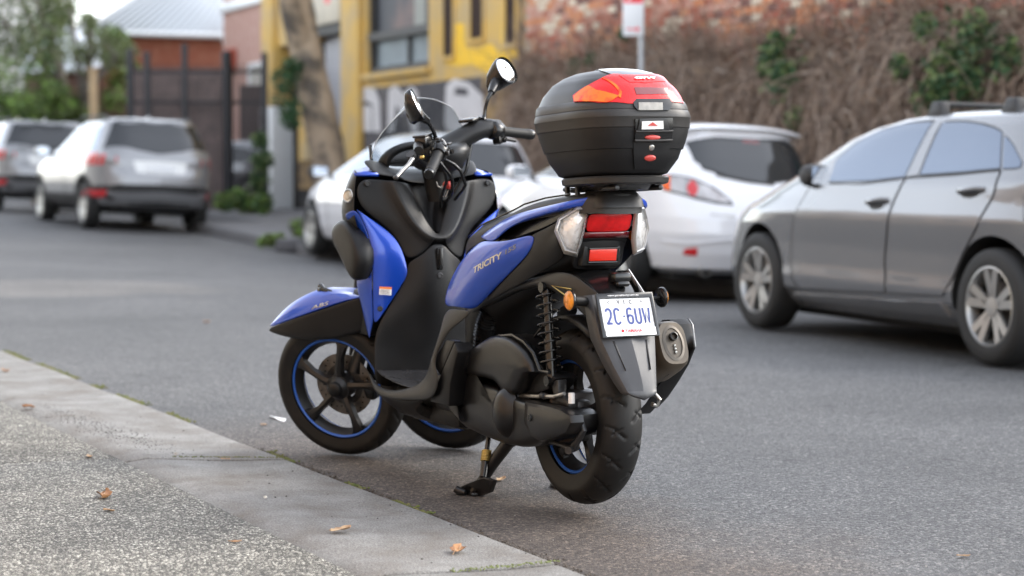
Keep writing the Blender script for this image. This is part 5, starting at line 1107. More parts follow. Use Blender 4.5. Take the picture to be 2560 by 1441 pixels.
# grey hatchback, nearest
c1, k1 = car((3.360,11.100,21.000,-0.075,1.300), HATCH, 'car_grey', 'parked_car', 'grey metallic hatchback with mirror-tinted windows and black roof bars', 'car', 2.65, .775, .316, 'cars parked along the far kerb')
fd = [[(2.007,0.843,0.936),(1.464,0.842,0.961),(0.935,0.826,0.999)], [(2.092,0.88,0.797),(1.522,0.873,0.839),(0.995,0.864,0.872)], [(2.162,0.877,0.65),(1.568,0.882,0.68),(1.029,0.885,0.708)], [(2.179,0.867,0.471),(1.602,0.87,0.497),(1.074,0.87,0.52)], [(2.143,0.869,0.346),(1.587,0.874,0.37),(1.053,0.875,0.39)], [(2.071,0.862,0.305),(1.576,0.865,0.315),(1.054,0.868,0.334)]]
rdo = [[(0.91,0.825,1),(0.44,0.815,1.021),(0.04,0.801,1.043)], [(0.97,0.864,0.872),(0.467,0.857,0.897),(0.029,0.844,0.92)], [(1.003,0.885,0.709),(0.535,0.885,0.722),(0.136,0.878,0.734)], [(1.048,0.87,0.521),(0.649,0.871,0.55),(0.281,0.867,0.577)], [(1.027,0.874,0.391),(0.682,0.871,0.415),(0.378,0.866,0.434)], [(1.028,0.868,0.333),(0.723,0.869,0.34),(0.455,0.868,0.349)]]
gap = [[(2.032,0.842,0.936),(1.466,0.841,0.963),(0.937,0.825,1.001),(0.443,0.813,1.026),(0.027,0.798,1.047)], [(2.113,0.88,0.797),(1.522,0.873,0.839),(0.995,0.864,0.872),(0.467,0.857,0.897),(0.015,0.843,0.92)], [(2.183,0.877,0.649),(1.568,0.882,0.68),(1.029,0.885,0.708),(0.535,0.885,0.722),(0.122,0.877,0.732)], [(2.201,0.867,0.471),(1.602,0.87,0.497),(1.061,0.87,0.521),(0.649,0.871,0.55),(0.266,0.867,0.575)], [(2.169,0.867,0.34),(1.588,0.873,0.365),(1.039,0.875,0.388),(0.682,0.871,0.413),(0.362,0.866,0.432)], [(2.097,0.856,0.293),(1.578,0.863,0.307),(1.043,0.866,0.325),(0.725,0.867,0.33),(0.444,0.867,0.342)]]
for f in ((lambda r: r), mflip):
    cskin(c1, k1, 'door_seal', f(gap), 'car_black', .0008, 24, 40)
    for rows in (fd, rdo):
        d_ = cskin(c1, k1, 'door', f(rows), 'car_grey', .005, 24, 24, depth=.0)
        if f is not mflip:
            hp = [(1.271,0.871,0.846),(1.163,0.868,0.855),(1.05,0.864,0.871)] if rows is fd else [(0.351,0.851,0.924),(0.231,0.848,0.932),(0.116,0.843,0.946)]
            q = [tuple(k1.on(p, .03)) for p in hp]
            mk('door_handle', tube([tuple(k1.on(hp[0], .0)), tuple(k1.on(mixp(hp[0], hp[1], .3), .030)), tuple(k1.on(hp[1], .036)), tuple(k1.on(mixp(hp[1], hp[2], .7), .030)), tuple(k1.on(hp[2], .0))], [.012, .014, .016, .014, .012], 10), M['car_grey'], d_, smooth=60)
            cup = [[(1.254,0.874,0.834),(1.158,0.871,0.843),(1.076,0.868,0.856)], [(1.197,0.88,0.809),(1.142,0.88,0.81),(1.093,0.877,0.823)]] if rows is fd else [[(0.334,0.853,0.913),(0.227,0.85,0.921),(0.139,0.846,0.933)], [(0.283,0.856,0.894),(0.218,0.855,0.893),(0.163,0.851,0.907)]]
            cskin(c1, k1, 'handle_cup', cup, 'car_black', .007, 4, 8, parent=d_)
    for top, bot in (([(1.783,0.834,0.976),(1.796,0.806,1.032),(1.83,0.765,1.105),(1.694,0.714,1.204),(1.463,0.674,1.282),(1.203,0.656,1.319),(0.932,0.655,1.325)], [(1.781,0.836,0.973),(1.639,0.837,0.974),(1.476,0.836,0.977),(1.294,0.834,0.981),(1.147,0.829,0.992),(1.043,0.826,1),(0.948,0.823,1.005)]),
                     ([(0.813,0.661,1.317),(0.672,0.661,1.318),(0.566,0.664,1.314),(0.391,0.677,1.297),(0.258,0.689,1.274),(0.205,0.696,1.26),(0.175,0.702,1.249)], [(0.795,0.816,1.019),(0.643,0.814,1.025),(0.488,0.81,1.032),(0.337,0.807,1.039),(0.193,0.801,1.049),(0.105,0.798,1.053),(0.047,0.794,1.058)]),
                     ([(0.137,0.712,1.229),(0.105,0.715,1.221),(0.022,0.733,1.179),(-0.111,0.769,1.09)], [(0.021,0.795,1.055),(-0.033,0.792,1.056),(-0.082,0.788,1.058),(-0.118,0.783,1.062)])):
        fr_t = [mixp(a, b, -.05) for a, b in zip(top, bot)]; fr_b = [mixp(a, b, 1.03) for a, b in zip(top, bot)]
        cskin(c1, k1, 'window_seal', f([fr_t, fr_b]), 'car_black', .0025, 10, 24)
        cskin(c1, k1, 'side_window', f([top, bot]), 'film_glass', .0055, 12, 24)
    sil = [[(2.213,0.828,0.258),(1.178,0.853,0.289),(0.477,0.862,0.31)], [(2.245,0.802,0.226),(1.237,0.815,0.24),(0.442,0.81,0.236)]]
    cskin(c1, k1, 'sill_panel', f(sil), 'car_grey', .012, 5, 20)
    cskin(c1, k1, 'belt_trim', f([[(1.79,0.838,0.965),(1.395,0.842,0.961),(0.946,0.826,0.999),(0.44,0.815,1.021),(0.043,0.799,1.047)], [(1.78,0.841,0.958),(1.39,0.844,0.954),(0.938,0.829,0.992),(0.435,0.819,1.014),(0.039,0.802,1.04)]]), 'car_black', .009, 3, 30)
    cskin(c1, k1, 'pillar_trim', f([[(0.917,0.655,1.325),(0.877,0.654,1.327),(0.836,0.657,1.322)], [(0.935,0.823,1.005),(0.869,0.821,1.01),(0.812,0.816,1.019)]]), 'car_grey', .006, 8, 6)
cskin(c1, k1, 'fuel_flap', [[(-0.124,0.846,0.848),(-0.142,0.836,0.891),(-0.211,0.825,0.918)], [(-0.134,0.85,0.827),(-0.19,0.853,0.786),(-0.25,0.847,0.775)]], 'car_grey', .004, 5, 8)
head = [[(3.099,0.761,0.765),(3.013,0.77,0.814),(2.918,0.76,0.848)], [(3.036,0.794,0.718),(2.956,0.812,0.733),(2.852,0.823,0.776)]]
cskin(c1, k1, 'headlight', head, 'tail_clear', .004, 5, 8)
wing_mirror(c1, (1.99,0.812,1.007)); wing_mirror(c1, (lambda p: (p[0], -p[1], p[2]))((1.99,0.812,1.007)), s=-1)
rkk = empty('roof_rack', parent=c1)
for x, px in ((1.02, 0), (.28, 1)):
    mk('cross_bar', tube([(x, -.58, 1.435), (x, .58, 1.435)], .016, 10), M['car_black'], rkk)
    for s in (1, -1): mk('bar_foot', prism([(x-.08, s*.60, 1.36), (x+.08, s*.60, 1.36), (x+.045, s*.585, 1.452), (x-.045, s*.585, 1.452)], (0, -s*.07, .0)), M['car_black'], rkk, bevel=.012)

# white hatchback whose tail shows beside the top case
c2, k2 = car((1.680,17.400,22.500,-0.090,2.200), MAZDA, 'car_white', 'parked_car', 'white hatchback seen from the rear between the top case and the grey car', 'car', 2.64, .765, .315, 'cars parked along the far kerb')
rw_ = [[(-0.435,0.483,1.279),(-0.44,0.206,1.322),(-0.443,-0.174,1.319),(-0.406,-0.546,1.275),(-0.446,-0.703,1.2)], [(-0.479,0.475,1.216),(-0.497,0.195,1.227),(-0.499,-0.147,1.225),(-0.488,-0.503,1.188),(-0.45,-0.712,1.163)], [(-0.539,0.456,1.125),(-0.569,0.19,1.103),(-0.575,-0.149,1.09),(-0.552,-0.489,1.086),(-0.455,-0.722,1.112)], [(-0.578,0.381,1.07),(-0.617,0.137,1.005),(-0.637,-0.157,0.966),(-0.602,-0.464,1.002),(-0.476,-0.72,1.086)]]
cskin(c2, k2, 'rear_window', rw_, 'car_glass', .004, 12, 24)
cskin(c2, k2, 'window_seal', [[(-0.43,0.499,1.278),(-0.431,0.202,1.338),(-0.433,-0.179,1.334),(-0.325,-0.613,1.293),(-0.454,-0.718,1.207)], [(-0.586,0.393,1.054),(-0.625,0.14,0.99),(-0.647,-0.153,0.951),(-0.608,-0.471,0.988),(-0.482,-0.73,1.082)]], 'car_black', .0015, 14, 24)
cskin(c2, k2, 'high_brake_light', [[(-0.443,-0.04,1.318),(-0.443,-0.116,1.318),(-0.445,-0.202,1.315)], [(-0.46,-0.036,1.291),(-0.46,-0.112,1.291),(-0.461,-0.194,1.287)]], 'dark_red_lens', .006, 3, 6)
cskin(c2, k2, 'wiper', [[(-0.606,0.282,1.025),(-0.628,0.009,0.985),(-0.641,-0.251,0.957)], [(-0.615,0.285,1.008),(-0.638,0.014,0.965),(-0.651,-0.246,0.944)]], 'car_black', .012, 3, 10)
tlr = [([(-0.455,0.717,0.972),(-0.485,0.69,0.984),(-0.517,0.657,0.991)], [(-0.507,0.706,0.885),(-0.532,0.691,0.874),(-0.558,0.673,0.869)], 'orange_lens'), ([(-0.521,0.655,0.988),(-0.557,0.607,0.989),(-0.591,0.55,0.979)], [(-0.559,0.67,0.874),(-0.607,0.627,0.859),(-0.652,0.576,0.842)], 'tail_clear'), ([(-0.613,0.52,0.957),(-0.615,0.499,0.962),(-0.625,0.486,0.952)], [(-0.63,0.564,0.9),(-0.65,0.518,0.898),(-0.666,0.471,0.893)], [(-0.663,0.553,0.845),(-0.68,0.531,0.832),(-0.687,0.502,0.84)], 'tail_red'), ([(-0.594,0.544,0.977),(-0.633,0.451,0.95),(-0.683,0.336,0.896),(-0.742,0.233,0.808)], [(-0.656,0.571,0.841),(-0.705,0.483,0.818),(-0.741,0.362,0.796),(-0.757,0.211,0.783)], 'tail_clear')]
for f in ((lambda r: r), mflip):
    ho = cskin(c2, k2, 'tail_light', f([[(-0.442,0.722,0.978),(-0.511,0.655,1.004),(-0.617,0.471,0.972),(-0.675,0.323,0.908),(-0.743,0.207,0.808)], [(-0.5,0.713,0.873),(-0.561,0.674,0.856),(-0.703,0.509,0.804),(-0.752,0.358,0.777),(-0.767,0.192,0.766)]]), 'car_black', .003, 8, 16)
    for q_ in tlr: cskin(c2, k2, 'lens', f(list(q_[:-1])), M[q_[-1]], .007 if q_[-1] == 'tail_red' else .006, 6, 8, parent=ho)
    cskin(c2, k2, 'bumper_reflector', f([[(-0.694,0.588,0.399),(-0.727,0.55,0.407),(-0.756,0.504,0.413)], [(-0.672,0.595,0.355),(-0.708,0.547,0.348),(-0.737,0.497,0.346)]]), 'tail_red', .006, 4, 6)
    sw = [[(.35, .80, 1.17), (.9, .76, 1.33), (1.4, .74, 1.27), (1.95, .80, 1.06)], [(.35, .86, .98), (.9, .86, .97), (1.4, .86, .97), (1.98, .84, 1.0)]]
    cskin(c2, k2, 'side_window', f(sw), 'car_glass', .004, 8, 20)
    wing_mirror(c2, (2.0, .97 if f is not mflip else -.97, 1.0), 'car_white', 1 if f is not mflip else -1)
cskin(c2, k2, 'lower_bumper', [[(1.12,-0.078,0.107),(0.638,-0.227,0.107),(-0.622,0.158,0.191),(-0.74,-0.247,0.246)], [(1.095,-0.076,0.026),(0.634,-0.228,0.036),(0.3,-0.348,0.091),(-0.276,-0.519,0.142)]], 'car_black', .006, 5, 20)
cskin(c2, k2, 'bumper_crease', [[(-0.531,0.719,0.465),(-0.71,0.589,0.45),(-0.821,0.336,0.484),(-0.838,-0.177,0.53)], [(-0.529,0.717,0.452),(-0.707,0.587,0.437),(-0.818,0.334,0.471),(-0.839,-0.177,0.517)]], 'car_white', .012, 3, 20)
ex2 = (-0.689,0.396,0.228)
mk('exhaust_pipe', lathe([(.052, .12), (.055, -.03), (.047, -.032), (.044, .12)], 24, 'x', (ex2[0], ex2[1], ex2[2]), closed=True), M['steel'], c2, smooth=40)
mk('exhaust_shade', lathe([(0, .02), (.044, .02)], 24, 'x', ex2), M['wheel_dark'], c2)
sp = [(-.36, y, 1.452-.05*abs(y/.62)**3) for y in [k/8*.62 for k in range(-8, 9)]]
mk('spoiler', grid([[(p[0]+.16, p[1], p[2]+.004) for p in sp], [(p[0]-.06, p[1]*.98, p[2]-.018) for p in sp], [(p[0]-.10, p[1]*.97, p[2]-.036) for p in sp], [(p[0]+.02, p[1]*.97, p[2]-.05) for p in sp]]), M['car_white'], c2, solid=.01, smooth=40)
a_, b_ = [(-0.784,0.414,0.691),(-0.81,0.205,0.678)]
a_, b_ = Vector(k2.on(a_, .006)), Vector(k2.on(b_, .006))
mk('tail_badge', on_quad(fit_text('mazda3', (b_-a_).length, .03), (a_+b_)/2, b_-a_, (0, 0, 1), .003), M['badge'], c2, solid=.002)

# white hatchback further along, behind the scooter
c3, k3 = car((-0.620,22.100,23.000,-0.097,2.200), MAZDA, 'car_white', 'parked_car', 'white hatchback partly hidden behind the blue scooter and its windscreen', 'car', 2.60, .765, .315, 'cars parked along the far kerb')
for f in ((lambda r: r), mflip):
    sw = [[(.30, .80, 1.17), (.9, .76, 1.33), (1.4, .74, 1.27), (1.95, .80, 1.06)], [(.30, .86, .97), (.9, .86, .97), (1.4, .86, .97), (1.98, .84, 1.0)]]
    cskin(c3, k3, 'side_window', f(sw), 'film_glass', .004, 8, 20)
    wing_mirror(c3, (2.0, .97 if f is not mflip else -.97, 1.0), 'car_black', 1 if f is not mflip else -1)
    cskin(c3, k3, 'tail_light', f([[(-.66, .84, .98), (-.72, .60, .98)], [(-.72, .84, .84), (-.78, .60, .84)]]), 'tail_red', .005, 5, 8)
    cskin(c3, k3, 'door_seam', f([[(1.95, .84, .95), (1.96, .84, .95)], [(1.90, .86, .35), (1.91, .86, .35)]]), 'car_black', .003, 10, 3)
cskin(c3, k3, 'rear_window', [[(-.42, y, 1.36) for y in (.56, .3, 0, -.3, -.56)], [(-.62, y, 1.00) for y in (.72, .35, 0, -.35, -.72)]], 'car_glass', .004, 10, 20)
cskin(c3, k3, 'windscreen', [[(1.1, y, 1.36) for y in (.56, .3, 0, -.3, -.56)], [(2.2, y, 1.02) for y in (.72, .35, 0, -.35, -.72)]], 'car_glass', .004, 10, 20)

# silver wagon and the one before it
def wagon(at, label):
    c_, k_ = car(at, SUV, 'car_silver', 'parked_wagon', label, 'car', 2.75, .80, .345, 'cars parked along the far kerb', arch=.06)
    B = lambda rows: [[(sl_x(SUV, y, z), y, z) for y, z in r] for r in rows]
    cskin(c_, k_, 'rear_window', B([[(.60, 1.56), (0, 1.575), (-.60, 1.56)], [(.78, 1.16), (0, 1.12), (-.78, 1.16)]]), 'car_glass', .005, 10, 22)
    for s in (1, -1):
        f = (lambda r: r) if s > 0 else mflip
        cskin(c_, k_, 'tail_light', f(B([[(.91, 1.08), (.78, 1.09), (.62, 1.06)], [(.925, .93), (.82, .93), (.62, .98)]])), 'tail_red', .008, 6, 10)
        cskin(c_, k_, 'bumper_reflector', f(B([[(.89, .58), (.74, .58)], [(.89, .49), (.74, .49)]])), 'tail_red', .016, 4, 6)
        cskin(c_, k_, 'side_window', f([[(-.30, .74, 1.50), (.6, .72, 1.56), (1.3, .72, 1.52), (2.1, .80, 1.24)], [(-.45, .86, 1.14), (.6, .89, 1.10), (1.3, .89, 1.09), (2.25, .88, 1.10)]]), 'film_glass', .005, 8, 22)
        cskin(c_, k_, 'wheel_cladding', f([[(-.50+.5*math.cos(a)+.5, .92, .345+.47*math.sin(a)) for a in [PI*i/12 for i in range(13)]], [(.41*math.cos(a), .92, .345+.41*math.sin(a)) for a in [PI*i/12 for i in range(13)]]]), 'car_black', .006, 3, 20)
        cskin(c_, k_, 'wheel_cladding', f([[(2.75+.47*math.cos(a), .92, .345+.47*math.sin(a)) for a in [PI*i/12 for i in range(13)]], [(2.75+.41*math.cos(a), .92, .345+.41*math.sin(a)) for a in [PI*i/12 for i in range(13)]]]), 'car_black', .006, 3, 20)
        cskin(c_, k_, 'sill_cladding', f([[(.45, .92, .50), (2.3, .92, .50)], [(.45, .88, .33), (2.3, .88, .33)]]), 'car_black', .006, 4, 12)
        mk('roof_rail', tube([(-.25, s*.62, 1.60), (-.15, s*.62, 1.66), (1.3, s*.62, 1.665), (1.4, s*.62, 1.60)], .018, 8), M['car_black'], c_)
        wing_mirror(c_, (2.15, s*1.02, 1.14), 'car_silver', s)
        cskin(c_, k_, 'door_seam', f([[(1.05, .90, 1.08), (1.065, .90, 1.08)], [(1.05, .93, .40), (1.065, .93, .40)]]), 'car_black', .004, 10, 3)
    cskin(c_, k_, 'lower_bumper', B([[(.90, .64), (.5, .67), (0, .68), (-.5, .67), (-.90, .64)], [(.86, .36), (.5, .35), (0, .35), (-.5, .35), (-.86, .36)]]), 'car_black', .010, 8, 30)
    cskin(c_, k_, 'bumper_insert', B([[(.66, .56), (0, .58), (-.66, .56)], [(.62, .44), (0, .44), (-.62, .44)]]), 'car_silver', .020, 4, 16)
    cskin(c_, k_, 'plate_recess', B([[(.40, 1.01), (0, 1.02), (-.40, 1.01)], [(.36, .84), (0, .83), (-.36, .84)]]), 'alloy', .006, 5, 12)
    cskin(c_, k_, 'number_plate', B([[(.20, .965), (-.20, .965)], [(.20, .865), (-.20, .865)]]), 'plate_white', .018, 3, 5)
    mk('roof_fin', prism([(-.20, .01, 1.63), (.02, .01, 1.64), (-.18, .005, 1.70)], (0, -.02, 0)), M['car_silver'], c_, bevel=.006)
    return c_
wagon((-5.500,30.000,26.000,0.047,2.600), 'silver wagon with black rear bumper cladding before the black iron fence')
wagon((-8.500,36.400,24.000,0.152,2.600), 'pale silver wagon cut off by the picture edge, below the trees')

# ------------------------------------------------------------------ far side of the street
def V3(p): return Vector(p)
def rbox(X0, X1, Y0, Y1, z0, z1):
    """box in the street frame -> world"""
    v, f = box((X0+X1)/2, (Y0+Y1)/2, (z0+z1)/2, X1-X0, Y1-Y0, z1-z0)
    return [tuple(RM @ Vector(p)) for p in v], f
def rmesh(vf): return [tuple(RM @ Vector(p)) for p in vf[0]], vf[1]
M['mortar'] = mat('pale_mortar', (.36, .31, .25), .9, bump=(40, .6, .01), var=(3, .3))
BR = [mat('brick_'+n, c, .85, bump=(90, .6, .006), mottled=(16, c2, .5, .72)) for n, c, c2 in
      (('red', (.36, .10, .06), (.42, .30, .22)), ('orange', (.52, .20, .09), (.55, .40, .28)), ('dark', (.15, .06, .05), (.30, .2, .16)), ('pink', (.46, .22, .16), (.60, .50, .40)), ('cream', (.64, .56, .43), (.40, .20, .13)))]
# brick wall: a backing of mortar with single bricks where it shows above the creeper
wall = tag(empty('brick_wall', mtx=RM), 'weathered red brick wall rising above the dry creeper', 'wall')
mk('wall_core', box(6.0, -4.58, 1.9, 21.6, .30, 4.4), M['mortar'], wall)
rng = random.Random(3)
def hedge_top(X): return 2.30+.10*math.sin(X*1.1)+.07*math.sin(X*2.7+1)+.05*math.sin(X*5.1)+(.06 if X > 14 else 0)
bricks = []; bm_cache = []
for k in range(6):
    r2 = random.Random(k)
    v, f = box(0, 0, 0, .228, .05, .074); v = [(p[0]+r2.uniform(-.004, .004), p[1]+r2.uniform(-.003, .003), p[2]+r2.uniform(-.003, .003)) for p in v]
    o = mk('brick', (v, f), BR[k % 5], bevel=.004, bseg=1); me = o.data; bpy.data.objects.remove(o); bm_cache.append(me)
rest = []
for row in range(40):
    z = 1.75+row*.086
    for i in range(52):
        X = 4.9+i*.24+(.12 if row % 2 else 0)
        if X > 16.7 or z < hedge_top(X)-.32 or z > 2.05+.0895*X+.10: continue
        bricks.append((X, z))
bricks.sort()
for i, (X, z) in enumerate(bricks):
    me = bm_cache[0] if i < 0 else None
    kind = rng.choices(range(5), (4, 4, 2, 3, 2.2))[0]
    if i < 300:
        o = bpy.data.objects.new('brick', bm_cache[kind]); COL.objects.link(o); o.parent = wall
        o.location = (X+rng.uniform(-.004, .004), -4.427+rng.uniform(-.008, .006), z); o.rotation_euler = (0, rng.uniform(-.012, .012), rng.uniform(-.02, .02))
    else:
        rest.append((kind, [(p[0]+X, p[1]-4.427+rng.uniform(-.004, .004), p[2]+z) for p in box(0, 0, 0, .228, .05, .074)[0]]))
if rest:
    V, F, MI = [], [], []
    bf = box(0, 0, 0, 1, 1, 1)[1]
    for kind, vs in rest:
        k = len(V); V += vs; F += [tuple(a+k for a in q) for q in bf]; MI += [kind]*6
    o = mk('far_bricks', (V, F), BR, wall); 
    for p, m_ in zip(o.data.polygons, MI): p.material_index = m_
    tag(o, kind='stuff')
# dry creeper hanging over the wall
def twigs(n, seed, X0, X1, zr, Y, ln, mats, name):
    r = random.Random(seed); V, F, MI = [], [], []
    for _ in range(n):
        X = r.uniform(X0, X1); t = hedge_top(X); z = r.uniform(zr, t+.10) if r.random() > .25 else t-abs(r.gauss(0, .25))+.08
        if z < zr: continue
        L_ = ln*r.uniform(.4, 1.5); bulge = .10+.28*math.sin(max(0, min(1, (t-z)/1.4))*PI*.8)
        p = Vector((X, Y+bulge*r.uniform(.1, 1.25), z)); d = Vector((r.gauss(0, .35), r.uniform(.0, .25), r.gauss(-.25 if z < t-.1 else .15, .45)))
        if d.length < .1: d = Vector((0, .1, -1))
        d.normalize(); w_ = r.uniform(.003, .0085); seg = 5; k = len(V)
        for s in range(seg+1):
            q = w_*(1-.7*s/seg)
            a = Vector((d.z, 0, -d.x)); a = a.normalized() if a.length > .01 else Vector((1, 0, 0))
            V += [tuple(p+a*q), tuple(p-a*q*.6+Vector((0, q, 0))), tuple(p-a*q*.6-Vector((0, q, 0)))]
            p = p+d*(L_/seg); d = (d+Vector((r.gauss(0, .16), r.gauss(0, .09), -.20+r.gauss(0, .10)))).normalized()
        for s in range(seg):
            for j in range(3): F.append((k+s*3+j, k+s*3+(j+1) % 3, k+s*3+3+(j+1) % 3, k+s*3+3+j))
        MI += [r.choice((0, 0, 1, 1, 2))]*(seg*3)
    me = bpy.data.meshes.new(name); me.from_pydata(V, [], F)
    for m_ in mats: me.materials.append(m_)
    me.polygons.foreach_set('material_index', MI)
    o = bpy.data.objects.new(name, me); COL.objects.link(o); o.matrix_world = RM; return o
TW = [mat('twig_brown', (.235, .165, .12), .9), mat('twig_grey', (.32, .25, .20), .9), mat('twig_dark', (.085, .055, .042), .9)]
o = twigs(15000, 11, -2.5, 16.9, .25, -4.36, .55, TW, 'dry_creeper')
tag(o, 'mass of dry brown creeper stems hanging over the brick wall', 'creeper', kind='stuff')
back = []
for i in range(61):
    X = -2.6+19.6*i/60; t = hedge_top(X)
    back.append([(X, -4.40+.16*max(0, math.sin(PI*min(1, (t-z)/1.6)))*(.7+.5*noise.noise(Vector((X*2.3, z*2.1, 4))))+.05*noise.noise(Vector((X*6, z*6, 1))), z) for z in [.0+(t-.08)*j/14 for j in range(15)]])
tag(mk('creeper_mat', rmesh(grid(back)), mat('matted_dead_leaves', (.085, .062, .05), .95, bump=(25, 1, .04), mottled=(9, (.15, .105, .08), .4, .65)), smooth=60), 'matted dead leaves behind the creeper stems', 'creeper', kind='stuff')
def leaf_cluster(name, cs, n, mats, size, seed, label, cat, frame=None, kind='stuff', flat=(1, 1, 1), parent=None, group=None):
    """cs: (centre, radius) list; small bent leaf faces spread through the volumes"""
    r = random.Random(seed); V, F, MI = [], [], []
    for _ in range(n):
        c_, rad = r.choice(cs); d = Vector((r.gauss(0, 1), r.gauss(0, 1), r.gauss(0, 1))).normalized()*rad*r.random()**.45
        p = Vector(c_)+Vector((d.x*flat[0], d.y*flat[1], d.z*flat[2]))
        u = Vector((r.gauss(0, 1), r.gauss(0, 1), r.gauss(0, .6))).normalized(); v = u.cross(Vector((r.gauss(0, 1), r.gauss(0, 1), r.gauss(0, 1)))).normalized()
        s = size*r.uniform(.55, 1.3); k = len(V); nn_ = u.cross(v)*s*.18
        V += [tuple(p-u*s), tuple(p+v*s*.42+nn_), tuple(p+u*s), tuple(p-v*s*.42+nn_)]; F += [(k, k+1, k+2), (k, k+2, k+3)]; q = r.randrange(len(mats)); MI += [q, q]
    me = bpy.data.meshes.new(name); me.from_pydata(V, [], F)
    for m_ in mats: me.materials.append(m_)
    me.polygons.foreach_set('material_index', MI)
    o = bpy.data.objects.new(name, me); COL.objects.link(o)
    if frame is not None: o.matrix_world = frame
    if parent: o.parent = parent
    return tag(o, label, cat, group, kind) if label else o
def leafmat(n, c): 
    m = mat(n, c, .55, spec=.3); m.node_tree.nodes['Principled BSDF'].inputs['Subsurface Weight'].default_value = 0; return m
LG = [leafmat('ivy_green', (.045, .095, .036)), leafmat('ivy_dark', (.030, .075, .032)), leafmat('ivy_pale', (.14, .19, .07))]
leaf_cluster('dead_leaves', [((x_, -4.28+.22*rng.random(), hedge_top(x_)-.1-1.5*rng.random()), .30) for x_ in [-1+17.6*i/119 for i in range(120)]], 5200, [mat('dead_leaf_tan', (.30, .22, .15), .85), mat('dead_leaf_brown', (.17, .11, .075), .9), mat('dead_leaf_grey', (.27, .235, .20), .9)], .042, 15, 'dead grey and tan leaves caught in the creeper stems', 'creeper', RM, flat=(1, .4, 1))
leaf_cluster('ivy_leaves', [((9.416,-4,2.098), .20), ((9.086,-3.95,1.92), .22), ((9.211,-3.95,2.25), .13), ((8.842,-3.95,1.47), .14), ((9.127,-3.95,2.023), .42)], 760, LG, .055, 5, 'clump of dark green ivy on the dry creeper above the white car', 'ivy', RM, flat=(1, .5, 1))
leaf_cluster('ivy_leaves', [((6.283,-4,1.949), .20), ((5.872,-4,2.137), .22), ((5.91,-3.95,1.757), .22), ((6.255,-3.9,1.664), .13), ((5.413,-4,1.908), .20), ((6.807,-4.1,2.267), .14), ((7.038,-4,1.912), .14), ((5.985,-4,1.97), .55), ((6.461,-4,1.708), .35)], 1500, LG, .055, 6, 'green and yellowish ivy on the dry creeper above the grey car', 'ivy', RM, flat=(1, .5, 1))
leaf_cluster('ivy_leaves', [((14.651,-4.2,2.249), .16), ((14.171,-4.2,2.303), .14), ((13.261,-4.2,2.597), .10)], 160, LG[:2], .06, 8, 'thin green ivy sprigs on the creeper left of the sign pole', 'ivy', RM, flat=(1, .5, 1))

# parking sign on its pole
sg_ = tag(empty('parking_sign', mtx=RM @ Matrix.Translation((10.38, -3.0, 0))), 'grey pole with a white and red parking sign above the top case', 'sign')
mk('pole', lathe([(.030, -.2), (.030, 2.95), (0, 2.955)], 16, 'z'), mat('galvanised_pole', (.36, .38, .40), .45, metal=.5), sg_)
sgm = Matrix.Translation((.0, .105, 2.62)) @ Matrix.Rotation(R_(-12), 4, 'Z')
pl_ = mk('sign_plate', box(-.034, 0, 0, .004, .225, .50), M['plate_white'], sg_, mtx=sgm, bevel=.0015)
mk('sign_bracket', box(-.018, -.085, .12, .03, .06, .03), M['steel'], sg_, mtx=sgm)
fs = lambda vf, y, z: [(-.0375, y-v[0], z+v[1]) for v in vf[0]], None
def onsign(vf, y, z): return [(-.0372, y-v[0], z+v[1]) for v in vf[0]], vf[1]
mk('sign_red_band', onsign(([(-.105, -.075, 0), (.105, -.075, 0), (.105, .075, 0), (-.105, .075, 0)], [(0, 1, 2, 3)]), 0, .165), M['print_red'], pl_)
mk('sign_letter', [(a[0]-.0006, a[1], a[2]) for a in onsign(fit_text('P', .07, .10, bold=.02), .02, .165)[0]] and ([(a[0]-.0008, a[1], a[2]) for a in onsign(fit_text('P', .07, .10, bold=.02), .02, .165)[0]], fit_text('P', .07, .10, bold=.02)[1]), M['print_white'], pl_)
mk('sign_arrow', onsign(([(-.07, -.008, 0), (.03, -.008, 0), (.03, -.03, 0), (.08, 0, 0), (.03, .03, 0), (.03, .008, 0), (-.07, .008, 0)], [(0, 1, 5, 6), (2, 3, 4)]), 0, -.18), M['print_red'], pl_)

# ---------------- yellow warehouse front
M['yellow'] = mat('ochre_painted_render', (.56, .36, .10), .8, bump=(20, .3, .01), mottled=(1.6, (.40, .31, .18), .42, .7))
M['yellow_bright'] = mat('bright_yellow_paint', (.78, .47, .02), .7, var=(6, .15))
M['dark_paint'] = mat('dark_grey_mural_paint', (.065, .060, .066), .8, mottled=(2.2, (.15, .13, .125), .5, .75))
M['tan_paint'] = mat('stained_tan_render', (.28, .18, .075), .85, mottled=(5, (.075, .05, .035), .45, .62), bump=(20, .3, .01))
M['mural_white'] = mat('white_mural_paint', (.54, .52, .52), .8, var=(3, .12))
M['dark_void'] = mat('dark_interior', (.02, .018, .018), .9)
wh = tag(empty('warehouse', mtx=RM), 'ochre yellow warehouse with a dark mural along its lower wall', 'building')
FY = -4.50
def wpiece(name, X0, X1, z0, z1, m, Y=FY, th=.3, parent=None, bev=0): return mk(name, box((X0+X1)/2, Y-th/2, (z0+z1)/2, X1-X0, th, z1-z0), M[m], parent or wh, bevel=bev)
wpiece('wall', 16.86, 20.80, 2.30, 7.0, 'yellow', FY+.002)
wpiece('wall', 20.80, 23.80, 4.6, 7.0, 'yellow'); wpiece('wall', 23.80, 24.96, 2.0, 7.0, 'yellow', FY)
wpiece('mural', 18.6, 24.96, -.4, 2.30, 'dark_paint', FY+.001)
wpiece('wall', 20.80, 23.80, 2.302, 2.52, 'yellow', FY-.002)
wpiece('wall_end', 16.86, 18.596, -.4, 2.298, 'tan_paint', FY+.001)
wpiece('wall_edge', 16.70, 17.15, 2.0, 7.0, 'tan_paint', FY+.05, bev=.01)
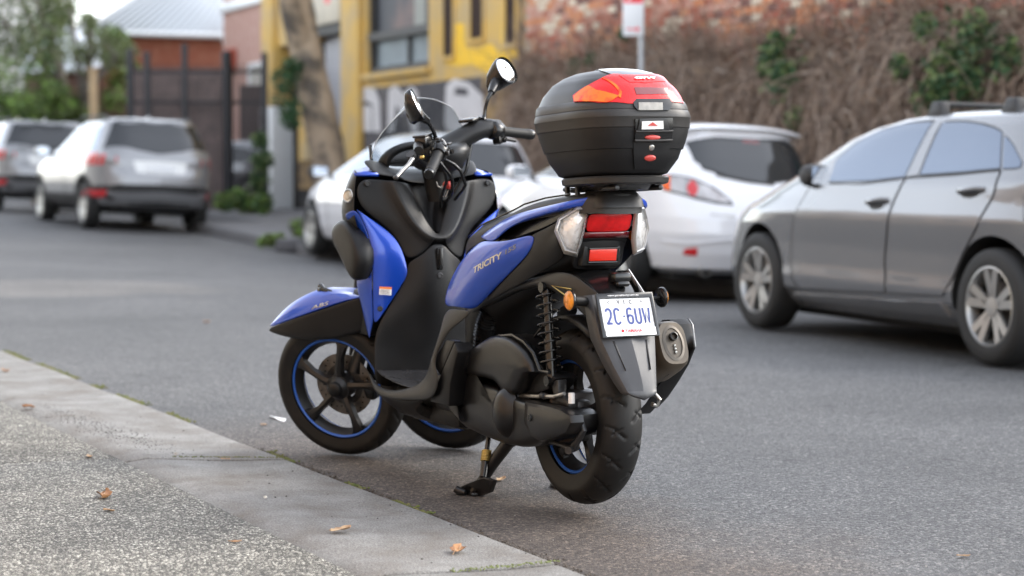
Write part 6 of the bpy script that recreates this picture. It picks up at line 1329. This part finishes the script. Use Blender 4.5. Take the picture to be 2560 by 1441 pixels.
wpiece('pilaster', 23.98, 24.94, -.4, 7.0, 'yellow', FY+.10, .10, bev=.01)
wpiece('window_sill', 20.70, 23.85, 2.44, 2.54, 'yellow', FY+.10, .12, bev=.01)
# wide window with a crossbar
win = mk('window', join(box(22.3, FY-.10, 2.60, 3.0, .08, .10), box(22.3, FY-.10, 4.55, 3.0, .08, .10), box(20.86, FY-.10, 3.6, .12, .08, 2.0), box(23.74, FY-.10, 3.6, .14, .08, 2.0), box(22.3, FY-.08, 3.16, 3.0, .12, .13), box(22.0, FY-.11, 2.88, .07, .05, .56)), M['car_black'], wh)
mk('pane', box(22.35, FY-.16, 2.90, 2.9, .01, .54), mat('pale_dusty_glass', (.24, .28, .30), .6, var=(2, .3), spec=.2), win)
mk('pane', box(22.35, FY-.16, 3.85, 2.9, .01, 1.3), mat('dim_dusty_glass', (.075, .08, .09), .55, spec=.2, mottled=(1.2, (.20, .14, .13), .45, .65)), win)
mk('curtain', box(21.6, FY-.148, 3.75, .5, .008, 1.1), mat('pale_blind', (.30, .31, .28), .7), win)
for X0, X1, z0 in ((17.30, 17.66, 2.72), (18.52, 19.0, 2.86), (19.72, 20.12, 2.66)):
    sw_ = mk('slot_window', join(box(X0-.03, FY+.006, z0+1, .06, .05, 2.1), box(X1+.03, FY+.006, z0+1, .06, .05, 2.1), box((X0+X1)/2, FY+.016, z0-.03, X1-X0+.14, .07, .06)), M['yellow'], wh)
    mk('pane', box((X0+X1)/2, FY+.004, z0+1, X1-X0, .012, 2.0), mat('slot_pane', (.04, .026, .022), .8, spec=.1), sw_)
def blob(pts, m, name, Y=FY+.006): return mk(name, [(p[0], Y, p[2]) for p in pts] and ([(p[0], Y, p[2]) for p in pts], [tuple(range(len(pts)))]), M[m], wh)
blob([(20.146,-4.5,2.678),(19.706,-4.5,2.681),(19.472,-4.5,3.121),(19.309,-4.5,3.123),(19.213,-4.5,2.75),(18.75,-4.5,2.703),(18.392,-4.5,2.765),(18.118,-4.5,2.738),(17.908,-4.5,2.568),(17.818,-4.5,3.016),(17.67,-4.5,3.017),(17.612,-4.5,2.61),(17.293,-4.5,2.66),(17.236,-4.5,2.479),(17.908,-4.5,2.455),(18.179,-4.5,2.295),(18.594,-4.5,2.393),(18.988,-4.5,2.504),(19.475,-4.5,2.478),(20.112,-4.5,2.567)], 'yellow_bright', 'paint_splash')
blob([(19.804,-4.5,3.142),(19.472,-4.5,3.133),(19.441,-4.5,2.733),(19.773,-4.5,2.744)], 'yellow_bright', 'paint_splash', FY+.005)
for pts in ([(24.628,-4.5,1.588),(24.577,-4.5,2.001),(24.29,-4.5,2.254),(23.861,-4.5,2.335),(23.381,-4.5,2.291),(23.138,-4.5,2.097),(23.104,-4.5,1.565),(23.432,-4.5,1.57),(23.509,-4.5,2.027),(23.864,-4.5,2.118),(24.079,-4.5,1.989),(24.149,-4.5,1.581)], [(24.084,-4.5,1.58),(24.058,-4.5,1.954),(23.844,-4.5,2.037),(23.551,-4.5,1.975),(23.494,-4.5,1.571)],
            [(22.742,-4.5,1.56),(22.694,-4.5,2.248),(22.34,-4.5,2.32),(21.956,-4.5,2.159),(21.578,-4.5,2.273),(21.302,-4.5,2.169),(21.289,-4.5,1.538),(21.585,-4.5,1.543),(21.769,-4.5,1.929),(21.998,-4.5,1.806),(22.343,-4.5,1.996),(22.426,-4.5,1.555)],
            [(20.117,-4.5,1.643),(20.046,-4.5,2.219),(19.708,-4.5,2.321),(19.07,-4.5,2.225),(18.548,-4.5,2.02),(18.487,-4.5,1.67),(18.675,-4.5,1.499),(19.982,-4.5,1.519)]):
    blob(pts, 'mural_white', 'mural_lettering', FY+.007 if len(pts) > 6 else FY+.009)
blob([(19.642,-4.5,2.186),(19.15,-4.5,2.145),(19.118,-4.5,2.038),(19.676,-4.5,2.067)], 'dark_paint', 'mural_lettering', FY+.010)
# roller shutter bay
wpiece('shutter_head', 24.97, 27.0, 3.36, 3.42, 'dark_paint', FY-.02); wpiece('wall', 24.97, 27.0, 3.60, 7.0, 'yellow', FY-.05)
mk('shutter_housing', box(26.0, FY-.16, 3.47, 2.0, .3, .24), M['car_black'], wh)
sh2 = mk('roller_shutter', box(26.0, FY-.30, 1.5, 2.04, .02, 3.9), mat('shutter_steel', (.33, .33, .36), .5, metal=.3), wh)
for i in range(38): mk('slat', box(26.0, FY-.285, -.2+i*.094, 2.02, .016, .078), sh2.data.materials[0], sh2, bevel=.006, bseg=1)
sp_ = mk('sign_panel', box(25.9, FY+.04, 4.02, 1.55, .04, .98), mat('cream_sign', (.52, .47, .38), .6, var=(2, .15)), wh, bevel=.008)
mk('sign_mark', rot(lathe([(0, .002), (.16, .002), (.16, 0)], 20, 'y'), Matrix.Diagonal((1.2, 1, .8)).to_3x3()), M['print_red'], sp_, mtx=Matrix.Translation((25.8, FY+.062, 4.0)))
wpiece('wall', 27.004, 29.2, 3.3, 7.0, 'yellow', FY-.01)
wpiece('doorway', 27.004, 29.2, -.4, 3.3, 'dark_void', FY-.30, .1)
wpiece('door', 27.6, 28.7, .55, 2.6, 'tan_paint', FY-.26, .05)
wpiece('door_panel', 27.8, 28.5, 1.1, 2.3, 'yellow', FY-.20, .04)
pl2 = wpiece('corner_pillar', 29.204, 30.0, 2.15, 7.0, 'yellow', FY+.10, .5, bev=.015)
wpiece('pillar_base', 29.204, 30.02, -.3, 2.147, 'plate_white', FY+.12, .52, bev=.015)
# ---------------- pink brick house behind the pillar
ph = tag(empty('brick_house', mtx=RM), 'pale pink brick house behind the yellow corner pillar', 'house')
M['pinkbrick'] = mat('faded_pink_brick', (.36, .20, .165), .85, mottled=(7, (.44, .30, .25), .4, .7), bump=(30, .5, .01))
mk('wall', box(33.5, -6.8, 3.0, 5.6, 3.0, 6.8), M['pinkbrick'], ph)
hw_ = mk('window', join(box(33.4, -5.27, 3.16, 1.3, .06, .10), box(33.4, -5.27, 2.36, 1.3, .06, .10), box(32.8, -5.27, 2.76, .1, .06, .9), box(34.0, -5.27, 2.76, .1, .06, .9)), M['plate_white'], ph)
mk('pane', box(33.4, -5.285, 2.76, 1.1, .02, .7), mat('curtained_pane', (.42, .40, .37), .3, coat=.3), hw_)
mk('parapet', box(33.5, -6.8, 4.55, 5.8, 3.2, .22), M['plate_white'], ph, bevel=.02)
mk('sign_panel', box(31.3, -5.24, 3.9, 1.6, .06, 1.3), mat('faded_red_print_panel', (.50, .42, .38), .7, mottled=(3, (.48, .10, .08), .55, .62)), ph)
mk('meter_box', box(35.4, -5.2, 3.35, .5, .2, .5), mat('rusty_red_box', (.36, .08, .05), .6), ph, bevel=.02)
# ---------------- red brick house with the grey iron roof
rh = tag(empty('gabled_house'), 'red brick house with a pale grey iron roof behind the fence', 'house')
M['redbrick'] = mat('red_brick_far', (.30, .095, .055), .85, mottled=(4, (.36, .15, .095), .4, .7), bump=(18, .5, .02))
mk('wall', prism([(-9.9, 49, -.3), (-5.9, 49, -.3), (-5.9, 49, 4.12), (-9.9, 49, 4.22)], (0, 6, 0)), M['redbrick'], rh)
rt = [(-10.3, 48.7, 4.20), (-5.7, 48.7, 4.08), (-5.7, 52, 6.3), (-7.9, 52, 6.4)]
mk('roof', (rt+[(-10.3, 55, 4.2)], [(0, 1, 2, 3), (0, 3, 4)]), mat('grey_iron_roof', (.42, .45, .48), .4, metal=.3), rh, solid=.05)
rp_ = bpy.data.objects['roof']
for i in range(24):
    t = i/23; b0 = V3(rt[0]).lerp(V3(rt[1]), t); b1 = V3(rt[3]).lerp(V3(rt[2]), t)
    mk('roof_rib', tube([tuple(b0+Vector((0, 0, .04))), tuple(b1+Vector((0, 0, .04)))], .025, 6), rp_.data.materials[0], rp_)
mk('gutter', tube([(-10.3, 48.66, 4.18), (-5.7, 48.66, 4.06)], .07, 10), M['plate_white'], rh)
mk('hip_cap', tube([V3(rt[0])+Vector((0, 0, .06)), V3(rt[3])+Vector((0, 0, .06))], .08, 8), M['plate_white'], rh)
gh = tag(empty('small_house'), 'low house with a pale roof and dark eave behind the trees', 'house')
mk('wall', box(-11.6, 56, 1.6, 3.0, 3, 4.0), mat('timber_wall', (.10, .055, .04), .8), gh)
mk('roof', ([(-13.2, 54.2, 3.5), (-9.9, 54.2, 3.5), (-10.4, 57, 4.9), (-13.0, 57, 4.9)], [(0, 1, 2, 3)]), mat('pale_iron_roof', (.55, .58, .62), .5), gh, solid=.08)
mk('white_gable', box(-13.9, 58, 4.4, 2.6, .2, 3.6), mat('pale_weatherboard', (.62, .60, .57), .7), gh)
# ---------------- iron fence
fn = tag(empty('iron_fence'), 'tall black iron picket fence behind the silver wagon', 'fence')
FD = 38.5
def fx(px): return (px-1280)/5050*FD
fz = lambda y: 1.02+(412-y)/5050*FD
M['iron'] = mat('black_iron', (.022, .022, .026), .5, metal=.3)
for px, ty in ((330, 152), (372, 158), (466, 138), (664, 160)): mk('fence_post', box(fx(px), FD, (fz(ty)-.1)/2, .11, .11, fz(ty)+.5), M['iron'], fn, bevel=.01)
mk('fence_post', lathe([(.10, -.3), (.10, fz(132)), (0, fz(132)+.02)], 16, 'z', (fx(572), FD-.1, 0)), M['iron'], fn)
n_ = 40
for i in range(n_):
    x = fx(322)+(fx(664)-fx(322))*i/(n_-1)
    mk('picket', box(x, FD, 1.35, .018, .018, 3.14), M['iron'], fn) if i == 0 else None
    if i == 0: pk0 = bpy.data.objects['picket']; px0 = x
    else:
        o = pk0.copy(); COL.objects.link(o); o.parent = fn; o.location = (x-px0, 0, 0)
for z in (2.78, 2.2, .35): mk('fence_rail', box((fx(322)+fx(664))/2, FD+.03, z, fx(664)-fx(322), .04, .06), M['iron'], fn)
mk('fence_screen', box((fx(322)+fx(575))/2, FD+.35, 1.25, fx(575)-fx(322), .03, 3.2), mat('brown_timber_screen', (.34, .26, .245), .85, bump=(8, .4, .01), mottled=(5, (.22, .17, .16), .4, .7)), fn)
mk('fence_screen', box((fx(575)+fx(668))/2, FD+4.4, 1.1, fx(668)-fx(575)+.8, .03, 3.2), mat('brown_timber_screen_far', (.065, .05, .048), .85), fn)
mk('downpipe', lathe([(.09, 1.5), (.09, 3.9), (.11, 3.95), (.11, 4.1)], 12, 'z', ((571-1280)/5050*48.6, 48.6, 0)), M['plate_white'], rh)
# car parked behind the fence
c6, k6 = car((-4.75, 40.6, 62, .1, 0), HATCH, 'car_grey', 'parked_car', 'dark grey car standing behind the iron fence bars', 'car', 2.6, .775, .316, None)
for f in ((lambda r: r), mflip): cskin(c6, k6, 'side_window', f([[(-.2, .74, 1.2), (.6, .72, 1.30), (1.3, .72, 1.24), (2.0, .80, 1.02)], [(-.3, .86, .98), (.6, .88, .96), (1.3, .88, .95), (2.1, .86, .95)]]), 'car_glass', .004, 8, 20)
cskin(c6, k6, 'rear_window', [[(-.30, y, 1.33) for y in (.56, .3, 0, -.3, -.56)], [(-.66, y, .99) for y in (.72, .35, 0, -.35, -.72)]], 'car_glass', .004, 10, 20)
# ---------------- trees and plants
M['bark'] = mat('mottled_bark', (.34, .265, .19), .9, bump=(14, 1, .03), mottled=(3.0, (.10, .085, .07), .45, .60))
M['bark_grey'] = mat('grey_bark', (.20, .18, .155), .9, bump=(18, .8, .02), mottled=(4, (.10, .09, .08), .4, .6))
lt = tag(empty('leaning_tree'), 'leaning street tree trunk with patchy bark beside the roller shutter', 'tree')
TD = 31.5
def tp_(px, py, d=TD): return ((px-1280)/5050*d, d, 1.02+(412-py)/5050*d)
path = [tp_(845, 575), tp_(838, 500), tp_(822, 400), tp_(800, 290), tp_(776, 180), tp_(756, 90), tp_(744, 10), tp_(730, -120), tp_(705, -330)]
pr = resamp(path, 30)
vf = tube(pr, [.36 if i == 0 else .305-.0038*i for i in range(30)], 22)
vf = ([tuple(V3(p)+Vector((noise.noise(V3(p)*2.2), noise.noise(V3(p)*2.2+Vector((9, 0, 0))), 0))*.075) for p in vf[0]], vf[1])
mk('trunk', vf, M['bark'], lt, sub=1, smooth=80)
mk('limb', tube([tp_(765, 130), tp_(735, 40, 31.2), tp_(715, -30, 31), tp_(690, -200, 30.6)], [.20, .16, .14, .11], 12), M['bark'], lt, smooth=80)
leaf_cluster('crown', [((-5.0+random.uniform(-2.5, 2.5), 31.5+random.uniform(-2, 2), 7.4+random.uniform(-1, 1.2)), 1.4) for _ in range(9)], 2500, LG, .11, 31, None, None, parent=lt)
leaf_cluster('ivy_leaves', [(tp_(715, 200, 31.1), .22), (tp_(722, 260, 31.1), .26), (tp_(735, 170, 31.1), .16), (tp_(728, 300, 31.1), .16)], 420, LG[:2], .07, 33, 'dark green ivy growing up the left side of the leaning trunk', 'ivy')
GT = [leafmat('leaf_olive', (.12, .155, .05)), leafmat('leaf_grey_green', (.17, .20, .11)), leafmat('leaf_deep', (.06, .10, .03)), leafmat('leaf_bright', (.15, .25, .05))]
def tree(label, base, hgt, cl, n, mats, size, seed, lean=0, r0=.16):
    t_ = tag(empty('garden_tree'), label, 'tree', 'garden trees on the left')
    b = Vector(base); top_ = b+Vector((lean, 0, hgt))
    mk('trunk', tube(resamp([tuple(b), tuple(b.lerp(top_, .4)+Vector((.12, 0, 0))), tuple(top_)], 9), [r0*(1-.07*i) for i in range(9)], 12), M['bark_grey'], t_, smooth=80)
    r = random.Random(seed); lim = []
    for c_, rad in cl[:7]:
        lim.append(tube([tuple(b.lerp(top_, .45+.4*r.random())), tuple(V3(c_)+Vector((0, 0, -rad*.4))), tuple(V3(c_)+Vector((r.uniform(-.4, .4), 0, rad*.5)))], [.07, .045, .015], 7))
    mk('limb', join(*lim), M['bark_grey'], t_, smooth=80)
    leaf_cluster('crown', cl, n, mats, size, seed, None, None, parent=t_, kind=None)
rr3 = random.Random(5)
def clumps(px0, px1, py0, py1, d, n, r0, r1):
    return [(tp_(rr3.uniform(px0, px1), rr3.uniform(py0, py1), d+rr3.uniform(-1.2, 1.2)), rr3.uniform(r0, r1)) for _ in range(n)]
tree('olive leafed tree with a pale forked trunk at the top left', (tp_(175, 330, 47)[0], 47, .1), 3.6, clumps(-40, 170, -90, 130, 47, 16, .45, .85), 5200, GT[:3], .085, 41, -.2)
tree('thin airy tree whose pale branch crosses the bright sky', (tp_(195, 330, 46)[0], 46, .1), 4.0, clumps(170, 330, -60, 150, 46, 9, .22, .50), 1500, GT[:2], .075, 42, .35, .12)
hd = tag(empty('garden_hedge'), 'bright green leafy hedge behind the wagons on the left', 'hedge')
leaf_cluster('foliage', clumps(-60, 150, 180, 300, 45, 16, .35, .6)+clumps(120, 235, 190, 310, 45.5, 6, .3, .45), 4800, [GT[3], GT[0], GT[2]], .085, 43, None, None, parent=hd, kind='stuff')
leaf_cluster('climber', clumps(275, 340, 60, 270, 47.5, 9, .25, .42), 1500, [GT[0], GT[2], GT[3]], .08, 44, 'green climber at the left corner of the red brick house', 'climber')
ps = tag(empty('timber_post'), 'pale timber post among the trees left of the fence', 'post')
mk('post', box(tp_(238, 220, 43)[0], 43, 1.5, .16, .16, 3.0), mat('weathered_timber', (.36, .26, .15), .8, var=(4, .2)), ps, bevel=.01)
mk('post_cap', box(tp_(238, 220, 43)[0], 43, 3.03, .21, .21, .06), ps.children[0].data.materials[0] if ps.children else M['earth'], ps, bevel=.01)
bx = tag(mk('back_fence', box(-9.9, 46.8, 1.35, 2.4, .08, 2.9), mat('brown_paling', (.17, .12, .075), .85, bump=(10, .5, .02))), 'brown paling fence between the trees and the iron fence', 'fence')
leaf_cluster('shrub', [(tp_(650, 350, 36), .16), (tp_(655, 400, 36), .20), (tp_(650, 450, 36), .22), (tp_(655, 500, 36), .2)], 700, LG+[GT[2]], .07, 51, 'tall dark green shrub against the white pillar base', 'shrub', kind=None)
leaf_cluster('low_plants', [(tp_(590, 500, 35), .20), (tp_(620, 505, 35), .22), (tp_(560, 505, 35.3), .18), (tp_(655, 515, 34.8), .18)], 800, [GT[3], GT[0], LG[0]], .07, 52, 'low leafy weeds at the foot of the fence and pillar', 'plants', kind='stuff')
leaf_cluster('grass_tuft', [(tp_(675, 600, 25.6), .09), (tp_(700, 598, 25.6), .07), (tp_(655, 606, 25.6), .05)], 260, [GT[3], GT[0]], .05, 53, 'small tuft of grass on the kerb in front of the tree bed', 'grass', kind='stuff')
leaf_cluster('grass_tuft', [(tp_(745, 570, 27), .12), (tp_(755, 590, 26.6), .10)], 260, [GT[3], GT[0]], .05, 54, 'grass tuft beside the front wheel of the far white car', 'grass', kind='stuff')
kb = tag(mk('kerb_block', box(*tp_(728, 612, 25.4), .36, .22, .16), M['kerbstone'], bevel=.02), 'loose kerb block beside the grass tuft by the white car', 'kerb block')
kb.rotation_euler = (0, 0, 0)
# ---------------- near side of the street, behind and left of the camera: what the grey car's doors mirror
for X0, X1, h, c_, lab in ((-16, -6.2, 5.2, (.54, .40, .26), 'sandy rendered front across the street, mirrored in the grey car'), (-6.0, 3.0, 4.4, (.56, .36, .22), 'warm brick front across the street, mirrored in the grey doors'), (3.2, 12, 5.4, (.54, .46, .34), 'cream front across the street, mirrored in the white tail'), (12.2, 26, 4.6, (.34, .26, .21), 'brown brick front further along the near footpath'), (26.2, 46, 5.6, (.42, .40, .37), 'pale front at the far end of the near footpath')):
    nb = tag(empty('shop_front', mtx=KM), lab, 'building', 'buildings on the near side')
    mk('wall', box((X0+X1)/2, 6.6, h/2-.2, X1-X0, 5.9, h), mat('near_front', c_, .85, bump=(8, .3, .01), var=(.8, .2)), nb)
    for k in range(int((X1-X0)/2.6)):
        wn = mk('window', box(X0+1.4+k*2.6, 3.64, 1.75, 1.3, .06, 1.5), M['plate_white'], nb)
        mk('pane', box(X0+1.4+k*2.6, 3.605, 1.75, 1.14, .03, 1.34), M['car_glass'], wn)
# ---------------- small things on the ground
M['leaf_brown'] = mat('dry_leaf_brown', (.34, .17, .07), .7, mottled=(40, (.20, .09, .04), .45, .65), bump=(120, .5, .002))
M['leaf_tan'] = mat('dry_leaf_tan', (.46, .32, .19), .75, mottled=(50, (.30, .18, .10), .45, .65))
def dry_leaf(X, Y, z, size, ang, m, label, seed, curl=1.0, stem=True):
    r = random.Random(seed); rows = []
    o = empty('fallen_leaf', mtx=KM @ Matrix.Translation((X, Y, z)) @ Matrix.Rotation(R_(ang), 4, 'Z')); tag(o, label, 'leaf', 'dry leaves on the pavement')
    for i in range(11):
        u = -1+2*i/10; wd = (1-abs(u)**1.7)*.5*(1+.25*math.sin(i*2.2+seed)); row = []
        for j in range(7):
            v = -1+2*j/6
            row.append((u*size*.5, v*wd*size*.55, size*curl*(.10*v*v*wd*2+.10*abs(u)**2*(1 if u > 0 else .7)+.05*math.sin(3*u+2*v+seed))+.004))
        rows.append(row)
    zmin = min(p[2] for r_ in rows for p in r_)
    rows = [[(p[0], p[1], p[2]-zmin+.0015) for p in r_] for r_ in rows]
    mk('blade', grid(rows), M[m], o, sub=1, solid=.0008, smooth=70)
    mk('vein', tube([(-size*.75 if stem else -size*.5, size*.05, .006), (-size*.5, 0, rows[0][3][2]+.001), (0, 0, rows[5][3][2]+.001), (size*.45, 0, rows[9][3][2]+.001)], .0012, 5), M['leaf_tan'], o)
for a in ((1.40, .80, .029, .085, -20, 'leaf_brown', 'curled brown leaf with a bright fold, alone on the pebbled footpath', 1, 1.6, False),
          (3.72, .50, .031, .075, 30, 'leaf_brown', 'brown leaf at the pavement joint beside the dark grit', 2, 1.0, False),
          (.57, .37, .030, .075, -70, 'leaf_tan', 'lobed tan leaf lying on the second bluestone slab', 3, .8, False),
          (.22, .18, .016, .080, -35, 'leaf_brown', 'dry brown leaf with a long stalk at the end of the slab', 4, 1.1, True),
          (5.31, .25, .020, .08, 10, 'leaf_brown', 'brown leaf on the bluestone at the left picture edge', 5, 1.0, False),
          (2.24, .63, .030, .05, 0, 'leaf_tan', 'small pale leaf on the footpath joint', 6, .7, False),
          (1.16, .85, .029, .040, 40, 'leaf_tan', 'tiny pale leaf just below the curled brown leaf', 7, .9, False),
          (1.33, -.48, .003, .060, -50, 'leaf_tan', 'pale leaf on the road behind the stand leg', 8, 1.1, True),
          (2.98, -.25, .003, .040, 20, 'leaf_tan', 'small pale leaf on the road left of the front wheel', 9, .5, False),
          (.54, .68, .030, .035, 70, 'leaf_brown', 'thin reddish leaf scrap near the picture bottom', 10, .5, False),
          (8.03, -1.62, .003, .08, 15, 'leaf_brown', 'brown leaf out on the open road left of the scooter', 11, .9, False),
          (-.35, -1.0, .003, .035, 60, 'leaf_tan', 'tiny pale leaf on the road right of the raised wheel', 12, .5, False),
          (2.02, .22, .024, .035, 50, 'leaf_tan', 'little tan leaf scrap at the slab joint', 13, .6, False)):
    dry_leaf(*a)
def scatter(name, n, seed, fn_, m, label, cat, smin, smax):
    r = random.Random(seed); V, F = [], []
    for _ in range(n):
        x, y, z = fn_(r); s = r.uniform(smin, smax)
        pts = [Vector((r.gauss(0, 1), r.gauss(0, 1), r.gauss(0, .7))).normalized()*s*r.uniform(.6, 1) for _ in range(6)]
        pts = [Vector((s, 0, 0)), Vector((-s*.9, .2*s, 0)), Vector((.1*s, s*.8, 0)), Vector((0, -s*.7, .1*s)), Vector((.1*s, 0, s*.6)), Vector((0, 0, -s*.4))]
        a = Matrix.Rotation(r.uniform(0, 6.3), 3, 'Z') @ Matrix.Rotation(r.uniform(-.5, .5), 3, 'X'); k = len(V)
        V += [tuple(a @ p+Vector((x, y, z+s*.3))) for p in pts]
        F += [tuple(k+i for i in q) for q in ((0, 2, 4), (2, 1, 4), (1, 3, 4), (3, 0, 4), (2, 0, 5), (1, 2, 5), (3, 1, 5), (0, 3, 5))]
    me = bpy.data.meshes.new(name); me.from_pydata(V, [], F); me.materials.append(m)
    o = bpy.data.objects.new(name, me); COL.objects.link(o); o.matrix_world = KM
    return tag(o, label, cat, kind='stuff')
def grit_at(r):
    t = r.random(); x = 3.75-1.35*t+r.gauss(0, .16); y = .46-.12*t+r.gauss(0, .045)
    return x, min(.53, max(.1, y)), .026
scatter('grit', 900, 71, grit_at, M['grit'], 'scatter of dark grit on the bluestone slab', 'grit', .0009, .0036)
scatter('loose_stones', 90, 72, lambda r: (r.uniform(-.3, 6), r.uniform(.03, .5), .018), M['grit'], 'odd small stones lying on the bluestone slabs', 'stones', .0015, .005)
scatter('pale_chips', 150, 73, lambda r: (r.uniform(-1.5, 6), r.uniform(-2.2, -.05), .002), mat('pale_stone_chip', (.42, .40, .36), .8), 'pale stone chips scattered over the road', 'stones', .0012, .0035)
def moss_at(r):
    while True:
        x = r.choice((r.uniform(2.0, 10), r.uniform(2.6, 8), r.uniform(-.3, 2.2)))
        if noise.noise(Vector((x*2.6, 3, 1))) > (-.10 if x > 3.4 else .12): return x, r.gauss(-.008, .010)*(1.4 if x > 2.2 else .9), .003
scatter('kerb_moss', 1900, 74, moss_at, M['moss'], 'moss and soil in the joint between road and kerb', 'moss', .003, .010)
scatter('joint_soil', 800, 75, lambda r: (r.uniform(-1, 2.4), r.gauss(-.012, .012), .002), M['earth'], 'dark soil crumbs along the kerb edge', 'soil', .002, .007)
scatter('joint_moss', 160, 76, lambda r: (lambda t: (2.02+.12*t+r.gauss(0, .006), t*.5, .016+.02*t))(r.random()*.75), M['moss'], 'moss in the joint between two bluestone slabs', 'moss', .002, .005)
scatter('joint_moss', 120, 77, lambda r: (lambda t: (.0+r.gauss(0, .010), t*.3, .016))(r.random()), mat('pale_grass_moss', (.16, .19, .07), .9), 'pale moss at the lower slab joint', 'moss', .002, .006)
st_ = scatter('pebble', 1, 78, lambda r: (2.22, .33, .022), mat('pale_pebble', (.40, .38, .35), .8), 'round pale pebble lying on the first slab', 'pebble', .012, .012); st_['kind'] = 'thing'
st_ = scatter('pebble', 1, 79, lambda r: (1.21, .36, .024), mat('white_pebble', (.6, .58, .52), .8), 'small white pebble on the second slab', 'pebble', .009, .009); st_['kind'] = 'thing'
pp_ = [(3.14+.075*math.cos(a)*(1+.25*math.sin(3*a)), -.37+.020*math.sin(a)*(1+.4*math.cos(2*a)), .004+.003*math.sin(2*a)) for a in [2*PI*i/18 for i in range(18)]]
tag(mk('paper_scrap', ([tuple(KM @ Vector(p)) for p in pp_], [tuple(range(18))]), M['print_white'], solid=.0015), 'flattened white paper scrap on the road by the front wheel', 'litter')
